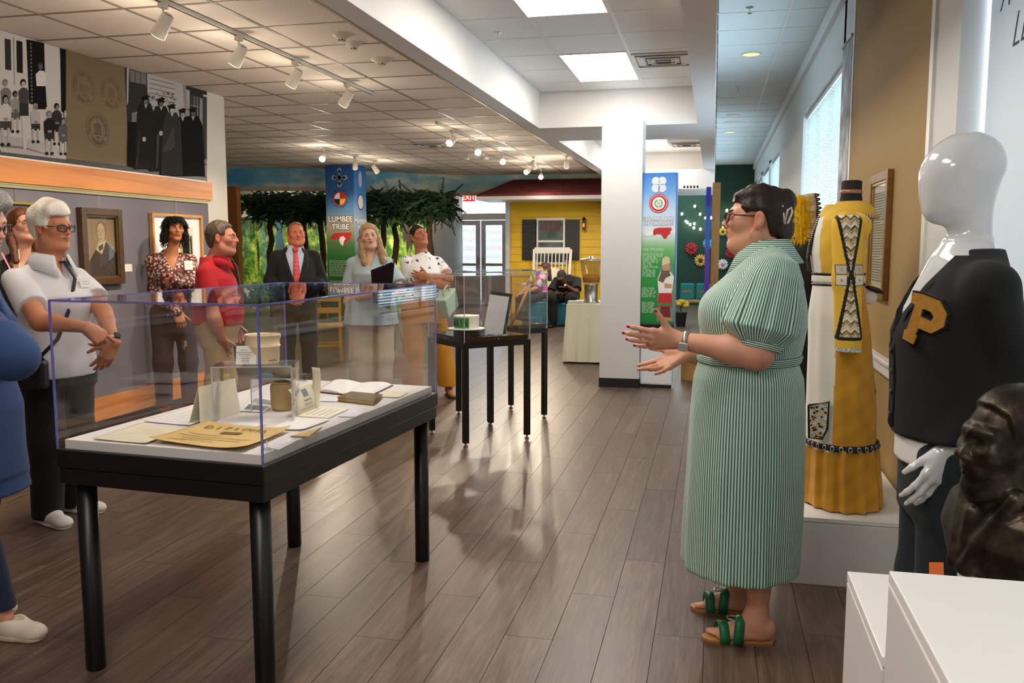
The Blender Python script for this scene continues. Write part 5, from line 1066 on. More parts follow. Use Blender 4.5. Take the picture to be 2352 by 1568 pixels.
def detector(x, y, label, r=.065):
    e = empty('smoke_detector', (x, y, CZ), 0, label, 'smoke detector'); B().lathe([(r, 0), (r * .98, -.012), (r * .55, -.03), (r * .35, -.036), (r * .34, -.05), (r * .28, -.056), (0, -.056)][::-1], 24, caps=False).build('body', mat('detector_cream', '#d9d0bf', .5), e, smooth=False)
    for k in range(6): a = k * math.pi / 3; B().bx((r * .33 * math.cos(a), r * .33 * math.sin(a), -.044), (.012, .004, .008), Matrix.Rotation(a + math.pi / 2, 3, 'Z')).build('vent_slot', M_black, e)
detector(-2.547, 5.80, 'round cream smoke detector near the white coffer, left one of the close pair'); detector(-2.57, 6.06, 'round cream smoke detector near the white coffer, right one of the close pair', .06); detector(-2.575, 6.62, 'round cream smoke detector hanging lowest beside the white coffer', .085)
def ceil_diff(x, y, z, w, label, m):
    e = empty('ceiling_vent', (x, y, z), 0, label, 'vent'); B().box((-w / 2, -w / 2, -.01), (w / 2, w / 2, .0)).build('frame', M_tbar_w, e)
    for k in range(5): q = w * (.44 - .08 * k); B().tube([(-q, -q, -.012 - .002 * k), (q, -q, -.012 - .002 * k), (q, q, -.012 - .002 * k), (-q, q, -.012 - .002 * k)], .008, 4, closed=True).build('louvre', M_tbar_w if k % 2 else mat('vent_grey', '#5f5f5f', .6), e)
ceil_diff(-.475, 8.0, TZ - .005, .52, 'square louvred air vent in the coffer right of the light panel', None); ceil_diff(-.475, 14.7, TZ - .005, .5, 'small distant louvred vent in the far coffer', None)
ceil_diff(-4.02, 12.3, CZ - .005, .5, 'dark flat vent in the far main ceiling', None)
em = empty('emergency_light', (-3.72, 13.6, CZ), 0, 'twin-head emergency light on the far ceiling', 'emergency light'); B().box((-.13, -.04, -.08), (.13, .04, 0)).build('housing', M_fit, em, bevel=.01)
for s in (-1, 1): B().lathe([(.02, .03), (.05, .0), (.05, -.03), (.0, -.035)][::-1], 14, (s * .16, -.03, -.08), caps=False).build('lamp_head', M_fit, em)
def sprinkler(x, y, z, label):
    e = empty('sprinkler', (x, y, z), 0, label, 'sprinkler', 'ceiling sprinklers'); B().lathe([(.0, -.006), (.03, -.006), (.032, 0)], 16, caps=False).build('escutcheon', M_alu, e); B().tube([(0, 0, 0), (0, 0, -.05)], .006, 8).build('stem', M_alu, e); B().lathe([(0, -.052), (.018, -.052), (.018, -.049), (0, -.049)], 12, caps=False).build('deflector', M_alu, e)
sprinkler(-1.67, 6.75, TZ, 'brass sprinkler in the coffer left of the light panels'); sprinkler(.233, 7.5, KZ, 'steel sprinkler nearest in the window-side ceiling'); sprinkler(.233, 11.1, KZ, 'steel sprinkler farther along the window-side ceiling')
for k, (x, y, c) in enumerate(((.315, 9.3, 1), (.229, 13.56, 0), (.217, 14.27, 0), (.212, 15.5, 1), (.195, 18.6, 0))):
    e = empty('recessed_downlight', (x, y, KZ - .002), 0, ['round yellowish recessed downlight nearest in the window-side ceiling', 'white recessed downlight second in the window-side ceiling', 'white recessed downlight third in the window-side ceiling', 'yellowish recessed downlight fourth in the window-side ceiling', 'farthest recessed downlight in the window-side ceiling'][k], 'downlight', 'downlights')
    B().ring((0, 0, -.006), .082, .10, X3, Y3, .006, 28).build('trim_ring', M_fit, e); B().lathe([(0, -.005), (.08, -.005), (.084, -.002)], 24, caps=False).build('reflector', mat('can_yellow', '#e8d488', .35, emit=.7) if c else mat('can_white', '#d8dcd8', .3), e)
# ================================================================ FIGURES: implicit surfaces meshed with surface nets
def smin(a, b, k):
    h = np.maximum(k - np.abs(a - b), 0) / k; return np.minimum(a, b) - h * h * k * .25
def smax(a, b, k): return -smin(-a, -b, k)
def V(*a): return np.array(a, 'f4')
def d_cap(x, y, z, a, b, ra, rb):
    ba = [b[i] - a[i] for i in range(3)]; l2 = sum(q * q for q in ba) + 1e-9
    t = np.clip(((x - a[0]) * ba[0] + (y - a[1]) * ba[1] + (z - a[2]) * ba[2]) / l2, 0, 1)
    return np.sqrt((x - a[0] - t * ba[0]) ** 2 + (y - a[1] - t * ba[1]) ** 2 + (z - a[2] - t * ba[2]) ** 2) - (ra + (rb - ra) * t)
def d_ell(x, y, z, c, r):
    k = np.sqrt(((x - c[0]) / r[0]) ** 2 + ((y - c[1]) / r[1]) ** 2 + ((z - c[2]) / r[2]) ** 2); return (k - 1) * min(r)
class Field:
    def __init__(s, lo, hi, h, fine=()):
        """fine: list of (lo, hi, h) boxes meshed more finely"""
        s.ax = []
        for i in range(3):
            pts = [lo[i]]; x = lo[i]
            while x < hi[i]:
                st = h
                for a, b, hf in fine:
                    if a[i] <= x < b[i]: st = min(st, hf)
                x += st; pts.append(x)
            s.ax.append(np.array(pts, 'f4'))
        s.h = h; s.d = np.full([len(a) for a in s.ax], 1.0, 'f4')
    def win(s, lo, hi):
        sl = []
        for i in range(3):
            a = int(np.searchsorted(s.ax[i], lo[i])); b = int(np.searchsorted(s.ax[i], hi[i])); sl.append(slice(max(a - 1, 0), min(b + 1, len(s.ax[i]))))
        g = [s.ax[i][sl[i]].reshape([-1 if j == i else 1 for j in range(3)]) for i in range(3)]; return tuple(sl), g
    def op(s, fn, lo, hi, k=.02, mode='u'):
        m = k + 2.5 * s.h; sl, g = s.win([q - m for q in lo], [q + m for q in hi])
        if min(q.size for q in g) < 1: return s
        d = fn(*g).astype('f4'); c = s.d[sl]
        s.d[sl] = smin(c, d, k) if mode == 'u' else (smax(c, -d, k) if mode == 's' else smax(c, d, k)); return s
    def cap(s, a, b, ra, rb=None, k=.02, mode='u'):
        rb = ra if rb is None else rb; r = max(ra, rb); return s.op(lambda x, y, z: d_cap(x, y, z, a, b, ra, rb), [min(p, q) - r for p, q in zip(a, b)], [max(p, q) + r for p, q in zip(a, b)], k, mode)
    def chain(s, pts, rr, k=.02):
        for p, q, a, b in zip(pts, pts[1:], rr, rr[1:]): s.cap(p, q, a, b, k)
        return s
    def ell(s, c, r, k=.02, mode='u', M=None):
        if M is None: return s.op(lambda x, y, z: d_ell(x, y, z, c, r), [c[i] - r[i] for i in range(3)], [c[i] + r[i] for i in range(3)], k, mode)
        T_ = np.array(M.transposed()); q = max(r)
        def f(x, y, z):
            x = x - c[0]; y = y - c[1]; z = z - c[2]; return d_ell(T_[0][0] * x + T_[0][1] * y + T_[0][2] * z, T_[1][0] * x + T_[1][1] * y + T_[1][2] * z, T_[2][0] * x + T_[2][1] * y + T_[2][2] * z, (0, 0, 0), r)
        return s.op(f, [c[i] - q for i in range(3)], [c[i] + q for i in range(3)], k, mode)
    def loft(s, lv, k=.03, mode='u', pleat=None, flat=2.0):
        """lv: rows (z, cx, cy, rx, ry) rising in z: elliptical sections stacked up"""
        lv = sorted(lv); zz = [q[0] for q in lv]
        def f(x, y, z):
            zs = z.ravel(); I = [np.interp(zs, zz, [q[i] for q in lv]).astype('f4').reshape(1, 1, -1) for i in (1, 2, 3, 4)]
            u = (x - I[0]) / I[2]; v = (y - I[1]) / I[3]; r = np.sqrt(u * u + v * v) if flat == 2 else (np.abs(u) ** flat + np.abs(v) ** flat) ** (1 / flat)
            if pleat is not None: r = r / (1 + pleat(np.arctan2(v, u), z))
            d = (r - 1) * np.minimum(I[2], I[3]); return np.maximum(np.maximum(d, zz[0] - z), z - zz[-1])
        R_ = max(max(q[3], q[4]) for q in lv) * 1.15; cx = [q[1] for q in lv]; cy = [q[2] for q in lv]
        return s.op(f, (min(cx) - R_, min(cy) - R_, zz[0]), (max(cx) + R_, max(cy) + R_, zz[-1]), k, mode)
    def plane(s, p, n, k=.004, lo=None, hi=None):
        """cut away the side n points to"""
        n = np.array(n, 'f4'); n /= np.linalg.norm(n); lo = lo or [a[0] for a in s.ax]; hi = hi or [a[-1] for a in s.ax]
        return s.op(lambda x, y, z: (x - p[0]) * n[0] + (y - p[1]) * n[1] + (z - p[2]) * n[2], lo, hi, k, 'i')
    def wrinkle(s, amp, f=22, seed=0, zs=.6, lo=None, hi=None):
        r = np.random.default_rng(seed); sl, (x, y, z) = s.win(lo or [a[0] for a in s.ax], hi or [a[-1] for a in s.ax]); t = 0
        for k in range(4):
            w = r.normal(size=3); w /= np.linalg.norm(w); w *= f * r.uniform(.5, 1.5); t = t + np.sin(w[0] * x + w[1] * y + w[2] * zs * z + r.uniform(0, 6) + 1.2 * np.sin(w[1] * .6 * x - w[0] * .5 * z))
        s.d[sl] += (amp * t / 2).astype('f4'); return s
    def mesh(s):
        d = s.d; ins = d < 0; c = np.zeros([n - 1 for n in d.shape], 'u1')
        for i in (0, 1):
            for j in (0, 1):
                for k in (0, 1): c += ins[i:i + c.shape[0], j:j + c.shape[1], k:k + c.shape[2]]
        I, J, K = np.nonzero((c > 0) & (c < 8)); n = len(I)
        if n == 0: return np.zeros((0, 3), 'f4'), np.zeros((0, 4), 'i4')
        idx = np.full(c.shape, -1, 'i4'); idx[I, J, K] = np.arange(n); ac = np.zeros((n, 3)); cn = np.zeros(n); co = [(i, j, k) for i in (0, 1) for j in (0, 1) for k in (0, 1)]
        ax = s.ax
        for a in co:
            for q in range(3):
                if a[q]: continue
                b = list(a); b[q] = 1; va = d[I + a[0], J + a[1], K + a[2]]; vb = d[I + b[0], J + b[1], K + b[2]]; m = (va < 0) != (vb < 0)
                t = np.where(m, va / np.where(va == vb, 1, va - vb), 0)
                for e, G in ((0, I), (1, J), (2, K)):
                    pa = ax[e][G + a[e]]; pb = ax[e][G + b[e]]; ac[:, e] += np.where(m, pa + (pb - pa) * t, 0)
                cn += m
        P = (ac / cn[:, None]).astype('f4'); F = []
        for q in range(3):
            o1, o2 = [(1, 2), (2, 0), (0, 1)][q]; lo = [slice(1, -1)] * 3; lo[q] = slice(0, -1); hi = [slice(1, -1)] * 3; hi[q] = slice(1, None)
            A = ins[tuple(lo)]; Bm = ins[tuple(hi)]; ch = A != Bm; ii = [g + 1 for g in np.nonzero(ch)]; ii[q] = ii[q] - 1
            sgn = A[ch]
            def cell(d1, d2): w = [ii[0].copy(), ii[1].copy(), ii[2].copy()]; w[o1] = w[o1] - d1; w[o2] = w[o2] - d2; return idx[w[0], w[1], w[2]]
            Q = np.stack([cell(1, 1), cell(0, 1), cell(0, 0), cell(1, 0)], 1); Q[~sgn] = Q[~sgn][:, ::-1]; F.append(Q)
        F = np.concatenate(F); F = F[(F >= 0).all(1)]; return P, F
    def build(s, name, m, parent=None, col=None, drop=None):
        P, F = s.mesh(); return np_mesh(name, P, F, m, parent, col(P) if col else None)
def np_mesh(name, P, F, m, parent=None, C=None, smooth=True):
    me = bpy.data.meshes.new(name); me.vertices.add(len(P)); me.vertices.foreach_set('co', P.astype('f4').ravel()); k = F.shape[1]
    me.loops.add(F.size); me.loops.foreach_set('vertex_index', F.astype('i4').ravel()); me.polygons.add(len(F)); me.polygons.foreach_set('loop_start', np.arange(0, F.size, k, dtype='i4')); me.polygons.foreach_set('loop_total', np.full(len(F), k, 'i4'))
    me.update(calc_edges=True); me.polygons.foreach_set('use_smooth', np.full(len(F), smooth))
    if C is not None:
        at_ = me.color_attributes.new('Col', 'FLOAT_COLOR', 'POINT'); C4 = np.ones((len(P), 4), 'f4'); C4[:, :3] = C; at_.data.foreach_set('color', C4.ravel())
    me.validate(); return link(name, me, m, parent)
M_skin = vcol_mat('skin', .48, spec=.4); M_eye = vcol_mat('eye', .12, spec=.5)
def hair_mat(name, a, b, st=(90, 90, 9)):
    if name in MATS: return MATS[name]
    m, n = newmat(name); h = n.noise(n.obj(tuple(q * 1.8 for q in st)), 1.6, 3, .55, .25); n.base(n.ramp(h, [(.3, a), (.7, b)])); n.b.inputs['Roughness'].default_value = .42; n.b.inputs['Specular IOR Level'].default_value = .35; n.bump(h, .55, .006); return m
# ---- head in its own frame: origin mid head, +y out of the face, chin -.115, crown +.115
def head_d(x, y, z, f):
    jw, ch, ns, fat, ck = f.get('jaw', 1), f.get('chin', 1), f.get('nose', 1), f.get('fat', 0), f.get('cheek', 1); X = np.abs(x)
    d = d_ell(x, y, z, (0, -.014, .030), (.0735, .093, .083))
    d = smin(d, d_ell(x, y, z, (0, .022, -.026), (.0575 * jw + fat * .6, .067 + fat * .3, .082)), .03)
    d = smin(d, d_cap(X, y, z, (.046 * jw + fat, .0, -.058), (.014, .064, -.096), .016 + fat * .5, .015 * ch), .032)
    d = smin(d, d_ell(x, y, z, (0, .068, -.096), (.018 * ch, .018 * ch, .016 * ch)), .02)
    if fat: d = smin(d, d_ell(x, y, z, (0, .012, -.095), (.05 + fat, .05 + fat, .03 + fat)), .04)
    d = smin(d, d_ell(X, y, z, (.041, .054, -.014), (.022 * ck, .024 * ck, .022)), .03)
    d = smin(d, d_cap(X, y, z, (.010, .0835, .027), (.047, .066, .028), .0095 * f.get('brow', 1), .007), .016)
    d = smax(d, -d_ell(X, y, z, (.032, .096, .007), (.0195, .0155, .0125)), .014)
    d = smin(d, d_cap(x, y, z, (0, .086, .016), (0, .107 + .004 * (ns - 1), -.020), .0075 * ns, .0112 * ns), .012)
    d = smin(d, d_ell(X, y, z, (.0108 * ns, .0955, -.0245), (.0075 * ns, .0095, .0075 * ns)), .008)
    d = smin(d, d_ell(x, y, z, (0, .080, -.050), (.029, .0175, .02)), .014)
    d = smin(d, d_cap(X, y, z, (0, .0955, -.0465), (.019, .0845, -.0505), .0054, .003), .006); d = smin(d, d_cap(X, y, z, (0, .0945, -.0585), (.0165, .0845, -.0555), .0064, .003), .006)
    d = smax(d, -d_cap(X, y, z, (0, .1030, -.0522), (.024, .0875, -.0528 - .003 * f.get('frown', 0)), .0022, .0016), .004)
    ex = fat * .75; e = d_ell(X, y, z, (.0785 + ex, -.012, .0), (.0095, .0185, .031)); e = smax(e, -d_ell(X, y, z, (.0895 + ex, -.007, .003), (.008, .0105, .019)), .005); e = smin(e, d_ell(X, y, z, (.076 + ex, -.004, -.025), (.0075, .0095, .0105)), .006)
    return smin(d, e, .007)
def face_color(P, skin, lip, f):
    x, y, z = P[:, 0], P[:, 1], P[:, 2]; C = np.tile(np.array(skin, 'f4'), (len(P), 1)); s = np.array(skin)
    def blend(m, c): C[:] = C * (1 - m[:, None]) + np.array(c, 'f4') * m[:, None]
    sm = lambda v, a, b: np.clip((v - a) / (b - a), 0, 1)
    inface = (y > .02) & (np.abs(x) < .09) & (np.abs(z) < .13)
    rosy = np.clip(s * np.array([1.10, .80, .76]), 0, 1)
    blend(.55 * inface * np.exp(-(((np.abs(x) - .042) / .02) ** 2 + ((z + .02) / .022) ** 2)), rosy); blend(.5 * inface * np.exp(-((x / .014) ** 2 + ((z + .022) / .012) ** 2)), rosy)
    blend(.5 * (np.abs(x) > .066) * (np.abs(y + .01) < .03) * (np.abs(z) < .045), rosy)
    blend(.35 * inface * np.exp(-(((np.abs(x) - .032) / .018) ** 2 + ((z - .004) / .014) ** 2)), s * np.array([.78, .66, .66]))
    mz = -.0525; m = inface & (y > .066); r = (x / .0235) ** 2 + ((z - mz) / (.0098 * (1 - .25 * np.clip(np.abs(x) / .02, 0, 1)))) ** 2
    blend(m * np.clip((1.25 - r) / .5, 0, 1) * .95, lip); blend(m * (np.abs(x) < .022) * np.exp(-((z + .0524) / .0016) ** 2) * .7, s * .25)
    if f.get('stubble'): blend(f['stubble'] * inface * np.clip((-.03 - z) / .03, 0, 1), s * .7)
    return C
def eye_mesh(side, skin, iris, gaze, lash=1.0, squint=1.0):
    """eyelids, white and iris of one eye as a small dome"""
    n, k = 34, 26; P = []; C = []; skin = np.array(skin); lid = skin * np.array([.86, .74, .72])
    for i in range(n + 1):
        for j in range(k + 1):
            a = -1 + 2 * i / n; b = -1 + 2 * j / k; u, v = a * .0178, b * .0135; q = 1 - (u / .0185) ** 2 - (v / .0142) ** 2
            dep = .0108 * math.sqrt(max(q, 0)) - .0015; uu = u * side
            top = .0062 * squint * (1 - (u / .0148) ** 2) + .0006 * (uu / .0148); bot = -.0046 * squint * (1 - (u / .0150) ** 2)
            if abs(u) < .0148 and bot < v < top:
                r = math.hypot(u - gaze[0], v - gaze[1] - .0006); c = np.array([.62, .58, .55]) * (1 - .35 * max(0, v - top + .003) / .003)
                if r < .0059: c = np.array(iris) * (.5 if r > .0050 else 1)
                if r < .0026: c = np.array([.004, .004, .004])
                if math.hypot(u - gaze[0] + .0016, v - gaze[1] - .0026) < .0009: c = np.array([.9, .9, .9])
                if v > top - .0012: c = c * .3
            else:
                dep += .0011; c = lid if v > 0 else skin * np.array([.93, .86, .85])
                if abs(u) < .0158 and 0 <= v - top < .0016 * lash: c = np.array([.02, .014, .012]); dep += .0006
                if abs(u) < .0150 and 0 <= bot - v < .0008: c = skin * .45
            P.append((u * 1.0, dep, v)); C.append(c)
    F = [(i * (k + 1) + j, (i + 1) * (k + 1) + j, (i + 1) * (k + 1) + j + 1, i * (k + 1) + j + 1) for i in range(n) for j in range(k)]
    return np.array(P, 'f4'), np.array(F, 'i4'), np.array(C, 'f4')
HAND_SEG = ((.043, .026, .021), (.047, .029, .022), (.043, .027, .021), (.034, .021, .019))
def hand(f, W, d, n, right, s=1.0, curl=((.25, .3, .2),) * 4, spread=(.14, .04, -.06, -.17), thumb=(.75, .75, .25, .2), k=.007, r=1.0):
    """palm and five jointed fingers rooted at wrist W; d along the hand, n out of the palm"""
    W = Vector(W); d = Vector(d).normalized(); n = Vector(n); n = (n - d * n.dot(d)).normalized(); t = d.cross(n) if right else n.cross(d); tips = []
    P = lambda a, b, c=0: W + (d * a + t * b + n * c) * s
    kn = [P(.088, .029), P(.094, .009, -.003), P(.089, -.011, -.002), P(.079, -.029, .002)]
    for q, off in zip(kn, (.016, .006, -.006, -.016)): f.cap(P(.0, off * .9), q, .0165 * s * r, .0118 * s * r, .012)
    f.ell(P(.045, 0, .002), (.034 * s, .034 * s, .034 * s), .01, 'u', None) if False else None
    f.cap(P(.012, .016, .006), P(.052, .034, .010), .0165 * s * r, .0135 * s * r, .012); f.cap(P(.015, -.020, .006), P(.06, -.026, .008), .014 * s * r, .011 * s * r, .012)
    for i, q in enumerate(kn):
        a = spread[i]; dd = (d * math.cos(a) + t * math.sin(a)).normalized(); ang = 0; p = q; rr = [.0093, .0086, .0078, .0066]
        if i == 3: rr = [.0082, .0075, .0068, .0058]
        for j in range(3):
            ang += curl[i][j]; e = p + (dd * math.cos(ang) + n * math.sin(ang)) * HAND_SEG[i][j] * s; f.cap(p, e, rr[j] * s * r, rr[j + 1] * s * r, k if j else .01); p0 = p; p = e
        tips.append((p, (p - p0).normalized(), (n * math.cos(ang) - dd * math.sin(ang))))
    a, b, c, cu = thumb; p = P(.028, .026, .008); dirs = (d * a + t * b + n * c).normalized(); p1 = p + dirs * .040 * s; d2 = (dirs + d * cu).normalized(); p2 = p1 + d2 * .032 * s; d3 = (d2 + d * cu * .6).normalized(); p3 = p2 + d3 * .024 * s
    f.cap(p, p1, .0145 * s * r, .0108 * s * r, .012); f.cap(p1, p2, .0105 * s * r, .0092 * s * r, .006); f.cap(p2, p3, .0092 * s * r, .0070 * s * r, .006); tips.append((p3, d3, (n - d3 * n.dot(d3)).normalized())); return tips
class Person:
    def __init__(s, label, X, Y, head, skin='#c98f72', lip='#a8524c', cat='person', name='person', z=0):
        s.X, s.Y, s.h = X, Y, R(head); s.rz = s.h - math.pi / 2; s.root = empty(name, (X, Y, z), s.rz, label, cat); s.skin = lin(skin); s.lip = lin(lip)
        s.Mi = Matrix.Rotation(-s.rz, 3, 'Z'); s.z0 = z
    def L(s, px, py, dY=0.0):
        p = at(px, py, s.Y + dY) - Vector((s.X, s.Y, s.z0)); return s.Mi @ p
    def Wd(s, v):                       # world direction into the figure's frame
        return s.Mi @ Vector(v)
    def field(s, lo, hi, h, fine=()): return Field(lo, hi, h, fine)
    def set_head(s, c, yaw=0, pitch=0, roll=0, size=1.0, **feat):
        """yaw to the figure's left, pitch up, roll toward its right shoulder"""
        s.hc = Vector(c); s.hR = Matrix.Rotation(R(yaw), 3, 'Z') @ Matrix.Rotation(R(pitch), 3, 'X') @ Matrix.Rotation(R(roll), 3, 'Y'); s.hs = size; s.feat = feat
    def hp(s, x, y, z): return s.hc + s.hR @ (Vector((x, y, z)) * s.hs)
    def in_head(s, P): return ((P - np.array(s.hc)) @ np.array(s.hR)) / s.hs
    def head_op(s, f, fn, r=.17, k=.03, mode='u'):
        T_ = np.array(s.hR.transposed()) / s.hs; c = s.hc; hs = s.hs
        def g(x, y, z):
            x = x - c[0]; y = y - c[1]; z = z - c[2]; return hs * fn(T_[0][0] * x + T_[0][1] * y + T_[0][2] * z, T_[1][0] * x + T_[1][1] * y + T_[1][2] * z, T_[2][0] * x + T_[2][1] * y + T_[2][2] * z)
        f.op(g, [q - r * hs for q in c], [q + r * hs for q in c], k, mode)
    def bounds(s, m=.02):
        h = .15 * s.hs; return ([q - h for q in s.hc], [q + h for q in s.hc])
    def eyes(s, iris='#4a3424', gaze=(0, 0), brow='#4a3a2c', browt=1.0, lash=1.0, squint=1.0, tilt=0):
        for sd in (-1, 1):
            P, F, C = eye_mesh(sd, s.skin, lin(iris), gaze, lash, squint); Q = P * s.hs; off = np.array((sd * .032, .0775, .005)) * s.hs
            Q = (Q + off) @ np.array(s.hR.transposed()) + np.array(s.hc); np_mesh('eye', Q, F, M_eye, s.root, C)
            pts = [s.hp(sd * (.013 + .036 * t), .0925 - .024 * t ** 1.6, .0265 + .0055 * math.sin(t * 2.3) - .002 * t + tilt * (1 - t)) for t in [i / 7 for i in range(8)]]
            B().tube(pts, [(.0022 + .0016 * math.sin(math.pi * min(1, .25 + t / 9)) - .0018 * (t / 7) ** 2) * browt * s.hs for t in range(8)], 8, flat=.9).build('eyebrow', mat('brow_' + brow, brow, .8), s.root, smooth=True)
    def glasses(s, c='#1a1614', w=.0235, h=.0165, t=.0022, y=.106, z=.004, rd=.55, m=None):
        m = m or mat('frame_' + c, c, .25); gl = []
        g = empty('glasses', s.hc, parent=s.root); fz = lambda p: tuple(s.hR @ (Vector(p) * s.hs))
        def rim(sd): return [(sd * .0335 + w * np.sign(math.cos(a)) * abs(math.cos(a)) ** rd, y - .012 * ((abs(sd * .0335 + w * math.cos(a)) / .055) ** 2), z + h * np.sign(math.sin(a)) * abs(math.sin(a)) ** rd) for a in [2 * math.pi * k / 24 for k in range(24)]]
        for sd in (-1, 1):
            q = rim(sd); B().tube([fz(p) for p in q], t * s.hs, 6, closed=True).build('rim', m, g, smooth=True); b = B(); b.add([fz(p) for p in q], [tuple(range(24))]); b.build('lens', clear_mat('spectacle_lens', '#f4f4f6', .9, 1.5, .02, .03), g)
            B().tube([fz(p) for p in ((sd * (.0335 + w), y - .014, z + h * .55), (sd * .070, y - .030, z + h * .5), (sd * .079, .02, z + .008), (sd * .080, -.012, z + .008), (sd * .076, -.030, z - .012))], t * .95 * s.hs, 6).build('temple', m, g, smooth=True)
        B().tube([fz(p) for p in ((-.0335 + w, y - .002, z + .003), (0, y + .003, z + .006), (.0335 - w, y - .002, z + .003))], t * s.hs, 6).build('bridge', m, g, smooth=True); return g
    def body_color(s):
        def f(P): Q = s.in_head(P); return face_color(Q, s.skin, s.lip, s.feat)
        return f
    def hair(s, fn, m, h=.004, r=.19, extra=None, wr=.0022, seed=1, lo=None, hi=None, freq=70):
        f = Field(lo or [q - r * s.hs for q in s.hc], hi or [q + r * s.hs for q in s.hc], h); s.head_op(f, fn, r, .004)
        if extra: extra(f)
        if wr: f.wrinkle(wr, freq, seed, .35)
        return f.build('hair', m, s.root)
def zcut(y, ys, zs): return np.interp(y.ravel(), ys, zs).reshape(y.shape).astype('f4')
def cap_hair(inf=.012, top=0, front=.068, ear=.03, back=-.085, brow_y=.052, side=None, part=None):
    """close cap of hair with a hairline"""
    ys = [-.14, -.055, -.04, -.022, .022, .034, brow_y, brow_y + .018, .14]; zs = [back, back + .01, .0, ear, ear, ear - .012, front - .016, front, front + .008]
    def fn(x, y, z):
        d = d_ell(x, y, z, (0, -.016, .034 + top * .4), (.0735 + inf, .093 + inf, .083 + inf + top * .6)); d = smin(d, d_ell(x, y, z, (0, -.045, -.03), (.06 + inf * .6, .055 + inf * .5, .06)), .03)
        yy = y + 0 * x + 0 * z; return smax(d, zcut(yy, ys, zs) - z, .008)
    return fn
# ---- garments
def torso_f(w=1, dp=1, hip=1, bust=1, S=1.0):
    return [(z * S, 0, cy * S, rx * w * S, ry * dp * S) for z, cy, rx, ry in ((.78, -.005, .165 * hip, .125 * hip), (.88, -.01, .175 * hip, .13 * hip), (.98, 0, .158, .118), (1.07, .004, .146, .11), (1.17, .016 * bust, .152, .122 * bust), (1.23, .018 * bust, .152, .124 * bust), (1.29, .006, .142, .104), (1.345, -.008, .108, .082), (1.39, -.014, .074, .066), (1.43, -.014, .058, .058))]
def torso_m(w=1, dp=1, belly=1, S=1.0):
    return [(z * S, 0, cy * S, rx * w * S, ry * dp * S) for z, cy, rx, ry in ((.80, -.005, .165, .122), (.90, .0, .168, .128 * belly), (1.0, .012 * belly, .168, .13 * belly), (1.10, .012 * belly, .172, .13 * belly), (1.20, .008, .178, .126), (1.28, .0, .168, .114), (1.34, -.010, .130, .094), (1.39, -.016, .086, .074), (1.44, -.016, .066, .066))]
def grow(lv, e): return [(z, cx, cy, rx + e, ry + e) for z, cx, cy, rx, ry in lv]
def clip_lv(lv, z0, z1):
    zz = [q[0] for q in lv]; g = lambda z: (z,) + tuple(float(np.interp(z, zz, [q[i] for q in lv])) for i in (1, 2, 3, 4)); return [g(z0)] + [q for q in lv if z0 < q[0] < z1] + [g(z1)]
def T3(p): return (p[0], p[1], p[2])
def mirror(p): return Vector((-p[0], p[1], p[2]))
def collar(parent, m, c, r0, r1, z0, z1, gap=50, drop=.03, tilt=0, seg=30, ry=1.0, name='collar', lean=0):
    """turned-down collar: open ring, z1 stands at the neck, z0 the outer edge"""
    rows = []
    for k in range(seg + 1):
        a = R(90 + gap / 2 + (360 - gap) * k / seg); e = abs(k / seg - .5) * 2; e = e ** 3; ca, sa = math.cos(a), math.sin(a)
        rows.append([(c[0] + r0 * .97 * ca, c[1] + r0 * .97 * sa * ry + lean * z0 * 0, z1 - .022 - .03 * e), (c[0] + r0 * ca, c[1] + r0 * sa * ry, z1 - .018 * e), (c[0] + (r0 + .006) * ca, c[1] + (r0 + .006) * sa * ry, z1 - .001 - .018 * e), (c[0] + r1 * ca, c[1] + r1 * sa * ry + .012 * e, z0 - drop * e)])
    b = B(); b.grid(rows); return b.build(name, m, parent, smooth=True, solid=.003)
def legs_f(f, hip, knee, ank, r, k=.03):
    for h_, k_, a_ in zip(hip, knee, ank): f.chain([T3(h_), T3(k_), T3(a_)], r, k)
def shoe(parent, ank, yaw, m_up, m_sole, L=.25, wd=.045, name='shoe', h=.075, heel=0.0, low=False, lace=False):
    """ank: ankle position in the figure's frame; shoe points along yaw (deg from forward, to the left)"""
    e = empty(name, (ank[0], ank[1], 0), R(yaw), parent=parent); f = Field((-.08, -.14, -.005), (.08, .24, .16), .005)
    f.cap((0, -.055, .045 + heel), (0, .05, .04 + heel * .3), .040, .043, .03); f.cap((0, .05, .04), (.004, L - .115, .026), .042, .034, .03); f.ell((0, L - .12, .03), (wd, .055, .03), .02)
    if not low: f.cap((0, -.04, .05), (0, -.045, h + .025), .040, .042, .02); f.cap((0, -.045, h - .005), (0, -.045, .2), .036, .038, .004, 's')
    else: f.op(lambda x, y, z: np.maximum(.055 - z, np.abs(x) * 0 + d_ell(x, y, z, (0, .0, .09), (.034, .095, .05))), (-.06, -.13, .0), (.06, .14, .16), .004, 's')
    f.plane((0, 0, .014), (0, 0, -1)); f.build('upper', m_up, e)
    g = Field((-.08, -.14, -.01), (.08, .24, .05), .005); g.cap((0, -.06, .012), (0, .05, .012), .043, .046, .02); g.cap((0, .05, .012), (.003, L - .115, .012), .044, .04, .02); g.plane((0, 0, .022), (0, 0, 1)); g.plane((0, 0, .0005), (0, 0, -1)); g.build('sole', m_sole, e)
    if lace:
        for j in range(4): B().tube([(-.026, .035 + .022 * j, .074 - .008 * j), (0, .040 + .022 * j, .0865 - .009 * j), (.026, .035 + .022 * j, .074 - .008 * j)], .003, 6).build('lace', m_sole, e, smooth=True)
        for q in (-1, 1): B().tube([(q * .036, -.02, .04), (q * .043, .03, .05), (q * .044, .07, .035)], .006, 6, flat=.5).build('side_stripe', mat('shoe_grey', '#8f8c8a', .6), e, smooth=True)
    return e
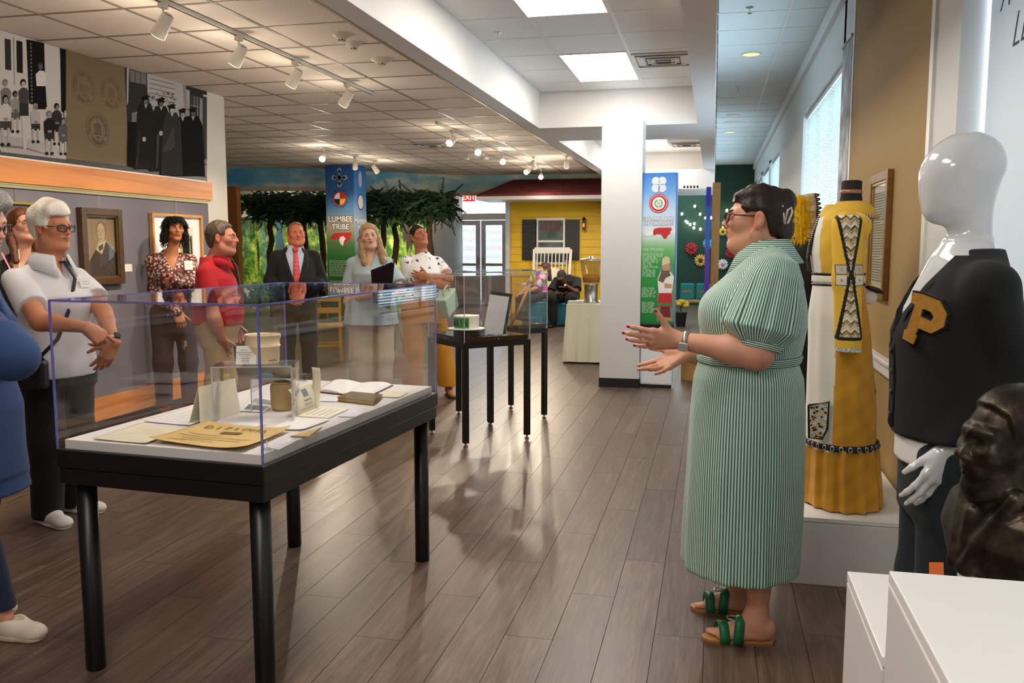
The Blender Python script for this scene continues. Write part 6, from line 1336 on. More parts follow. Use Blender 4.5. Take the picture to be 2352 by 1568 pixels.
def watch(parent, c, d, r, m_band, m_face, up, name='watch', face=.018):
    s_, w_, d = frame_of(d, up); b = B(); N = 28; P = []
    for k in range(N + 1):
        a = 2 * math.pi * k / N; o = Vector(c) + (s_ * math.cos(a) + w_ * math.sin(a)) * r; P.append([o - d * .008, o - d * .008 + (s_ * math.cos(a) + w_ * math.sin(a)) * .003, o + d * .008 + (s_ * math.cos(a) + w_ * math.sin(a)) * .003, o + d * .008])
    g = empty(name, (0, 0, 0), parent=parent); b.grid(P); b.build('strap', m_band, g, smooth=True)
    u = Vector(up); u = (u - d * u.dot(d)).normalized(); q = d.cross(u); b = B(); b.prism([(face * np.sign(math.cos(a)) * abs(math.cos(a)) ** .5, face * .9 * np.sign(math.sin(a)) * abs(math.sin(a)) ** .5) for a in [2 * math.pi * k / 24 for k in range(24)]], Vector(c) + u * (r + .001), d, -q if d.cross(-q).dot(u) > 0 else q, .008); b.build('watch_face', m_face, g); return g
# ================================================================ THE SPEAKER
def stripe_mat(name, N, a, b, axis='z', duty=.5):
    m, n = newmat(name); o = n.sep(n.obj()); ang = n.math('ARCTAN2', o[1], o[0]); w = n.math('SINE', n.math('MULTIPLY', ang, float(N)))
    k = n.add('ShaderNodeMapRange'); n.link(w, k.inputs[0]); k.inputs[1].default_value = -.35; k.inputs[2].default_value = .35; n.base(n.mix(k.outputs[0], a, b)); n.b.inputs['Roughness'].default_value = .75; n.b.inputs['Sheen Weight'].default_value = .2
    n.bump(n.noise(n.obj((1, 1, .3)), 14, 3), .25, .02); return m
GA, GB = '#2f7561', '#d3e6db'
M_str = stripe_mat('green_stripe', 150, GA, GB); M_str_s = stripe_mat('green_stripe_sleeve', 66, GA, GB)
m_, n_2 = newmat('green_stripe_band'); w_ = n_2.math('SINE', n_2.math('MULTIPLY', n_2.sep(n_2.obj())[2], 900.)); k_ = n_2.add('ShaderNodeMapRange'); n_2.link(w_, k_.inputs[0]); k_.inputs[1].default_value = -.3; k_.inputs[2].default_value = .3; n_2.base(n_2.mix(k_.outputs[0], GA, '#d8e8de')); n_2.b.inputs['Roughness'].default_value = .75; M_band = m_
sp = Person('person in a green and white striped dress, speaking with both hands held out', .135, 3.36, 180, '#d79c80', '#b8645c'); L = sp.L
hcen = L(1737, 503); sp.set_head((0, hcen.y + .004, hcen.z - .002), 0, 2, 0, 1.0, fat=.008, jaw=1.04, nose=1.1, cheek=1.1, chin=1.1)
def sil(py, pf, pb, rx, cx=0): f_, b_ = L(pf, py), L(pb, py); return (f_.z, cx, (f_.y + b_.y) / 2, rx, (f_.y - b_.y) / 2)
DL = [sil(1283, 1566, 1838, .27), sil(1200, 1570, 1842, .27), sil(1050, 1577, 1850, .262), sil(930, 1585, 1852, .25), sil(860, 1592, 1848, .235), sil(826, 1604, 1836, .215), sil(790, 1607, 1846, .215), sil(740, 1608, 1857, .222), sil(700, 1615, 1855, .222), sil(655, 1645, 1846, .215), sil(615, 1680, 1830, .19), sil(585, 1712, 1818, .13), sil(566, 1724, 1812, .088)]
zh = DL[0][0]
def pl(th, z): return np.clip((1.0 - z) / .8, 0, 1) * (.026 * np.sin(9 * th + 1.0 + .8 * z) + .016 * np.sin(16 * th + 2 * z) - .07 * np.exp(-((th + 2.75 + .25 * (z - .6)) / .09) ** 2) - .05 * np.exp(-((th - 2.85 - .2 * (z - .6)) / .08) ** 2)) + .006 * np.sin(17 * th) * np.clip((z - 1.0) / .05, 0, 1) * np.clip((1.2 - z) / .1, 0, 1)
f = Field((-.34, -.30, .2), (.34, .32, 1.6), .0075); f.loft(DL, .02, pleat=pl); f.cap((-.17, -.06, 1.365), (.17, -.06, 1.365), .07, .07, .06)
for sd in (-1, 1): f.ell((sd * .09, .095, 1.225), (.10, .085, .085), .06)
f.wrinkle(.0022, 16, 5, .5); f.plane((0, 0, zh + .004), (0, 0, -1))
f.op(lambda x, y, z: d_cap(x, y, z, (0, -.03, 1.40), (0, .03, 1.62), .062, .085), (-.1, -.15, 1.36), (.1, .15, 1.65), .008, 's')
f.op(lambda x, y, z: np.maximum(np.abs(x) - np.clip((z - 1.27) * .42, 0, .07), .02 - y), (-.08, .0, 1.25), (.08, .25, 1.5), .006, 's')
dress = f.build('dress', M_str, sp.root)
f = Field((-.3, -.3, 1.0), (.3, .3, 1.14), .006); bz = L(1740, 820).z; f.loft(grow(clip_lv(DL, bz - .016, bz + .016), .006), .004, pleat=pl); f.build('belt', M_band, sp.root)
b = B().bar((-.226, -.03, bz - .03), (-.226, -.03, bz + .028), .006, .012).build('belt_loop', M_str, sp.root)
collar(sp.root, M_band, (0, -.045), .078, .135, 1.405, 1.49, gap=46, drop=.07, ry=1.05)
# arms
shL = Vector((-.195, -.075, 1.36)); elL = L(1738, 812, -.23); wrL = L(1556, 781, -.20); tipL = L(1432, 774, -.24)
shR = Vector((.195, -.06, 1.36)); elR = L(1700, 835, .24); wrR = L(1572, 812, .05); tipR = L(1480, 858, .0)
def sleeve(sh, el, nm):
    d = (Vector(el) - Vector(sh)); Ln = d.length; d.normalize(); s_, w_, d = frame_of(d, (0, 1, 0)); Mx = Matrix(((s_.x, w_.x, d.x, sh[0]), (s_.y, w_.y, d.y, sh[1]), (s_.z, w_.z, d.z, sh[2]), (0, 0, 0, 1)))
    f = Field((-.17, -.17, -.1), (.17, .17, Ln + .05), .006); e = Ln - .035
    f.loft([(-.085, 0, 0, .02, .02), (-.06, 0, 0, .06, .07), (0, 0, 0, .085, .098), (.10, .0, .005, .098, .118), (.19, 0, .01, .108, .128), (e - .03, 0, .008, .092, .112), (e, 0, 0, .066, .082)], .01, pleat=lambda th, z: (.035 * np.sin(11 * th + 1) + .02 * np.sin(19 * th)) * np.clip(.3 + z / .2, .2, 1))
    f.wrinkle(.003, 20, 3, 1); o = f.build(nm, M_str_s, sp.root); o.matrix_local = Mx
    g = Field((-.13, -.13, e - .06), (.13, .13, e + .06), .005); g.loft([(e - .012, 0, 0, .068, .084), (e + .016, 0, 0, .064, .079)], .004); g.loft([(e - .05, 0, 0, .055, .068), (e + .05, 0, 0, .055, .068)], .004, 's'); q = g.build('sleeve_band', M_band, sp.root); q.matrix_local = Mx
sleeve(shL, elL, 'sleeve'); sleeve(shR, elR, 'sleeve')
hdL = (tipL - wrL).normalized(); hdR = (tipR - wrR).normalized()
lo = [min(elL[i], wrL[i], tipL[i], wrR[i], tipR[i], elR[i], -.26 if i == 0 else 9, -.22 if i == 1 else 9, 0 if i == 2 else 9) - .05 for i in range(3)]; hi = [max(elL[i], wrL[i], tipL[i], tipR[i], wrR[i], .27 if i == 0 else -9, .34 if i == 1 else -9, 1.72 if i == 2 else -9) + .04 for i in range(3)]; lo[2] = -.01
hb = sp.bounds(); fl = lambda a, b, m=.06: ([min(p, q) - m for p, q in zip(a, b)], [max(p, q) + m for p, q in zip(a, b)])
ft = [((-.22, -.16, 0), (.26, .30, .09), .005)]
f = Field(lo, hi, .009, [(hb[0], hb[1], .0042), (*fl(wrL, tipL, .05), .0036), (*fl(wrR, tipR, .05), .0036)] + ft)
hc = sp.hc
f.loft(grow(clip_lv(DL, .95, 1.42), -.02), .02); f.cap((0, -.05, 1.36), (0, hc.y - .03, hc.z - .07), .068, .063, .04); f.cap((0, -.01, 1.37), (0, hc.y + .012, hc.z - .098), .045, .042, .04)
sp.head_op(f, lambda x, y, z: head_d(x, y, z, sp.feat), .16, .03)
for sh, el, wr in ((shL, elL, wrL), (shR, elR, wrR)):
    f.cap(T3(sh), T3(el), .062, .056, .03); m1 = el.lerp(wr, .3); f.chain([T3(el), T3(m1), T3(wr)], [.052, .049, .028], .03)
nL = sp.Wd((.12, 1, .25)); nR = sp.Wd((-.25, -.75, .75))
tL = hand(f, wrL, hdL, nL, False, 1.02, curl=((.05, .12, .08), (.16, .15, .1), (.28, .2, .12), (.36, .25, .12)), spread=(.10, .0, -.10, -.22), thumb=(.62, .85, .05, .05))
tR = hand(f, wrR, hdR, nR, True, 1.0, curl=((.05, .1, .1), (.18, .15, .12), (.35, .25, .2), (.25, .2, .15)), spread=(.16, .03, -.10, -.32), thumb=(.9, .75, .2, .1))
fz = [L(1722, 1300, -.13), L(1700, 1300, .13)]
def foot(f, hx, hy, tx, ty, ank_z=.085):
    h_ = Vector((hx, hy, 0)); t_ = Vector((tx, ty, 0)); d = (t_ - h_).normalized(); s = Vector((-d.y, d.x, 0)); LL = (t_ - h_).length; P = lambda a, b, c: h_ + d * a + s * b + Vector((0, 0, c)); z0 = .018
    f.ell(T3(P(.025, 0, .03 + z0)), (.030, .034, .034), .02); f.cap(T3(P(.03, 0, .05 + z0)), T3(P(.07, 0, .085 + z0)), .034, .036, .03); f.cap(T3(P(.06, 0, .055 + z0)), T3(P(LL - .075, 0, .024 + z0)), .036, .026, .03); f.cap(T3(P(.05, -.012, .02 + z0)), T3(P(LL - .07, -.02, .018 + z0)), .02, .02, .02); f.cap(T3(P(.05, .012, .02 + z0)), T3(P(LL - .06, .022, .018 + z0)), .02, .02, .02)
    return P, LL, s, d
legs = []
for sd, heel, toe in ((-1, onz(1772, 1478), onz(1602, 1470)), (1, onz(1735, 1412), onz(1624, 1402))):
    hl = sp.Mi @ (heel - Vector((sp.X, sp.Y, 0))); tl = sp.Mi @ (toe - Vector((sp.X, sp.Y, 0))); tl = hl + (tl - hl).normalized() * .245; P, LL, s, d = foot(f, hl.x, hl.y, tl.x, tl.y)
    ank = P(.055, 0, .12); f.chain([T3(P(.06, 0, .08)), T3(ank + Vector((0, 0, .0))), T3(P(.05, 0, .28)), (sd * .10, -.02, .5), (sd * .10, 0, .9)], [.036, .035, .052, .06, .08], .02)
    sgn = 1 if sd > 0 else -1
    for k in range(5):
        off = (.026 - .0125 * k) * (1 if sd < 0 else 1) * -sgn * -1; ln = LL - .012 - .007 * k ** 1.3; f.cap(T3(P(LL - .075, off * .95, .034)), T3(P(ln - .006, off, .028)), .012 - .0008 * k, (.011 if k == 0 else .0082 - .0003 * k), .006)
    legs.append((P, LL, s, d, sgn))
body = f.build('body', M_skin, sp.root, sp.body_color())
sp.eyes('#5a4030', (0, 0), '#3a2c24', 1.1)
sp.glasses('#4a2014', .025, .0185, .0034, .108, .004, .8, mat('tortoise', '#5a2412', .25, var=.8, vscale=60))
# red nails, rings, watch
M_nail = mat('red_nail', '#c2143a', .15)
for tp, dd, nn in tL + tR:
    o = -nn; sx = dd.cross(o); b = B(); b.ell(tp + o * .0048 - dd * .002, (.0052, .0085, .0022), 10, 6, Matrix((sx, dd, o)).transposed()); b.build('fingernail', M_nail, sp.root, smooth=True)
M_gold = mat('gold', '#d8b866', .25, metal=1)
def ring_on(p, d, r): s_, w_, d = frame_of(d); B().tube([Vector(p) + (s_ * math.cos(a) + w_ * math.sin(a)) * r for a in [2 * math.pi * k / 18 for k in range(18)]], .0018, 6, closed=True).build('ring', M_gold, sp.root, smooth=True)
kp = lambda W, d, n, right, a, b: W + d * a + ((d.cross((n - d * n.dot(d)).normalized()) if right else (n - d * n.dot(d)).normalized().cross(d)) * b)
ring_on(kp(wrL, hdL, nL, False, .108, -.013), hdL, .0112); ring_on(kp(wrR, hdR, nR, True, .108, -.014), hdR, .0110)
wc_ = wrL.lerp(elL, .10); ad = (wrL - elL).normalized(); watch(sp.root, wc_, ad, .0335, mat('two_tone_steel', '#c9bfae', .3, metal=.9, var=.15, vscale=150), mat('pearl_dial', '#b9b3ac', .15), sp.Wd((0, -1, -.5)))
# hair: swept back cap, gathered bun, claw clip, hoop
M_hd = hair_mat('dark_brown_hair', '#100a08', '#38281f', (70, 22, 70))
def hs_(x, y, z):
    d = cap_hair(.011, .006, .060, .030, -.075, .050)(x, y, z); d = smin(d, d_ell(x, y, z, (0, -.075, .015), (.066, .062, .075)), .03); d = smin(d, d_ell(x, y, z, (0, -.10, .070), (.045, .046, .044)), .018); X = np.abs(x)
    d = smin(d, d_cap(X, y, z, (.072, .045, .045), (.080, -.03, .040), .010, .013), .02); d = smin(d, d_ell(x, y, z, (0, -.095, -.035), (.05, .045, .05)), .02); return smin(d, d_cap(X, y, z, (.035, .062, .085), (.06, .0, .10), .016, .014), .02)
sp.hair(hs_, M_hd, .0042, .2, wr=.0022, seed=4, freq=110)
cl_ = empty('hair_clip', (0, 0, 0), parent=sp.root)
for q in ([(-.062, -.088, .052), (-.066, -.094, .02), (-.066, -.10, -.015), (-.062, -.112, -.01), (-.056, -.125, .03), (-.052, -.120, .045), (-.056, -.108, .035), (-.064, -.1, -.01)],): B().tube([sp.hp(*p) for p in q], .0042, 8).build('claw', mat('cream_clip', '#d8c6b8', .35), cl_, smooth=True)
B().tube([sp.hp(-.045 + 0, -.140 + .010 * math.cos(a), .0 + .011 * math.sin(a)) for a in [2 * math.pi * k / 14 for k in range(14)]], .002, 6, closed=True).build('spring', M_gold, cl_, smooth=True)
er = [sp.hp(-.082 - .004 * math.sin(a) ** 2, -.006 + .0225 * math.sin(a), -.034 - .0235 + .0235 * math.cos(a)) for a in [2 * math.pi * k / 26 for k in range(26)]]
B().tube(er, .0016, 8, closed=True).build('hoop_earring', M_gold, sp.root, smooth=True)
# slide sandals
M_grl = mat('green_leather', '#1d6b45', .4); M_tan_l = mat('tan_footbed', '#b07a48', .55)
for P, LL, s, d, sgn in legs:
    e = empty('sandal', P(0, 0, 0), parent=sp.root); o = P(0, 0, 0); b = B(); out = []
    prof = [(-.012, .0), (0, .024), (.05, .031), (.12, .030), (.17, .040), (LL - .02, .036), (LL + .006, .016), (LL + .01, 0)]
    poly = [(a, w) for a, w in prof] + [(a, -w) for a, w in prof[::-1][1:-1]]
    for z0, z1, mm, nm in ((.0005, .010, mat('tan_sole', '#8a6238', .6), 'sole'), (.010, .019, M_tan_l, 'footbed')): q = B(); q.prism([(a, w) for a, w in poly[::-1]], Vector((0, 0, z0)), d, s, z1 - z0) if d.cross(s).z > 0 else q.prism(poly, Vector((0, 0, z0)), s, d, z1 - z0); q.build(nm, mm, e)
    for a0, a1, hgt in ((LL - .115, LL - .145, .092), (LL - .070, LL - .055, .068)):
        rows = [];
        for t in range(15):
            th = math.pi * t / 14; w = math.cos(th) * .047; z = .012 + math.sin(th) ** .8 * hgt; aa = a0 + (a1 - a0) * t / 14 * (1 if sgn > 0 else 1)
            rows.append([P(aa - .018, w, z) - o, P(aa + .018, w * .98, z - .002) - o])
        B().grid(rows).build('strap', M_grl, e, smooth=True, solid=.003)
    bc = P(LL - .098, 0, .094) - o; B().tube([bc + d * (.016 * np.sign(math.cos(a)) * abs(math.cos(a)) ** .6) + s * (.017 * np.sign(math.sin(a)) * abs(math.sin(a)) ** .6) for a in [2 * math.pi * k / 20 for k in range(20)]], .003, 6, closed=True).build('buckle', M_alu, e, smooth=True)
# ================================================================ THE LISTENERS
def figure(P, lv, arms, hips=None, h=.008, neck=None, nr=.052, extra=None, shrink=.010, zmin=0.0, hfine=.0045, handfine=.0045, top=1.42):
    """one continuous body: trunk, neck, head, arms with hands, legs"""
    hc = P.hc; pts = [Vector((q[1] + s1 * q[3], q[2] + s2 * q[4], q[0])) for q in lv for s1 in (-1, 1) for s2 in (-1, 1)] + [hc + Vector((s, s, s)) * .15 for s in (-1, 1)]
    for a in arms: pts += [Vector(a['el']), Vector(a['wr']), Vector(a['wr']) + (Vector(a['tip']) - Vector(a['wr'])).normalized() * .22 * a.get('s', 1), Vector(a['sh'])]
    if hips: pts += [Vector(q) for l in hips for q in l]
    lo = [min(p[i] for p in pts) - .075 for i in range(3)]; hi = [max(p[i] for p in pts) + .075 for i in range(3)]; lo[2] = max(lo[2], zmin - .02)
    fine = [(*P.bounds(), hfine)]
    for a in arms:
        if a.get('hand', True):
            w = Vector(a['wr']); t = w + (Vector(a['tip']) - w).normalized() * .17; fine.append(([min(w[i], t[i]) - .05 for i in range(3)], [max(w[i], t[i]) + .05 for i in range(3)], handfine))
    f = Field(lo, hi, h, fine); zt = max(q[0] for q in lv); f.loft(grow(lv, -shrink), .02)
    nb = neck or (0, -.015, zt - .06); hb = P.hp(0, -.02, -.07); f.cap(T3(nb), T3(hb), nr * 1.08, nr, .03); f.cap(T3(Vector(nb) + Vector((0, .02, -.02))), T3(P.hp(0, .008, -.078)), nr * .65, nr * .65, .03)
    P.head_op(f, lambda x, y, z: head_d(x, y, z, P.feat), .16, .03); tips = []
    for a in arms:
        sh, el, wr = Vector(a['sh']), Vector(a['el']), Vector(a['wr']); r = a.get('r', (.046, .040, .038, .026)); f.cap(T3(sh), T3(el), r[0], r[1], .03); f.chain([T3(el), T3(el.lerp(wr, .3)), T3(wr)], [r[1], r[2], r[3]], .025)
        if a.get('hand', True): tips.append(hand(f, wr, Vector(a['tip']) - wr, a['n'], a['right'], a.get('s', 1), a.get('curl', ((.3, .35, .25),) * 4), a.get('spread', (.10, .03, -.04, -.12)), a.get('thumb', (.75, .7, .25, .2)), r=a.get('hr', 1)))
    if hips:
        for l in hips: f.chain([T3(q) for q in l], [.07, .05, .036], .03)
    if extra: extra(f)
    return f.build('body', M_skin, P.root, P.body_color()), tips
def shirt(P, name, m, lv, arms=(), h=.008, e=.006, sr=(.068, .062), slen=.55, wr=.002, seed=1, cuts=None, adds=None, neck=.058, hem=None, vneck=None, flat=2, shoulders=None, sk=.03, freq=18, full=False, cuff=.04):
    """top: trunk shell with sleeves along the arms; slen = share of the upper arm covered (full: to the wrist)"""
    L_ = grow(lv, e); z0 = min(q[0] for q in L_) if hem is None else hem; L_ = clip_lv(L_, z0, max(q[0] for q in L_)); pts = [Vector((q[1] + s1 * q[3], q[2] + s2 * q[4], q[0])) for q in L_ for s1 in (-1, 1) for s2 in (-1, 1)]
    for a in arms: pts += [Vector(a['sh']), Vector(a['el'])] + ([Vector(a['wr'])] if full else [])
    lo = [min(p[i] for p in pts) - .12 for i in range(3)]; hi = [max(p[i] for p in pts) + .12 for i in range(3)]; f = Field(lo, hi, h); f.loft(L_, .02, flat=flat)
    sh_ = [Vector(a['sh']) for a in arms]
    if len(sh_) == 2:
        zt_ = max(q[0] for q in L_); nk = Vector((0, sh_[0].y + .005, zt_ - .052))
        for q in sh_: f.cap(T3(nk), T3(q), .046, sr[0] * .92, .025)
    if adds: adds(f)
    g = Field(lo, hi, h) if arms and not full else f
    for a in arms:
        s, el, w = Vector(a['sh']), Vector(a['el']), Vector(a['wr'])
        if full: f.chain([T3(s), T3(el), T3(el.lerp(w, .3)), T3(w)], [sr[0], sr[1], sr[1] * .95, cuff], sk)
        else: g.cap(T3(s), T3(s.lerp(el, slen)), sr[0], sr[1], sk)
    for q in ({f, g} if wr else ()): q.wrinkle(wr, freq, seed, .6); q.wrinkle(wr * .7, freq * 2.1, seed + 50, .45)
    f.plane((0, 0, z0 + .004), (0, 0, -1), lo=[lo[0], lo[1], z0 - .1], hi=[hi[0], hi[1], z0 + .05])
    if g is not f:
        for a in arms:
            s, el = Vector(a['sh']), Vector(a['el']); d = (el - s).normalized(); end = s.lerp(el, slen); m_ = sr[1] * 1.6
            g.op(lambda x, y, z, E=end, D=d: np.maximum(-((x - E.x) * D.x + (y - E.y) * D.y + (z - E.z) * D.z), np.sqrt((x - E.x) ** 2 + (y - E.y) ** 2 + (z - E.z) ** 2) - sr[1] * 1.5), [q - m_ for q in end], [q + m_ for q in end], .004, 's')
        f.d = smin(f.d, g.d, .015)
    if neck: nb = P.hp(0, -.03, -.13); f.op(lambda x, y, z: d_cap(x, y, z, (nb.x, nb.y, nb.z - .05), (nb.x, nb.y + .02, nb.z + .2), neck, neck * 1.25), [nb.x - .12, nb.y - .12, nb.z - .1], [nb.x + .12, nb.y + .14, nb.z + .3], .008, 's')
    if vneck:
        zb, w_, cx_ = vneck; f.op(lambda x, y, z: np.maximum(np.abs(x - cx_) - np.clip((z - zb) * w_, 0, .2), .0 - y + 0 * x), (cx_ - .15, 0, zb - .02), (cx_ + .15, .3, zb + .5), .006, 's')
    if cuts: cuts(f)
    return f.build(name, m, P.root)
def trousers(P, m, hips, lv, z1, rr=(.095, .075, .062), h=.009, wr=.0025, seed=3, name='trousers', zc=.03):
    pts = [Vector(q) for l in hips for q in l]; L_ = clip_lv(lv, min(q[0] for q in lv), z1); L_ = [(L_[0][0] - .035,) + tuple(L_[0][1:])] + L_; r = max(rr) + .03; lo = [min(min(p[i] for p in pts), -(L_[0][3] if i == 0 else L_[0][4]) if i < 2 else 9) - r for i in range(3)]; hi = [max(max(p[i] for p in pts), (L_[0][3] if i == 0 else L_[0][4]) if i < 2 else z1) + r for i in range(3)]
    f = Field(lo, hi, h); f.loft(grow(L_, .004), .03)
    for l in hips: f.chain([T3(q) for q in l], list(rr), .04)
    f.wrinkle(wr, 16, seed, .5); zb = min(l[-1][2] for l in hips); f.plane((0, 0, zc), (0, 0, -1), lo=[lo[0], lo[1], -.05], hi=[hi[0], hi[1], zc + .1]); return f.build(name, m, P.root)
def stand(S=1.0, w=.095, fw=.10, dy=0, yl=0, yr=0): return [[Vector((s * w * S, dy, .88 * S)), Vector((s * fw * S, dy + .012, .47 * S)), Vector((s * fw * 1.05 * S, dy - .02 + (yl if s < 0 else yr), .05))] for s in (-1, 1)]
def name_tag(P, c, nrm, w, h, m, up=(0, 0, 1), lines=2, name='name_tag'):
    n = Vector(nrm).normalized(); u = Vector(up); u = (u - n * u.dot(n)).normalized(); r = u.cross(n); e = empty(name, c, parent=P.root); B().prism([(-w / 2, -h / 2), (w / 2, -h / 2), (w / 2, h / 2), (-w / 2, h / 2)], (0, 0, 0), r, u, .002).build('card', m, e)
    for k in range(lines): B().prism([(-w * .3, -.0015), (w * .3, -.0015), (w * .3, .0015), (-w * .3, .0015)], n * .0022 + u * (h * (.12 - .25 * k)), r, u, .0003).build('printed_line', M_faint, e)
def on_chest(lv, x, z, e):
    zz = [q[0] for q in lv]; cy, rx, ry = (float(np.interp(z, zz, [q[i] for q in lv])) for i in (2, 3, 4)); return Vector((x, cy + ry * math.sqrt(max(.05, 1 - min(.95, (x / rx) ** 2))) + e, z))
def chest_strip(P, name, m, lv, rows, e, th=.004):
    """rows: (z, x_left, x_right) down the chest"""
    b = B(); b.grid([[on_chest(lv, a + (c - a) * t / 4, z, e) for t in range(5)] for z, a, c in rows]); return b.build(name, m, P.root, smooth=True, solid=th)
fab = lambda name, c, **k: mat(name, c, k.pop('rough', .85), var=k.pop('var', .05), vscale=k.pop('vscale', 9), bump=k.pop('bump', .12), bscale=k.pop('bscale', 400), sheen=.04, **k)
M_blacktr = fab('black_trousers', '#0a0a0c')
# ---- white-haired woman in the white polo
p = Person('person with short white hair, glasses, white polo shirt and black shoulder bag', -3.335, 3.86, -14, '#d08a68', '#a85f50'); L = p.L
hc = L(121, 523); p.set_head(hc, 9, -4, 0, .94, fat=.006, jaw=1.02, frown=1, nose=1.05)
S = .985; lv = torso_f(1.13, 1.27, 1.05, 1.05, S)
aR = dict(sh=(.178, -.03, 1.295), el=L(93, 738, -.27), wr=L(200, 752, -.24), tip=L(250, 790, -.14), n=p.Wd((-.3, .7, -.6)), right=True, curl=((.12, .2, .1), (.6, .7, .4), (.8, .8, .5), (.9, .8, .5)), thumb=(.9, .4, .3, .2), r=(.050, .045, .040, .026))
aL = dict(sh=(-.158, -.02, 1.292), el=L(237, 716, .08), wr=L(263, 785, -.03), tip=L(232, 845, -.06), n=p.Wd((-.6, .5, .2)), right=False, curl=((.3, .3, .2),) * 4, r=(.048, .041, .037, .025))
hips = stand(S); hips[0][2] = p.Mi @ (onz(170, 1172) - Vector((p.X, p.Y, 0))); hips[1][2] = p.Mi @ (onz(112, 1200) - Vector((p.X, p.Y, 0)))
for l in hips: l[2] = Vector((l[2].x, l[2].y, .06)); l[1] = l[0].lerp(l[2], .5) + Vector((0, .03, 0))
figure(p, lv, [aR, aL], hips, .008, hfine=.0038, handfine=.004)
p.eyes('#4a5a6a', (.001, 0), '#b9a58e', .8, .7, .85); p.glasses('#12100f', .0245, .0165, .0028, .107, .002, .5)
M_polo = fab('white_polo', '#e3e2e6'); shirt(p, 'polo_shirt', M_polo, lv, [aR, aL], .0065, .010, (.058, .076), .66, .0026, 4, hem=L(150, 872).z + .02, vneck=(1.29, .26, 0), neck=.064, freq=15)
collar(p.root, M_polo, (0, p.hp(0, -.03, -.13).y + .014), .074, .118, 1.365, 1.432, gap=48, drop=.06, ry=1.1)
trousers(p, M_blacktr, hips, clip_lv(lv, .78, 1.08), 1.05, (.105, .088, .078), seed=2)
for k, l in enumerate(hips): shoe(p.root, (l[2].x, l[2].y), -8 if k else 12, mat('white_mesh', '#d6d3cf', .8, bump=.4, bscale=500), mat('white_sole', '#e4e0d8', .6), .27, .046, 'sneaker', lace=True)
M_hw = hair_mat('white_hair', '#ece1cd', '#fffaf2', (50, 22, 60))
def hw(x, y, z):
    d = cap_hair(.020, .022, .078, .012, -.075, .040)(x, y, z); d = smin(d, d_ell(x, y, z, (.012, .03, .100), (.064, .052, .034)), .04); return smin(d, d_ell(x, y, z, (0, -.06, .05), (.082, .06, .07)), .03)
p.hair(hw, M_hw, .0045, .2, wr=.004, seed=7, freq=75)
watch(p.root, Vector(aL['wr']).lerp(Vector(aL['el']), .06), Vector(aL['wr']) - Vector(aL['el']), .031, mat('white_strap', '#e6e4e2', .5), M_black, p.Wd((.8, -.3, .2)))
q = p.L(196, 632, -.10); name_tag(p, (-.085, .150, 1.275), (-.25, .95, .15), .085, .05, M_pap)
strap = [(.05, -.13, 1.35), (-.02, .08, 1.385), (-.015, .165, 1.30), (.03, .180, 1.16), (.10, .165, 1.0), (.17, .10, .90)]
B().tube([Vector(a) for a in strap], .012, 8, flat=.3).build('bag_strap', mat('navy_strap', '#1a1a2a', .7), p.root, smooth=True)
bg = empty('crossbody_bag', T3(Vector((.215, .055, .755))), R(-70), parent=p.root)
B().box((-.12, -.035, 0), (.12, .035, .15)).build('pouch', mat('black_leather', '#0f0f10', .4, bump=.2, bscale=200), bg, bevel=.02); B().prism([(-.122, .16), (-.122, .10), (-.06, .05), (.06, .05), (.122, .10), (.122, .16)], (0, .038, 0), X3, Z3, -.006).build('flap', MATS['black_leather'], bg, bevel=.002); B().ell((0, .048, .085), (.010, .004, .010), 10, 6).build('snap', M_alu, bg); B().tube([(.12, 0, .14), (.14, 0, .165), (.12, 0, .18)], .004, 6).build('clasp', M_alu, bg)
# ---- woman in the black blazer, at the wall
p = Person('person with glasses and long auburn hair in a black blazer, behind the white-haired person', at(46, 560, 4.72).x, 4.72, -24, '#d59a82', '#b0504e'); L = p.L
p.set_head(L(52, 517), 6, 4, 0, .86, fat=.004, cheek=1.1); lv = torso_f(1.02, 1.05, 1, 1.05, .985)
aR = dict(sh=(.158, -.02, 1.292), el=(.24, -.03, 1.06), wr=(.12, .17, .98), tip=(-.02, .2, .98), n=(0, -1, 0), right=True); aL = dict(sh=(-.158, -.02, 1.292), el=(-.24, -.03, 1.06), wr=(-.1, .17, 1.0), tip=(.05, .2, 1.0), n=(0, -1, 0), right=False)
hips = stand(.985); figure(p, lv, [aR, aL], hips, .009, hfine=.0045); p.eyes('#4a3424', (.001, .001), '#4a3022'); p.glasses('#3a2a34', .0235, .017, .0018, .106, .003, .8)
M_blz = fab('black_blazer', '#0d0d11'); shirt(p, 'blazer', M_blz, lv, [aR, aL], .008, .016, (.062, .058), 1, .002, 3, hem=.80, full=True, vneck=(1.06, .34, 0), neck=.066)
for s in (-1, 1): chest_strip(p, 'lapel', M_blz, lv, [(z, s * a, s * c) for z, a, c in ((1.42, .062, .075), (1.36, .085, .12), (1.29, .075, .125), (1.2, .048, .09), (1.1, .012, .03))], .024, .006)
trousers(p, M_blacktr, hips, clip_lv(lv, .76, 1.0), .95)
for k, l in enumerate(hips): shoe(p.root, (l[2].x, l[2].y), 0, M_black, M_black, .24, .04)
M_ha = hair_mat('auburn_hair', '#2c150c', '#7a4424', (60, 60, 8))
def ha(x, y, z):
    X = np.abs(x); d = cap_hair(.012, .004, .070, .0, -.11, .05)(x, y, z); return smin(d, d_cap(X, y, z, (.07, -.03, .02), (.082, -.03, -.12), .028, .030), .03)
p.hair(ha, M_ha, .005, .2, extra=lambda f: [f.cap(T3(p.hp(s * .08, -.02, -.1)), T3(p.hp(s * .10, .045, -.27)), .028, .02, .03) for s in (-1, 1)], wr=.003, seed=3, lo=[p.hc.x - .2, p.hc.y - .2, p.hc.z - .32])
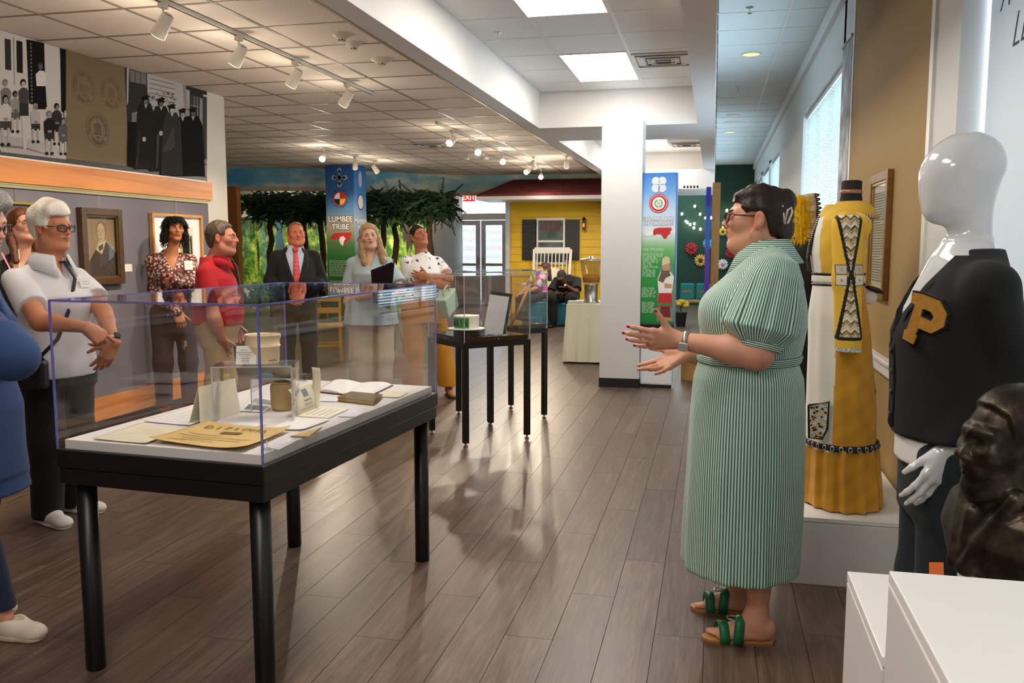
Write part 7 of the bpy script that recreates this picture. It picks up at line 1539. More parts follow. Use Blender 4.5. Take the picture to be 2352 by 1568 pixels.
ec = p.hp(.082, .0, -.055); e = empty('earring', ec, parent=p.root); B().ring((0, 0, -.012), .008, .016, Y3, Z3, .003, 20).build('hoop', M_gold, e); B().ell((.0, 0, -.012), (.004, .012, .022), 12, 8).build('disc', mat('bronze_bead', '#5a4426', .4), e)
B().tube([p.hp(.045, .0, -.13), (.06, .11, 1.33), (.012, .155, 1.25), (0, .16, 1.20)], .0015, 5).build('necklace', M_gold, p.root)
B().box((-.014, -.002, -.009), (.014, .002, .009)).build('lapel_pin', M_pap, p.root, loc=(.068, .148, 1.26), rot=(R(14), 0, R(-20)))
B().tube([(.12, .02, 1.42), (.115, .10, 1.33), (.105, .14, 1.2), (.09, .165, 1.05)], .006, 6, flat=.4).build('lanyard', mat('pink_ribbon', '#e88a90', .7), p.root, smooth=True)
# ---- person in the blue blazer at the edge of the frame
p = Person('person with grey hair and glasses in a blue blazer at the left edge', -2.735, 2.66, 0, '#d2967e', '#a8605a'); L = p.L
p.set_head(Vector((0, L(-52, 505).y, L(-52, 512).z)), 0, -16, 0, 1.0, fat=.008); lv = torso_f(1.2, 1.3, 1.1, 1.0, .985)
elR = L(28, 815, -.16); aR = dict(sh=(.170, -.03, 1.29), el=elR, wr=(.05, .20, 1.22), tip=(.02, .17, 1.36), n=(0, -1, -.2), right=True, curl=((.7, .8, .4),) * 4); aL = dict(sh=(-.170, -.03, 1.29), el=(-.22, .05, 1.06), wr=(.03, .20, 1.05), tip=(.16, .16, 1.06), n=(0, -1, 0), right=False)
hips = stand(.985); ft_ = p.Mi @ (onz(18, 1462) - Vector((p.X, p.Y, 0))); hips[1][2] = Vector((.02, ft_.y - .02, .08)); hips[0][2] = Vector((-.14, ft_.y - .30, .08)); hips[0][1] = hips[0][0].lerp(hips[0][2], .5); hips[1][1] = hips[1][0].lerp(hips[1][2], .5); figure(p, lv, [aR, aL], hips, .009, hfine=.0045); p.eyes('#4a5a6a', (0, -.002), '#8a8078'); p.glasses('#2a2430', .024, .017, .0024)
M_blue = fab('blue_blazer', '#23406e', var=.08, vscale=200)
shirt(p, 'blazer', M_blue, lv, [aR, aL], .008, .020, (.070, .072), 1, .009, 8, freq=13, hem=L(40, 1180, -.2).z - .02, full=True, cuff=.05, vneck=(1.08, .3, 0), adds=lambda f: f.loft([(.62, 0, 0, .215, .185), (.78, 0, 0, .215, .18), (.95, 0, 0, .19, .16)], .04))
B().box((-.075, -.006, -.028), (.075, .006, .028)).build('pocket_flap', M_blue, p.root, loc=(.205, .055, .865), rot=(0, 0, R(-68)), bevel=.004)
trousers(p, fab('navy_trousers', '#16213a'), hips, clip_lv(lv, .76, 1.0), .95, (.10, .072, .052), zc=.11)
for k, l in enumerate(hips): shoe(p.root, (l[2].x, l[2].y), 0, mat('cream_leather', '#e2d5c2', .4), mat('cream_sole', '#c9b79c', .6), .25, .040, 'pump', low=True)
p.hair(lambda x, y, z: smin(cap_hair(.018, .008, .072, .01, -.09, .045)(x, y, z), d_ell(x, y, z, (0, .06, .095), (.07, .04, .03)), .03), hair_mat('grey_hair', '#55524e', '#b5b0a8', (60, 22, 60)), .005, .2, wr=.005, seed=9, freq=80)
# ---- curly-haired woman in the floral blouse
p = Person('person with dark curly hair in a floral blouse and maroon trousers, holding keys', at(398, 700, 6.6).x, 6.6, -52, '#b87850', '#a04a44'); L = p.L
p.set_head(L(402, 527), 10, 3, -3, .87, cheek=1.08, jaw=.98); lv = torso_f(.95, .97, .98, 1.05, 1.0)
hz_ = p.hc.z - 1.57
aL = dict(sh=(-.150, -.02, 1.335), el=L(441, 650, -.06), wr=L(401, 645, -.20), tip=L(362, 652, -.16), n=(0, -1, -.1), right=False, curl=((.5, .6, .3),) * 4, s=.95)
aR = dict(sh=(.150, -.02, 1.335), el=L(357, 662, -.05), wr=L(407, 716, -.20), tip=L(424, 765, -.2), n=(0, -1, -.2), right=True, curl=((.5, .7, .4),) * 4, s=.95)
hips = stand(1.0, .09, .10); figure(p, lv, [aR, aL], hips, .009, hfine=.0045, nr=.043); p.eyes('#2a1a12', (.001, 0), '#2a1c16', 1.1, 1.2)
m, n = newmat('floral_blouse'); v = n.add('ShaderNodeTexVoronoi'); n.link(n.obj(), v.inputs['Vector']); v.inputs['Scale'].default_value = 42; r = n.ramp(v.outputs['Distance'], [(.0, '#b06a4a'), (.16, '#e6ddd0'), (.30, '#8f8a86'), (.40, '#d8cfc4'), (.48, '#4a1c20'), (.8, '#3a1418')]); ns = n.noise(n.obj(), 60, 3); n.base(n.mix(n.ramp(ns, [(.45, (0, 0, 0)), (.6, (.8, .8, .8))]), r, '#7a2c2a')); n.b.inputs['Roughness'].default_value = .7
shirt(p, 'blouse', m, lv, [aR, aL], .0075, .008, (.058, .060), 1, .003, 6, hem=.86, full=True, cuff=.042, vneck=(1.25, .45, 0), neck=.066)
trousers(p, fab('maroon_trousers', '#35161e'), hips, clip_lv(lv, .76, 1.0), 1.0, (.098, .078, .068), zc=.10)
for k, l in enumerate(hips): shoe(p.root, (l[2].x, l[2].y), 0, fab('brown_pump', '#5a3a2a'), M_blackm, .23, .036, 'flat_shoe', low=True)
rr = random.Random(4); b = B()
for k in range(1000):
    th = rr.uniform(0, 2 * math.pi); u = rr.uniform(-.75, 1); fr_ = math.cos(th)
    q = Vector((.078 * math.sin(th) * math.sqrt(1 - u * u * .6), -.014 + .096 * fr_ * math.sqrt(1 - u * u * .6), .04 + .085 * u))
    if q.y > .03 and q.z < .092 and abs(q.x) < .064: continue
    ln = rr.uniform(.04, .07) if q.z > .06 else rr.uniform(.10, .18); pr = rr.uniform(.006, .016); ph = rr.uniform(0, 6); out = Vector((q.x, q.y + .01, 0)).normalized() * .018; pts = []
    for i in range(13):
        t = i / 12; c = q + out * (.7 + 2.0 * t) + Vector((0, 0, -ln * t)) + Vector((pr * math.cos(ph + 11 * t), pr * math.sin(ph + 11 * t), 0)); pts.append(p.hp(*c))
    b.tube(pts, [.0030 * (1 - .5 * i / 12) for i in range(13)], 5)
b.build('hair', hair_mat('black_curls', '#070505', '#1c1412', (30, 30, 30)), p.root, smooth=True); 
p.hair(cap_hair(.012, .006, .082, -.02, -.10, .035), MATS['black_curls'], .006, .18, wr=.004, seed=2, freq=60).name = 'hair_cap'
watch(p.root, Vector(aL['wr']).lerp(Vector(aL['el']), .08), Vector(aL['wr']) - Vector(aL['el']), .030, M_black, M_black, p.Wd((0, -1, .3)))
name_tag(p, L(433, 609, -.165), (-.35, .93, .1), .07, .075, M_pap); kk_ = L(423, 787, -.2); ke = empty('keys', kk_, parent=p.root)
for j, (c, dx) in enumerate((('#c9a24a', 0), ('#3a5a9a', .012), ('#b9b5ae', -.012), ('#8a4a2a', .006))): B().box((dx - .006, -.003 + .004 * j, -.055 + .012 * j), (dx + .008, .0 + .004 * j, .02)).build('key', mat('key_' + c, c, .3, metal=.7), ke)
# ---- man in the red polo, in profile
p = Person('person in a red polo shirt and khaki trousers, hand in pocket', at(497, 700, 5.9).x, 5.9, 18, '#c9836a', '#a85a50'); L = p.L
p.set_head(L(510, 547), 0, 0, 0, 1.03, fat=.007, nose=1.12, brow=1.15); lv = torso_m(1.04, 1.14, 1.2, .955)
aR = dict(sh=(.176, -.03, 1.262), el=L(492, 730, -.22), wr=L(509, 777, -.15), tip=L(516, 806, -.09), n=(-1, 0, 0), right=True, r=(.050, .046, .042, .031), curl=((.2, .2, .1),) * 4); aL = dict(sh=(-.176, -.03, 1.262), el=(-.24, -.04, 1.08), wr=(-.2, .08, .86), tip=(-.17, .12, .74), n=(1, 0, 0), right=False)
hips = stand(.955, .10, .11); figure(p, lv, [aR, aL], hips, .009, hfine=.0045, nr=.060); p.eyes('#4a4a4a', (0, 0), '#5a4636', 1.1)
M_rp = fab('red_polo', '#b3101f', var=.07, vscale=14); shirt(p, 'polo_shirt', M_rp, lv, [aR, aL], .0075, .014, (.062, .078), .72, .004, 11, hem=L(500, 745).z, neck=.066, vneck=(1.28, .25, 0), freq=15); collar(p.root, M_rp, (0, p.hp(0, -.03, -.13).y + .01), .074, .108, 1.325, 1.39, gap=46, drop=.045)
M_kh = fab('khaki', '#b39a6c'); trousers(p, M_kh, hips, clip_lv(lv, .76, 1.0), .99, (.084, .088, .078), wr=.004, seed=8)
f = Field((-.22, -.2, .86), (.22, .24, 1.0), .007); bz = L(500, 752).z; f.loft(grow(clip_lv(lv, bz - .02, bz + .018), .009), .004); f.build('belt', mat('brown_belt', '#2c1c14', .5), p.root)
for k, l in enumerate(hips): shoe(p.root, (l[2].x, l[2].y), 0, mat('brown_shoe', '#3f2a1c', .45), M_blackm, .28, .048)
p.hair(cap_hair(.011, .004, .082, .022, -.080, .040), hair_mat('brown_grey_hair', '#2e241c', '#6d5c4c', (60, 24, 60)), .0042, .18, wr=.0022, seed=6, freq=120)
B().tube([(-.02, .10, 1.40), (.0, .165, 1.30), (.01, .185, 1.16)], .008, 6, flat=.4).build('lanyard', mat('patterned_ribbon', '#4a4658', .7, var=.8, vscale=120), p.root)
# ---- man in the dark suit
p = Person('person in a black suit with a pale blue shirt and red tie', at(682, 700, 8.4).x, 8.4, -60, '#d2795c', '#a8564c'); L = p.L
p.set_head(L(680, 537), 9, 0, 2, 1.02, fat=.013, jaw=1.1, brow=1.2, frown=1); lv = torso_m(1.0, 1.12, 1.12, 1.02)
aR = dict(sh=(.188, -.02, 1.335), el=(.262, -.03, 1.10), wr=(.12, .20, .93), tip=(.0, .24, .88), n=(-.4, -.8, 0), right=True); aL = dict(sh=(-.188, -.02, 1.335), el=(-.262, -.03, 1.10), wr=(-.10, .20, .94), tip=(.02, .23, .9), n=(.4, -.8, 0), right=False)
hips = stand(1.02, .10, .11); figure(p, lv, [aR, aL], hips, .01, hfine=.005, nr=.064); p.eyes('#5a6a78', (.001, 0), '#8a6a50', 1.0, .6, .8)
shirt(p, 'dress_shirt', fab('pale_blue_shirt', '#b9c6e2'), clip_lv(lv, .9, 1.47), [], .009, .010, wr=.001, neck=None); collar(p.root, MATS['pale_blue_shirt'], (0, p.hp(0, -.03, -.13).y + .012), .078, .118, 1.375, 1.452, gap=36, drop=.045, ry=1.08)
M_suit = fab('black_suit', '#0f0f12'); shirt(p, 'suit_jacket', M_suit, lv, [aR, aL], .009, .020, (.072, .066), 1, .002, 5, hem=.74, full=True, cuff=.045, vneck=(1.03, .30, .01), neck=.088, adds=lambda f: f.loft([(.72, 0, 0, .195, .16), (.95, 0, 0, .185, .165)], .03))
for s in (-1, 1): chest_strip(p, 'lapel', M_suit, lv, [(z, .01 + s * a, .01 + s * c) for z, a, c in ((1.44, .068, .085), (1.38, .095, .135), (1.32, .082, .150), (1.29, .075, .115), (1.28, .072, .135), (1.2, .050, .105), (1.1, .022, .06), (1.03, .002, .02))], .028, .006)
m, n = newmat('red_tie'); v = n.add('ShaderNodeTexVoronoi'); n.link(n.obj(), v.inputs['Vector']); v.inputs['Scale'].default_value = 90; v.inputs['Randomness'].default_value = 0; n.base(n.ramp(v.outputs['Distance'], [(.18, '#e8b9b4'), (.26, '#c2323a')])); n.b.inputs['Roughness'].default_value = .5
chest_strip(p, 'tie', m, lv, [(z, .004 - w, .004 + w) for z, w in ((1.425, .020), (1.40, .018), (1.3, .026), (1.15, .034), (1.0, .038))], .024, .008); chest_strip(p, 'tie_knot', m, lv, [(z, .004 - w, .004 + w) for z, w in ((1.445, .028), (1.42, .026), (1.395, .019))], .034, .014)
trousers(p, fab('charcoal_trousers', '#1d1f24'), hips, clip_lv(lv, .76, 1.0), .98, (.11, .09, .078))
for k, l in enumerate(hips): shoe(p.root, (l[2].x, l[2].y), 0, M_black, M_blackm, .29, .048)
p.hair(cap_hair(.007, .0, .100, .026, -.078, .030), hair_mat('sandy_hair', '#6a4a34', '#9c7654', (60, 24, 60)), .005, .18, wr=.0015, seed=6, freq=120)
# ---- blonde woman with the black folder
p = Person('person with long blonde hair in a pale blue blouse, holding a black folder', at(852, 700, 7.4).x, 7.4, -72, '#dcae96', '#b8645e'); L = p.L
p.set_head(L(848, 543), 8, 0, 8, .96, cheek=1.06, fat=.004, frown=1); lv = torso_f(1.06, 1.06, 1.06, 1.1, .985)
aR = dict(sh=(.158, -.02, 1.292), el=L(800, 692, -.06), wr=L(856, 674, -.24), tip=L(880, 668, -.24), n=p.Wd((.2, 1, .1)), right=True, curl=((.6, .8, .5),) * 4); aL = dict(sh=(-.158, -.02, 1.292), el=L(922, 668, -.05), wr=L(899, 676, -.25), tip=L(868, 686, -.27), n=p.Wd((-.2, 1, .1)), right=False, curl=((.6, .8, .5),) * 4)
hips = stand(.985, .095, .10); figure(p, lv, [aR, aL], hips, .009, hfine=.0045, nr=.047); p.eyes('#4a5a60', (.002, .001), '#7a5a40', .9, 1.1)
M_bl = fab('pale_blue_blouse', '#a9bcc2', var=.05); pz = L(850, 745).z
shirt(p, 'blouse', M_bl, clip_lv(lv, 1.02, 1.45), [aR, aL], .008, .010, (.060, .086), .75, .004, 12, hem=pz, vneck=(1.26, .42, 0), neck=.068, adds=lambda f: f.loft([(pz, 0, .0, .245, .20), (.98, 0, .0, .215, .17), (1.08, 0, 0, .175, .135), (1.14, 0, .01, .165, .13)], .02, pleat=lambda th, z: .045 * np.sin(10 * th) * np.clip((1.1 - z) / .2, 0, 1)))
trousers(p, fab('cream_trousers', '#c7b394'), hips, clip_lv(lv, .76, 1.0), 1.0, (.112, .098, .095), wr=.004)
for k, l in enumerate(hips): shoe(p.root, (l[2].x, l[2].y), 0, mat('tan_shoe', '#a8845c', .5), M_blackm, .24, .04)
M_blo = hair_mat('blonde_hair', '#6d5138', '#cfae7c', (70, 70, 6))
def hbl(x, y, z): X = np.abs(x); d = cap_hair(.010, .004, .074, -.03, -.10, .052)(x, y, z); return smin(d, d_cap(X, y, z, (.068, .02, .06), (.080, .02, -.09), .018, .022), .02)
p.hair(hbl, M_blo, .0048, .2, extra=lambda f: [(f.chain([T3(p.hp(s * .078, .02, -.05)), T3(p.hp(s * .088, .05, -.16)), T3(p.hp(s * .085, .085, -.24)), T3(p.hp(s * (.075 if s > 0 else .07), .10, -.33 if s > 0 else -.26))], [.026, .029, .025, .008], .03), f.chain([T3(p.hp(s * .07, -.04, -.05)), T3(p.hp(s * .10, -.01, -.18)), T3(p.hp(s * .12, .03, -.26))], [.03, .032, .012], .03)) for s in (-1, 1)], wr=.0018, seed=5, lo=[p.hc.x - .22, p.hc.y - .22, p.hc.z - .40], freq=60)
q = L(878, 668, -.27); fo = empty('folder', q, parent=p.root)
B().prism([(-.085, -.10), (.07, -.16), (.12, .26), (-.10, .18)], (0, .0, 0), p.Wd((1, 0, 0)), p.Wd((0, 0, 1)), .008).build('cover', mat('folder_black', '#0e0f12', .25), fo)
for x_, z_ in ((.03, .24), (.105, .26)): B().box((-.004, -.004, -.02), (.004, .004, .02)).build('clip', M_alu, fo, loc=p.Wd((x_, -.012, z_)))
watch(p.root, Vector(aL['wr']).lerp(Vector(aL['el']), .06), Vector(aL['wr']) - Vector(aL['el']), .029, mat('pink_strap', '#e8c4b8', .5), M_black, p.Wd((0, -1, .2)))
tb = empty('shoulder_bag', L(918, 815, .10), 0, parent=p.root); b = Field((-.13, -.09, -.22), (.13, .09, .02), .008); b.loft([(-.20, 0, 0, .10, .06), (-.12, 0, 0, .095, .06), (0, 0, 0, .06, .03)], .02); b.wrinkle(.004, 20, 2); b.build('pouch', mat('tan_leather', '#8f6038', .5, var=.1), tb)
for s in (-1, 1): B().tube([(s * .05, 0, -.02), (s * .04, 0, .08), (.02, .0, .30), (.03, .0, .58)], .007, 6).build('strap', MATS['tan_leather'], tb)
# ---- woman in the white patterned top and yellow trousers
p = Person('person in a white patterned top and yellow trousers with crossed arms and a mint handbag', at(972, 700, 8.0).x, 8.0, -48, '#b5744f', '#c04a56'); L = p.L
p.set_head(L(962, 541), 6, 12, 10, .90, cheek=1.1, fat=.008, jaw=1.04); lv = torso_f(1.12, 1.2, 1.02, 1.1, .985)
aR = dict(sh=(.160, -.02, 1.30), el=L(942, 655, -.10), wr=L(995, 650, -.26), tip=L(1035, 660, -.22), n=(0, -1, 0), right=True, curl=((.4, .5, .3),) * 4, r=(.052, .046, .042, .028)); aL = dict(sh=(-.160, -.02, 1.30), el=L(1030, 640, -.02), wr=L(985, 638, -.24), tip=L(955, 632, -.26), n=(0, -1, .1), right=False, curl=((.3, .3, .2),) * 4, r=(.052, .046, .042, .028))
hips = stand(.985, .10, .11); hips[0][2] = Vector((-.22, .10, .06)); hips[0][1] = hips[0][0].lerp(hips[0][2], .5); figure(p, lv, [aR, aL], hips, .009, hfine=.0045); p.eyes('#3a2418', (.001, -.001), '#2c1e16', 1.0, 1.2, .8)
m, n = newmat('white_print_top'); v = n.add('ShaderNodeTexVoronoi'); n.link(n.obj((1, 1, 1)), v.inputs['Vector']); v.inputs['Scale'].default_value = 15; ns = n.noise(n.obj(), 55, 2); dd = n.math('ADD', v.outputs['Distance'], n.math('MULTIPLY', ns, .7)); c1 = n.ramp(dd, [(.50, '#2f3a72'), (.56, '#ece9e6')], 'CONSTANT'); v2 = n.add('ShaderNodeTexVoronoi'); n.link(n.obj((1, 1, 1), (.5, .3, 0)), v2.inputs['Vector']); v2.inputs['Scale'].default_value = 12; d2 = n.math('ADD', v2.outputs['Distance'], n.math('MULTIPLY', ns, .8)); n.base(n.mix(n.ramp(d2, [(.48, (1, 1, 1)), (.52, (0, 0, 0))], 'CONSTANT'), c1, '#c9a06a')); n.b.inputs['Roughness'].default_value = .8
shirt(p, 'top', m, lv, [aR, aL], .008, .010, (.060, .070), .72, .003, 9, hem=L(975, 682).z, neck=.085)
trousers(p, fab('mustard_trousers', '#c8861e'), hips, clip_lv(lv, .76, 1.0), 1.0, (.115, .098, .10), wr=.004, zc=.10)
for k, l in enumerate(hips):
    e = empty('flip_flop', (l[2].x, l[2].y, 0), R(-14), parent=p.root); B().prism([(-.035, -.06), (.035, -.06), (.045, .12), (.03, .2), (-.03, .2), (-.045, .12)], (0, 0, .001), X3, Y3, .014).build('sole', mat('brown_flipflop', '#3a2018', .6), e); B().tube([(-.04, .02, .015), (-.02, .09, .05), (0, .15, .03), (.02, .09, .05), (.04, .02, .015)], .006, 6).build('strap', MATS['brown_flipflop'], e)
    f = Field((-.06, -.09, 0), (.06, .22, .12), .006); f.ell((0, -.03, .045), (.03, .035, .033)); f.cap((0, -.02, .07), (0, .12, .032), .032, .022, .03); f.cap((0, .1, .03), (0, .18, .026), .028, .014, .02); f.build('foot', M_skin, e, lambda Pq: np.tile(np.array(lin('#b5744f'), 'f4'), (len(Pq), 1)))
def hy(x, y, z): d = cap_hair(.008, .002, .066, .0, -.085, .048)(x, y, z); return smin(d, d_ell(x, y, z, (0, -.10, -.02), (.045, .03, .05)), .02)
p.hair(hy, hair_mat('dark_hair', '#120c0a', '#2e211c', (70, 22, 70)), .005, .18, wr=.0016, seed=8, freq=120); B().ell(p.hp(.080, .0, -.036), (.007, .007, .007), 10, 8).build('earring', M_white2, p.root, smooth=True)
for t_ in (.10, .16): watch(p.root, Vector(aR['wr']).lerp(Vector(aR['el']), t_), Vector(aR['wr']) - Vector(aR['el']), .032, mat('silver_bangle', '#cfccc6', .25, metal=.9), MATS['silver_bangle'], p.Wd((0, -1, 0)), 'bracelet', .008)
hbq = L(1028, 690, -.28); hb_ = empty('handbag', hbq, 0, parent=p.root); hb_.rotation_euler = (0, R(24), R(40))
M_mint = mat('mint_leather', '#b9cfb4', .4); B().box((-.13, -.045, -.12), (.13, .045, .07)).build('body', M_mint, hb_, bevel=.015); B().prism([(-.135, .08), (-.135, .0), (-.11, -.06), (.11, -.06), (.135, .0), (.135, .08)][::-1], (0, -.048, 0), X3, Z3, -.006).build('flap', mat('mint_flap', '#c6d9c0', .35), hb_, bevel=.003); B().tube([(-.06, 0, .07), (-.055, 0, .13), (.055, 0, .13), (.06, 0, .07)], .006, 8).build('handle', M_mint, hb_, smooth=True)
# ---- two people sitting on the cube seats
def seated(P, lv, hipz, knees, feet, arms, h=.012, **k):
    hp_ = [[Vector((s * .09, -.02, hipz)), Vector(kn), Vector(ft)] for s, kn, ft in zip((-1, 1), knees, feet)]; figure(P, lv, arms, hp_, h, hfine=.007, handfine=.007, **k); return hp_
def low_torso(z0, w=1, d=1, lean=0): return [(z0 + a, 0, cy + lean * a, rx * w, ry * d) for a, cy, rx, ry in ((0, 0, .17, .13), (.12, 0, .165, .125), (.28, .01, .16, .125), (.42, .01, .17, .12), (.50, 0, .13, .08), (.55, 0, .065, .062))]
p = Person('person with long brown hair in a colourful patterned shirt sitting on a cube seat', -3.10, 15.93, 215, '#c98f72', '#a8564c'); L = p.L
lv = low_torso(.46, .95, .95, .1); p.set_head(L(1251, 618), -10, -12, 0, .95)
aR = dict(sh=(.165, .03, .93), el=(.2, .2, .68), wr=(.08, .40, .58), tip=(.0, .5, .55), n=(0, 0, -1), right=True); aL = dict(sh=(-.165, .03, .93), el=(-.2, .2, .68), wr=(-.08, .40, .58), tip=(.0, .5, .55), n=(0, 0, -1), right=False)
hp_ = seated(p, lv, .54, [(-.12, .40, .50), (.12, .40, .50)], [(-.12, .42, .08), (.12, .42, .08)], [aR, aL], neck=(0, .04, .96)); p.eyes()
m, n = newmat('colour_patchwork'); v = n.add('ShaderNodeTexVoronoi'); n.link(n.obj(), v.inputs['Vector']); v.inputs['Scale'].default_value = 10; hs2 = n.add('ShaderNodeHueSaturation'); hs2.inputs['Saturation'].default_value = 1.1; n.link(v.outputs['Color'], hs2.inputs['Color']); n.base(n.mix(.25, hs2.outputs[0], '#e0a060')); n.b.inputs['Roughness'].default_value = .8
shirt(p, 'shirt', m, lv, [aR, aL], .011, .008, (.075, .065), .9, .003, 3, neck=.066, hem=.44)
f = Field((-.3, -.2, .02), (.3, .6, .68), .012); [f.chain([T3(q) for q in l], [.10, .08, .07], .04) for l in hp_]; f.plane((0, 0, .09), (0, 0, -1)); f.build('trousers', fab('grey_jeans', '#3a3d46'), p.root)
for l in hp_: shoe(p.root, (l[2].x, l[2].y), 0, fab('grey_shoe', '#55504c'), M_blackm, .24, .04)
p.hair(lambda x, y, z: cap_hair(.014, .004, .07, -.03, -.11, .05)(x, y, z), hair_mat('brown_hair', '#2c1c12', '#6a4a30', (50, 50, 8)), .008, .2, extra=lambda f: [f.cap(T3(p.hp(s * .05, -.06, -.04)), T3(p.hp(s * .06, -.06, -.22)), .05, .03, .03) for s in (-1, 0, 1)], wr=.003, seed=3, lo=[p.hc.x - .2, p.hc.y - .2, p.hc.z - .3])
p = Person('person in black shirt and cap sitting on a cube seat, hand to face', -2.56, 15.70, 262, '#5a3424', '#4a2420'); L = p.L
lv = [(.46 + (z - .46) * .86, a, b, c, d) for z, a, b, c, d in low_torso(.46, 1.15, 1.15, .26)]; p.set_head(L(1290, 636, -.20), 4, -30, 0, 1.0, fat=.006)
aR = dict(sh=(.19, .10, .82), el=(.26, .30, .60), wr=(.05, .43, .60), tip=(-.08, .45, .60), n=(0, 0, 1), right=True); aL = dict(sh=(-.19, .10, .82), el=(-.26, .36, .64), wr=p.hp(-.075, .10, -.10), tip=p.hp(-.04, .12, .02), n=p.hR @ Vector((.6, -1, 0)), right=False)
hp_ = seated(p, lv, .55, [(-.18, .42, .52), (.18, .42, .52)], [(-.16, .40, .08), (.16, .40, .08)], [aR, aL], neck=(0, .12, .87)); p.eyes()
M_bt = fab('black_tshirt', '#0c0c0e'); shirt(p, 'shirt', M_bt, lv, [aR, aL], .011, .010, (.078, .085), .8, .003, 3, neck=.07, hem=.44)
f = Field((-.36, -.2, .02), (.36, .62, .70), .012); [f.chain([T3(q) for q in l], [.12, .105, .08], .05) for l in hp_]; f.plane((0, 0, .09), (0, 0, -1)); f.build('trousers', M_bt, p.root); B().box((-.11, 0, -.012), (.11, .004, .012)).build('shirt_print', mat('gold_print', '#b8a070', .6), p.root, loc=(0, .245, .72), rot=(R(-10), 0, 0))
for l in hp_: shoe(p.root, (l[2].x, l[2].y), 0, M_black, M_blackm, .27, .045)
p.hair(lambda x, y, z: smin(smax(d_ell(x, y, z, (0, -.014, .036), (.084, .103, .092)), .022 - z, .006), smax(d_ell(x, y, z, (0, .09, .035), (.066, .075, .02)), .02 - z, .01), .008), fab('grey_cap', '#2a2624'), .006, .19, wr=0).name = 'cap'
watch(p.root, Vector(aL['wr']).lerp(Vector(aL['el']), .1), Vector(aL['wr']) - Vector(aL['el']), .032, mat('silver_bangle', '#cfccc6', .25, metal=.9), M_white2, p.Wd((0, -1, 0)))
# ================================================================ DRESSED FORMS AND BUST
def flatcol(c): c = np.array(lin(c), 'f4'); return lambda P: np.tile(c, (len(P), 1))
def on_plane(px, py, p0, n): r = ray(px, py); o = Vector((0, 0, EYE)); t = (p0 - o).dot(n) / r.dot(n); return o + r * t
# ---- glossy white mannequin in the letter cardigan
p = Person('glossy white faceless mannequin in a black cardigan with a gold letter P', .672, 2.68, 181, '#e6e6e8', cat='mannequin', name='mannequin'); L = p.L
M_gw = mat('mannequin_gloss', '#dcdde0', .12, coat=.6)
hcn = L(2206, 400); sh_n = L(2312, 640, -.12); 
def silm(py, pl, pr, rx, dx=0):
    c = L((pl + pr) / 2, py); w = (L(pr, py) - L(pl, py)).length / 2; return (c.z, c.x + dx, c.y, rx, w)
el = L(2318, 850, -.13); wr = L(2188, 1030, -.16); tip = L(2135, 1118, -.17)
f = Field((-.34, -.30, .72), (.34, .34, 1.82), .009, [(tuple(hcn - Vector((.14, .14, .16))), tuple(hcn + Vector((.14, .14, .14))), .006), (tuple(Vector(map(min, wr, tip)) - Vector((.05, .05, .05))), tuple(Vector(map(max, wr, tip)) + Vector((.05, .05, .05))), .004)])
Mh = Matrix.Rotation(R(-14), 3, 'X')
f.ell(T3(hcn + Vector((0, -.012, .022))), (.080, .104, .094), .02, 'u', Mh); f.ell(T3(hcn + Vector((0, .036, -.045))), (.056, .062, .080), .05, 'u', Mh); f.cap(T3(hcn + Vector((0, .055, -.10))), T3(hcn + Vector((0, .05, -.08))), .028, .03, .05)
nb = L(2225, 560); nb.x = 0; f.cap(T3(nb), T3(hcn + Vector((0, -.040, -.06))), .056, .049, .04)
tl = [(.78, 0, 0, .14, .10), (1.0, 0, 0, .135, .095), (1.2, 0, .01, .15, .11), (1.34, 0, 0, .16, .09), (1.44, 0, -.02, .10, .07), (1.48, 0, -.02, .06, .055)]; f.loft(tl, .03); f.cap((-.16, -.02, 1.36), (.16, -.02, 1.36), .05, .05, .04); f.cap((0, .02, 1.40), (0, .10, 1.28), .06, .04, .05)
for s, e_, w_, t_ in ((-1, el, wr, tip), (1, Vector((.22, -.03, 1.10)), Vector((.20, -.02, .90)), Vector((.19, 0, .80)))):
    f.cap((s * .17, -.02, 1.36), T3(e_), .045, .04, .03); f.cap(T3(e_), T3(w_), .04, .028, .03); hand(f, w_, t_ - w_, (-s, .2, 0) if s > 0 else p.Wd((-.3, .9, .1)), s > 0, 1.05, curl=((.2, .25, .15),) * 4, spread=(.08, .02, -.03, -.09), thumb=(.9, .4, .3, .1))
f.build('figure', M_gw, p.root)
hp = [[Vector((s * .09, 0, .88)), Vector((s * .10, .01, .47)), Vector((s * .10, -.02, .06))] for s in (-1, 1)]
tlv = [(.74, 0, 0, .165, .12), (.9, 0, 0, .16, .12), (1.0, 0, 0, .15, .11)]
trousers(p, fab('dark_jeans', '#182127', var=.1, bscale=700), hp, tlv, .98, (.105, .085, .075), seed=4)
CL = [(.86, 0, 0, .185, .145), (.95, 0, 0, .19, .15), (1.10, 0, .005, .185, .145), (1.22, 0, .015, .185, .145), (1.32, 0, .005, .19, .12), (1.40, 0, -.02, .15, .095), (1.455, 0, -.03, .09, .075)]
f = Field((-.3, -.25, .80), (.3, .25, 1.5), .008); f.loft(grow(CL[1:], -.012), .02); f.cap((-.13, -.02, 1.36), (.13, -.02, 1.36), .04, .04, .03); f.plane((0, 0, .875), (0, 0, -1)); 
f.op(lambda x, y, z: d_cap(x, y, z, (0, .01, 1.36), (0, -.01, 1.6), .075, .09), (-.12, -.14, 1.3), (.12, .14, 1.6), .01, 's'); f.loft([(.855, 0, 0, .178, .14), (.96, 0, 0, .18, .14)], .01); f.wrinkle(.002, 18, 3); f.build('t_shirt', fab('white_tee', '#eceae6'), p.root)
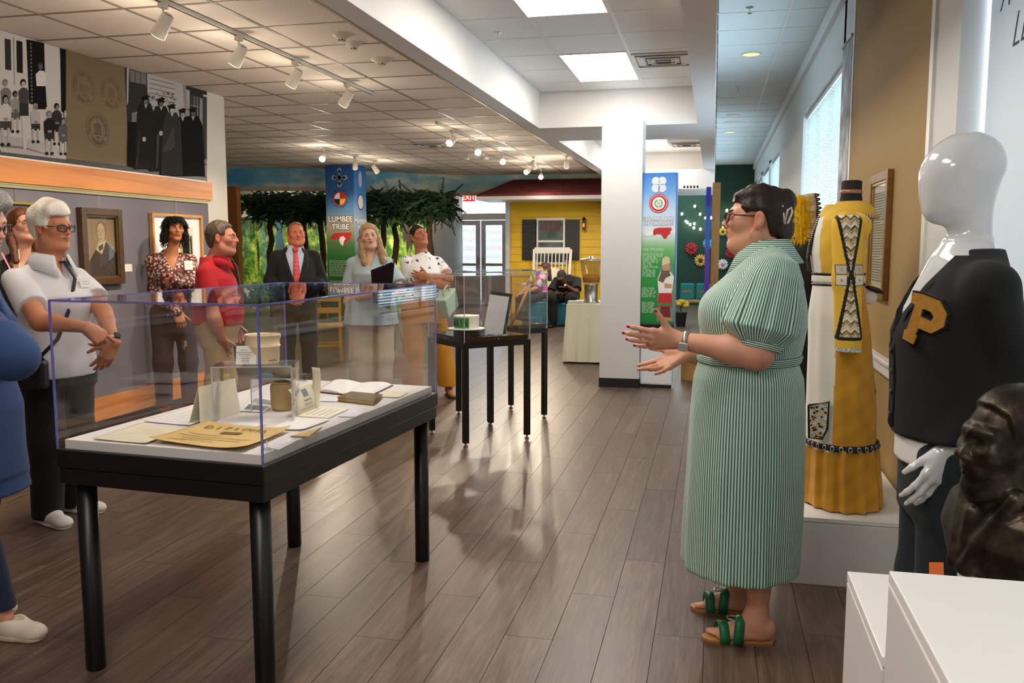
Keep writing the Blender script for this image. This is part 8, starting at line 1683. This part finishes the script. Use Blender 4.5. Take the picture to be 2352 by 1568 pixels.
M_card = fab('black_knit', '#060607', bscale=900, bump=.25); ARM = [dict(sh=(-.185, -.03, 1.355), el=el, wr=wr, tip=tip), dict(sh=(.185, -.03, 1.355), el=Vector((.22, -.03, 1.10)), wr=Vector((.20, -.02, .90)), tip=tip)]
def card_cut(f):
    f.op(lambda x, y, z: np.maximum(np.abs(x) - np.clip((z - 1.18) * .38, 0, .1), .0 - y), (-.12, 0, 1.16), (.12, .3, 1.6), .006, 's'); f.op(lambda x, y, z: d_cap(x, y, z, (0, .0, 1.42), (0, -.01, 1.6), .068, .08), (-.12, -.14, 1.36), (.12, .14, 1.6), .01, 's')
p.hc = hcn; p.hR = Matrix.Identity(3); p.hs = 1
shirt(p, 'cardigan', M_card, CL, ARM, .0075, .006, (.068, .070), 1, .0025, 5, hem=.93, full=True, cuff=.050, neck=None, cuts=card_cut)
f = Field((-.25, -.2, .9), (.25, .2, 1.0), .007); f.loft(grow([(.928, 0, 0, .188, .148), (.985, 0, 0, .186, .147)], .004), .004); f.build('rib_hem', M_card, p.root)
for s in (-1, 1): chest_strip(p, 'placket', M_card, CL, [(z, s * a, s * (a + .028)) for z, a in ((1.44, .085), (1.36, .072), (1.28, .04), (1.18, .003), (1.05, .002), (.95, .002))], .010, .005)
for z in (1.17, 1.11, 1.05, .985): q = on_chest(CL, -.016, z, .016); B().ell(q, (.0085, .004, .0085), 12, 6).build('button', mat('shell_button', '#3a3a40', .15), p.root, smooth=True)
# letter P on the chest
pc = p.root.location + Matrix.Rotation(p.rz, 3, 'Z') @ on_chest(CL, -.12, 1.20, .012); nv = (Matrix.Rotation(p.rz, 3, 'Z') @ Vector((-.70, .70, .08))).normalized()
z5 = lambda x, y: (1940 + x / 2.53, 280 + y / 2.53)
Pout = [(412, 990), (470, 1003), (570, 1042), (610, 1115), (592, 1192), (520, 1230), (445, 1198), (428, 1236), (437, 1240), (415, 1292), (355, 1258), (366, 1205), (380, 1206), (428, 1062), (405, 1050)]; Pin = [(472, 1085), (520, 1105), (537, 1135), (520, 1160), (458, 1130)]
def letter(name, outer, inner, off, th, m):
    W_ = [p.Mi @ (on_plane(*z5(*q), pc, nv) - p.root.location) for q in outer]; I_ = [p.Mi @ (on_plane(*z5(*q), pc, nv) - p.root.location) for q in inner]; n_ = p.Mi @ nv
    import bmesh
    bm = bmesh.new(); vo = [bm.verts.new(v + n_ * off) for v in W_]; vi = [bm.verts.new(v + n_ * off) for v in I_]; eds = [bm.edges.new((a, b)) for l in (vo, vi) for a, b in zip(l, l[1:] + l[:1])]
    bmesh.ops.triangle_fill(bm, use_beauty=True, use_dissolve=False, edges=eds); g = bmesh.ops.extrude_face_region(bm, geom=list(bm.faces)); bmesh.ops.translate(bm, vec=n_ * th, verts=[v for v in g['geom'] if isinstance(v, bmesh.types.BMVert)]); bmesh.ops.recalc_face_normals(bm, faces=bm.faces)
    me = bpy.data.meshes.new(name); bm.to_mesh(me); bm.free(); return link(name, me, m, p.root)
cxp = sum(q[0] for q in Pout) / len(Pout); cyp = sum(q[1] for q in Pout) / len(Pout)
letter('letter_backing', [(cxp + (x - cxp) * 1.10, cyp + (y - cyp) * 1.07) for x, y in Pout], [(497 + (x - 497) * .7, 1122 + (y - 1122) * .7) for x, y in Pin], -.012, .022, M_card); letter('letter_patch', Pout, Pin, .010, .006, mat('gold_chenille', '#b9822e', .95, var=.15, vscale=60, bump=.9, bscale=500))
B().lathe([(.17, 0), (.17, .012), (.0, .012)], 32).build('base_plate', mat('glass_base', '#c9d2d2', .1), p.root); B().tube([(.10, -.05, .012), (.10, -.03, .4)], .012, 10).build('support_rod', M_alu, p.root)
for l in hp: B().ell((l[2].x, l[2].y + .06, .05), (.04, .12, .035), 14, 8).build('foot', M_gw, p.root, smooth=True)
# ---- yellow patchwork dress on a black form
p = Person('yellow dress with white apron and patchwork sleeves on a black dress form', .585, 4.13, 184, cat='dress form', name='dress_form', z=.30); L = p.L
def sil(py, pf, pb, rx): f_, b_ = L(pf, py), L(pb, py); return (f_.z, 0, (f_.y + b_.y) / 2, rx, abs(f_.y - b_.y) / 2)
DL = [sil(1186, 1838, 2026, .21), sil(1100, 1845, 2022, .205), sil(1012, 1850, 2016, .19), sil(1000, 1850, 2012, .178), sil(850, 1854, 2005, .168), sil(720, 1858, 1992, .15), sil(655, 1866, 1984, .122), sil(630, 1866, 1984, .12), sil(580, 1860, 1990, .135), sil(540, 1866, 1988, .15), sil(505, 1876, 1982, .15), sil(485, 1886, 1972, .10), sil(470, 1896, 1960, .07)]
f = Field((-.3, -.3, -.02), (.3, .3, 1.42), .0065); zb = L(1900, 1010).z; zw = L(1900, 640).z
f.loft(DL, .015, pleat=lambda th, z: np.where(z < zb, .045 * np.sin(15 * th + 3 * z) + .02 * np.sin(26 * th), .022 * np.sin(11 * th + 1.5 * np.sin(2 * z))) * np.clip((zw - z) / .15, 0, 1)); f.cap((-.13, -.01, L(1940, 520).z), (.13, -.01, L(1940, 520).z), .05, .05, .05); f.wrinkle(.0015, 25, 6); f.plane((0, 0, .004), (0, 0, -1))
gy, gy2, wh = (np.array(lin(c)) for c in ('#d79a22', '#e8bb3c', '#f1ece2'))
def dcol(P):
    th = np.arctan2(P[:, 1], -P[:, 0]); C = np.tile(gy, (len(P), 1)); C[P[:, 2] > zw] = gy2; k = (np.sin(P[:, 0] * 90 + P[:, 2] * 30) * .06 + np.sin(P[:, 2] * 70 + P[:, 1] * 50) * .05)[:, None]; C = C * (1 + k)
    ap = (th > R(24)) & (th < R(140)) & (P[:, 2] > zb - .02) & (P[:, 2] < zw); C[ap] = wh; bo = (P[:, 2] >= zw) & (th > R(60)) & (th < R(120)) & (P[:, 2] < L(1900, 500).z); C[bo] = wh; return C
f.build('dress', vcol_mat('dress_cloth', .8, sheen=.2, bump=.1), p.root, dcol)
def hoop(name, z, e, h, m):
    f = Field((-.3, -.3, z - h - .03), (.3, .3, z + h + .03), .006); f.loft(grow(clip_lv(DL, z - h, z + h), e), .004); return f.build(name, m, p.root)
m, n = newmat('dotted_band'); o = n.sep(n.obj()); a_ = n.math('MULTIPLY', n.math('ARCTAN2', o[1], o[0]), 32.0); cx_ = n.add('ShaderNodeCombineXYZ'); n.link(n.math('COSINE', a_), cx_.inputs[0]); zz_ = n.math('MULTIPLY', n.math('SUBTRACT', o[2], zb), 70.0); n.link(zz_, cx_.inputs[1]); d_ = n.math('SQRT', n.math('ADD', n.math('POWER', n.math('SUBTRACT', n.math('COSINE', a_), 1.0), 2.0), n.math('POWER', zz_, 2.0))); n.base(n.ramp(d_, [(.30, '#0e0e0e'), (.5, '#d8d4c8'), (.75, '#d8d4c8'), (.8, '#111111')], 'CONSTANT')); n.b.inputs['Roughness'].default_value = .7
hoop('dotted_band', zb, .010, .013, m)
for dz in (-.042, .042): hoop('waist_stripe', zw + dz * .55, .006, .006, M_black)
hoop('waist_band', zw, .004, .016, fab('white_waist', '#efe9df'))
def ztri(P0):
    """patchwork colours for the sleeve: x along the sleeve width, z up"""
    C = np.tile(gy2, (len(P0), 1)); zt, zm, zbm = L(1940, 497).z, L(1942, 625).z, L(1948, 800).z; z = P0[:, 2]; y = P0[:, 1] - (ys + (ye - ys) * (zt - z) / (zt - zbm)); near = P0[:, 0] < -.12
    zc = L(1942, 765).z; up = (z > zm); h = np.where(up, (z - zm) / (zt - zm), (zm - z) / (zm - zc)); hw = .004 + .046 * np.clip(h, 0, 1); ins = (np.abs(y) < hw) & (z > zc) & (z < zt) & near
    zig = z * 160 + 2.6 * np.abs(((y * 30) % 1) - .5) * 2; kk = np.floor(zig).astype(int) % 7; pal = np.array([lin(c) for c in ('#e9e6de', '#8f9296', '#e0a52a', '#1a1a1a', '#d6d4ce', '#f1ede2', '#e6b53a')]); C[ins] = pal[kk[ins]]; nz = np.sin(P0[:, 1] * 900) * np.sin(z * 870) > .5; C[ins & nz & ((kk == 0) | (kk == 4))] = np.array(lin('#4a4a4e'))
    ed = near & (np.abs(np.abs(y) - hw) < .0065) & (z > zc - .004) & (z < zt + .004); C[ed] = np.array(lin('#141210')); C[near & (np.abs(z - zc) < .007) & (np.abs(y) < .05)] = np.array(lin('#141210'))
    for cy in (-.036, .036):
        for cz, pl_ in ((zm + .018, '#b9b6b4'), (zm - .028, '#dedad2')):
            q = near & (np.abs(y - cy) < .019) & (np.abs(z - cz) < .019); C[q] = np.array(lin(pl_)); C[q & (np.abs(y - cy) < .005) & (np.abs(z - cz) < .006)] = np.array(lin('#e0962a')); r_ = near & (np.maximum(np.abs(y - cy), np.abs(z - cz)) < .0215) & ~q; C[r_] = np.array(lin('#2a241c'))
    cf = (z < L(1948, 788).z + .004); C[cf] = np.array(lin('#e9e6e0')); C[cf & (np.sin(P0[:, 1] * 700) * np.sin(z * 800) > .35)] = np.array(lin('#3a3a3a')); C[z < zbm - .006] = np.array(lin('#16130f')); return C
shN, cuN = L(1946, 520, -.17), L(1948, 806, -.20); ys, ye = shN.y, cuN.y
f = Field((-.32, shN.y - .12, cuN.z - .03), (-.06, shN.y + .12, shN.z + .1), .0036); mid = shN.lerp(cuN, .42); f.chain([T3(shN), T3(mid), T3(cuN)], [.064, .060, .052], .03); f.plane(T3(cuN), (0, 0, -1)); f.wrinkle(.0015, 30, 2); f.build('sleeve', vcol_mat('patchwork', .8, bump=.15), p.root, ztri)
f = Field((.06, -.2, cuN.z - .03), (.32, .2, shN.z + .1), .008); f.chain([(.16, 0, shN.z), (.19, .0, mid.z), (.19, .02, cuN.z)], [.064, .06, .052], .03); f.build('sleeve', fab('yellow_cotton', '#e0b23a'), p.root)
# collar, trims, neck form
rr = random.Random(3); zc_ = L(1920, 482).z
cr = []
for k in range(40):
    a = 2 * math.pi * k / 40; cr.append([(.075 * math.cos(a), -.005 + .062 * math.sin(a), zc_ + .035), (.10 * math.cos(a), -.008 + .080 * math.sin(a), zc_ + .010), (.125 * math.cos(a), -.010 + .100 * math.sin(a), zc_ - .030 - .014 * max(0, math.sin(a)))])
cr.append(cr[0]); B().grid(cr).build('collar', MATS['yellow_cotton'], p.root, smooth=True, solid=.004)
b = B(); bb = B()
for k in range(120):
    a = 2 * math.pi * k / 120; q = Vector((.128 * math.cos(a), -.010 + .103 * math.sin(a), zc_ - .033 - .012 * max(0, math.sin(a)))); (b if k % 2 else bb).ell(q, (.0075, .0075, .0085), 6, 5)
tag(b.build('black_beading', M_black, p.root, smooth=True), kind='stuff'); tag(bb.build('gold_beading', mat('gold_bead', '#e0c9a0', .5), p.root, smooth=True), kind='stuff')
b = B(); fy = [L(px, py) for px, py in ((1884, 500), (1872, 530), (1862, 560), (1857, 590), (1860, 618))]
for i in range(26):
    t = i / 25 * 3.999; q = fy[int(t)].lerp(fy[int(t) + 1], t - int(t)); b.ell((q.x * 0 - .012, q.y + .006, q.z), (.02, .010, .011), 7, 5)
tag(b.build('front_ruffle', mat('dark_beads', '#2a2018', .4, var=.9, vscale=90), p.root), kind='stuff')
nz = L(1925, 480).z; nt = L(1928, 415).z; B().lathe([(.075, nz - .03), (.062, nz + .005), (.050, nz + .02), (.044, (nz + nt) / 2), (.043, nt - .004), (.035, nt), (0, nt)], 28, caps=False).build('neck_form', mat('black_jersey', '#121212', .8), p.root, smooth=True)
zr = (nz + nt) / 2 + .012; B().lathe([(.0455, zr - .008), (.047, zr - .006), (.046, zr + .007), (.044, zr + .009)], 28, caps=False).build('copper_band', mat('copper_ribbon', '#a8714f', .4, metal=.4), p.root, smooth=True)
# apron corner and back sash
ac = [L(px, py, -.16) for px, py in ((1857, 930), (1904, 922), (1900, 985), (1888, 1008), (1858, 1005))]; o_ = sum(ac, Vector()) / 5
m, n = newmat('patch_print'); v = n.add('ShaderNodeTexVoronoi'); n.link(n.obj(), v.inputs['Vector']); v.inputs['Scale'].default_value = 60; n.base(n.ramp(v.outputs['Distance'], [(.15, '#141414'), (.3, '#e2a32c'), (.42, '#e9e6de'), (.55, '#8d8f92'), (.65, '#f0ece2')], 'CONSTANT')); n.b.inputs['Roughness'].default_value = .8
e = empty('apron_corner', T3(o_), parent=p.root); b = B(); b.add([q - o_ for q in ac], [(0, 1, 2, 3, 4)]); b.build('patch', m, e, solid=.004); B().tube([q - o_ for q in ac] + [ac[0] - o_], .005, 6).build('piping', M_black, e)
sk = [L(px, py, .02) for px, py in ((1984, 690), (1990, 760), (2000, 840), (2010, 900), (2006, 925), (1996, 915), (1992, 840), (1986, 760))]; o_ = sum(sk, Vector()) / 8; e = empty('back_sash', T3(o_), parent=p.root); b = B(); b.add([q - o_ for q in sk], [tuple(range(8))]); b.build('panel', MATS['white_waist'], e, solid=.006); B().tube([q - o_ for q in sk[:5]], .005, 6).build('piping', M_black, e)
e = empty('back_bow', T3(L(1998, 665, .02)), parent=p.root); B().ell((0, -.02, 0), (.02, .045, .012), 12, 8, Matrix.Rotation(R(20), 3, 'X')).build('bow', M_black, e, smooth=True); B().ell((0, 0, -.035), (.015, .035, .03), 12, 8).build('bow_tail', MATS['white_waist'], e, smooth=True)
B().lathe([(.0, .0), (.16, .0), (.16, .006), (0, .006)], 28, caps=False).build('stand_base', M_blackm, p.root); B().tube([(0, 0, .005), (0, 0, .3)], .014, 8).build('stand_pole', M_alu, p.root)
# ---- feathered regalia behind the speaker
p = Person('black regalia jacket with yellow plume and feather fan, behind the speaker', at(1838, 700, 4.62).x, 4.62, 190, cat='regalia', name='regalia_form', z=.30); L = p.L
f = Field((-.25, -.2, -.02), (.25, .2, 1.35), .009); zt = L(1830, 545).z; f.loft([(.25, 0, 0, .15, .10), (.8, 0, 0, .16, .11), (1.0, 0, 0, .17, .115), (zt - .06, 0, 0, .15, .09), (zt, 0, 0, .07, .06)], .02); f.build('jacket', fab('black_regalia', '#0f0f10'), p.root); B().tube([(0, 0, .0), (0, 0, .3)], .02, 8).build('stand_pole', M_alu, p.root); B().lathe([(.0, .0), (.15, .0), (.15, .008), (0, .008)], 24, caps=False).build('stand_base', M_blackm, p.root)
B().tube([L(1812, 560, -.1), L(1822, 585, -.12), L(1820, 640, -.13)], .012, 8).build('gold_trim', mat('gold_trim', '#d9a42a', .5), p.root)
c0 = L(1826, 520, -.05); rr = random.Random(6); b = B()
f = Field((-.2, -.25, .9), (.25, .2, 1.6), .008); f.chain([T3(L(1836, 462, -.04)), T3(L(1838, 510, -.04)), T3(L(1842, 552, -.04))], [.03, .045, .022], .03); f.wrinkle(.006, 60, 2, .3); f.build('plume_core', mat('yellow_plume', '#f0c614', .9), p.root)
for k in range(1500):
    q = L(rr.gauss(1838, 10), rr.uniform(448, 556), rr.uniform(-.14, .06)); d = Vector((rr.gauss(0, .3), rr.gauss(-.2, .3), -1)).normalized(); s, w, d = frame_of(d); ln = rr.uniform(.015, .04); b.add([q - s * .003, q + s * .003, q + d * ln], [(0, 1, 2)])
tag(b.build('yellow_plume', mat('yellow_plume', '#f0c614', .9), p.root), kind='stuff')
M_fw = mat('feather_white', '#efe6d8', .8, var=.08, vscale=40); M_fb2 = mat('feather_brown', '#2e1c12', .8)
for k in range(14):
    t = k / 13; a = L(1836 + 6 * math.sin(k), 455 + 110 * t, -.08 + .02 * (k % 3)); tipx = L(1890 - 10 * abs(t - .35) * 2, 447 + 130 * t, -.03 + .03 * (k % 3)); d = tipx - a; ln = d.length; s, w, d = frame_of(d, (1, 0, 0)); rows = []
    for i in range(9):
        u = i / 8; wd = .015 * math.sin(math.pi * min(.98, .12 + u * .86)) ** .6; rows.append([a + d * (ln * u) - s * wd, a + d * (ln * u) + w * .002, a + d * (ln * u) + s * wd])
    e = empty('feather', (0, 0, 0), parent=p.root); cut = 6 if k < 8 else 8; B().grid(rows[:cut + 1]).build('vane', M_fw, e, smooth=True, solid=.001)
    if cut < 8: B().grid(rows[cut:]).build('vane_tip', M_fb2, e, smooth=True, solid=.001)
    B().tube([a, a + d * ln * .9], .0014, 5).build('quill', M_fw, e)
# ---- bronze bust
p = Person('dark bronze portrait bust on a white pedestal', .69, 2.11, 196, cat='bust', name='bronze_bust', z=.735); L = p.L
M_brz, n = newmat('bronze'); h_ = n.noise(n.obj(), 22, 5, .6); n.base(n.ramp(h_, [(.35, '#241d17'), (.6, '#3f362c'), (.8, '#6a6050')])); n.b.inputs['Metallic'].default_value = .75; n.b.inputs['Roughness'].default_value = .38; n.bump(h_, .25, .008)
hcn = L(2312, 1016); hcn.x = 0; p.set_head(hcn, 0, 0, 0, 1.06, jaw=1.10, brow=1.5, nose=1.02, fat=.003, chin=1.15, cheek=1.1, frown=1)
f = Field((-.30, -.14, -.005), (.30, .30, .46), .006, [(*p.bounds(), .0042)])
p.head_op(f, lambda x, y, z: head_d(x, y, z, p.feat), .17, .03)
def bh(x, y, z): return cap_hair(.008, .004, .082, .016, -.085, .042)(x, y, z)
p.head_op(f, bh, .18, .006); f.cap((0, -.02, .10), T3(p.hp(0, -.02, -.08)), .078, .070, .03)
f.loft([(0, 0, .0, .20, .12), (.08, 0, .01, .225, .125), (.14, 0, .005, .20, .105), (.19, 0, -.01, .11, .075)], .03); f.cap((-.16, -.02, .10), (.16, -.02, .10), .07, .07, .05)
for s in (-1, 1): f.cap((s * .085, .07, .19), (s * .02, .135, .02), .022, .020, .012); f.cap((s * .05, .06, .205), (s * .015, .115, .13), .018, .012, .01)
f.cap((0, .115, .14), (0, .13, .02), .014, .018, .01); f.wrinkle(.0012, 30, 9); f.plane((0, 0, .001), (0, 0, -1)); f.plane((0, -.10, 0), (0, -1, 0)); f.build('bust', M_brz, p.root)
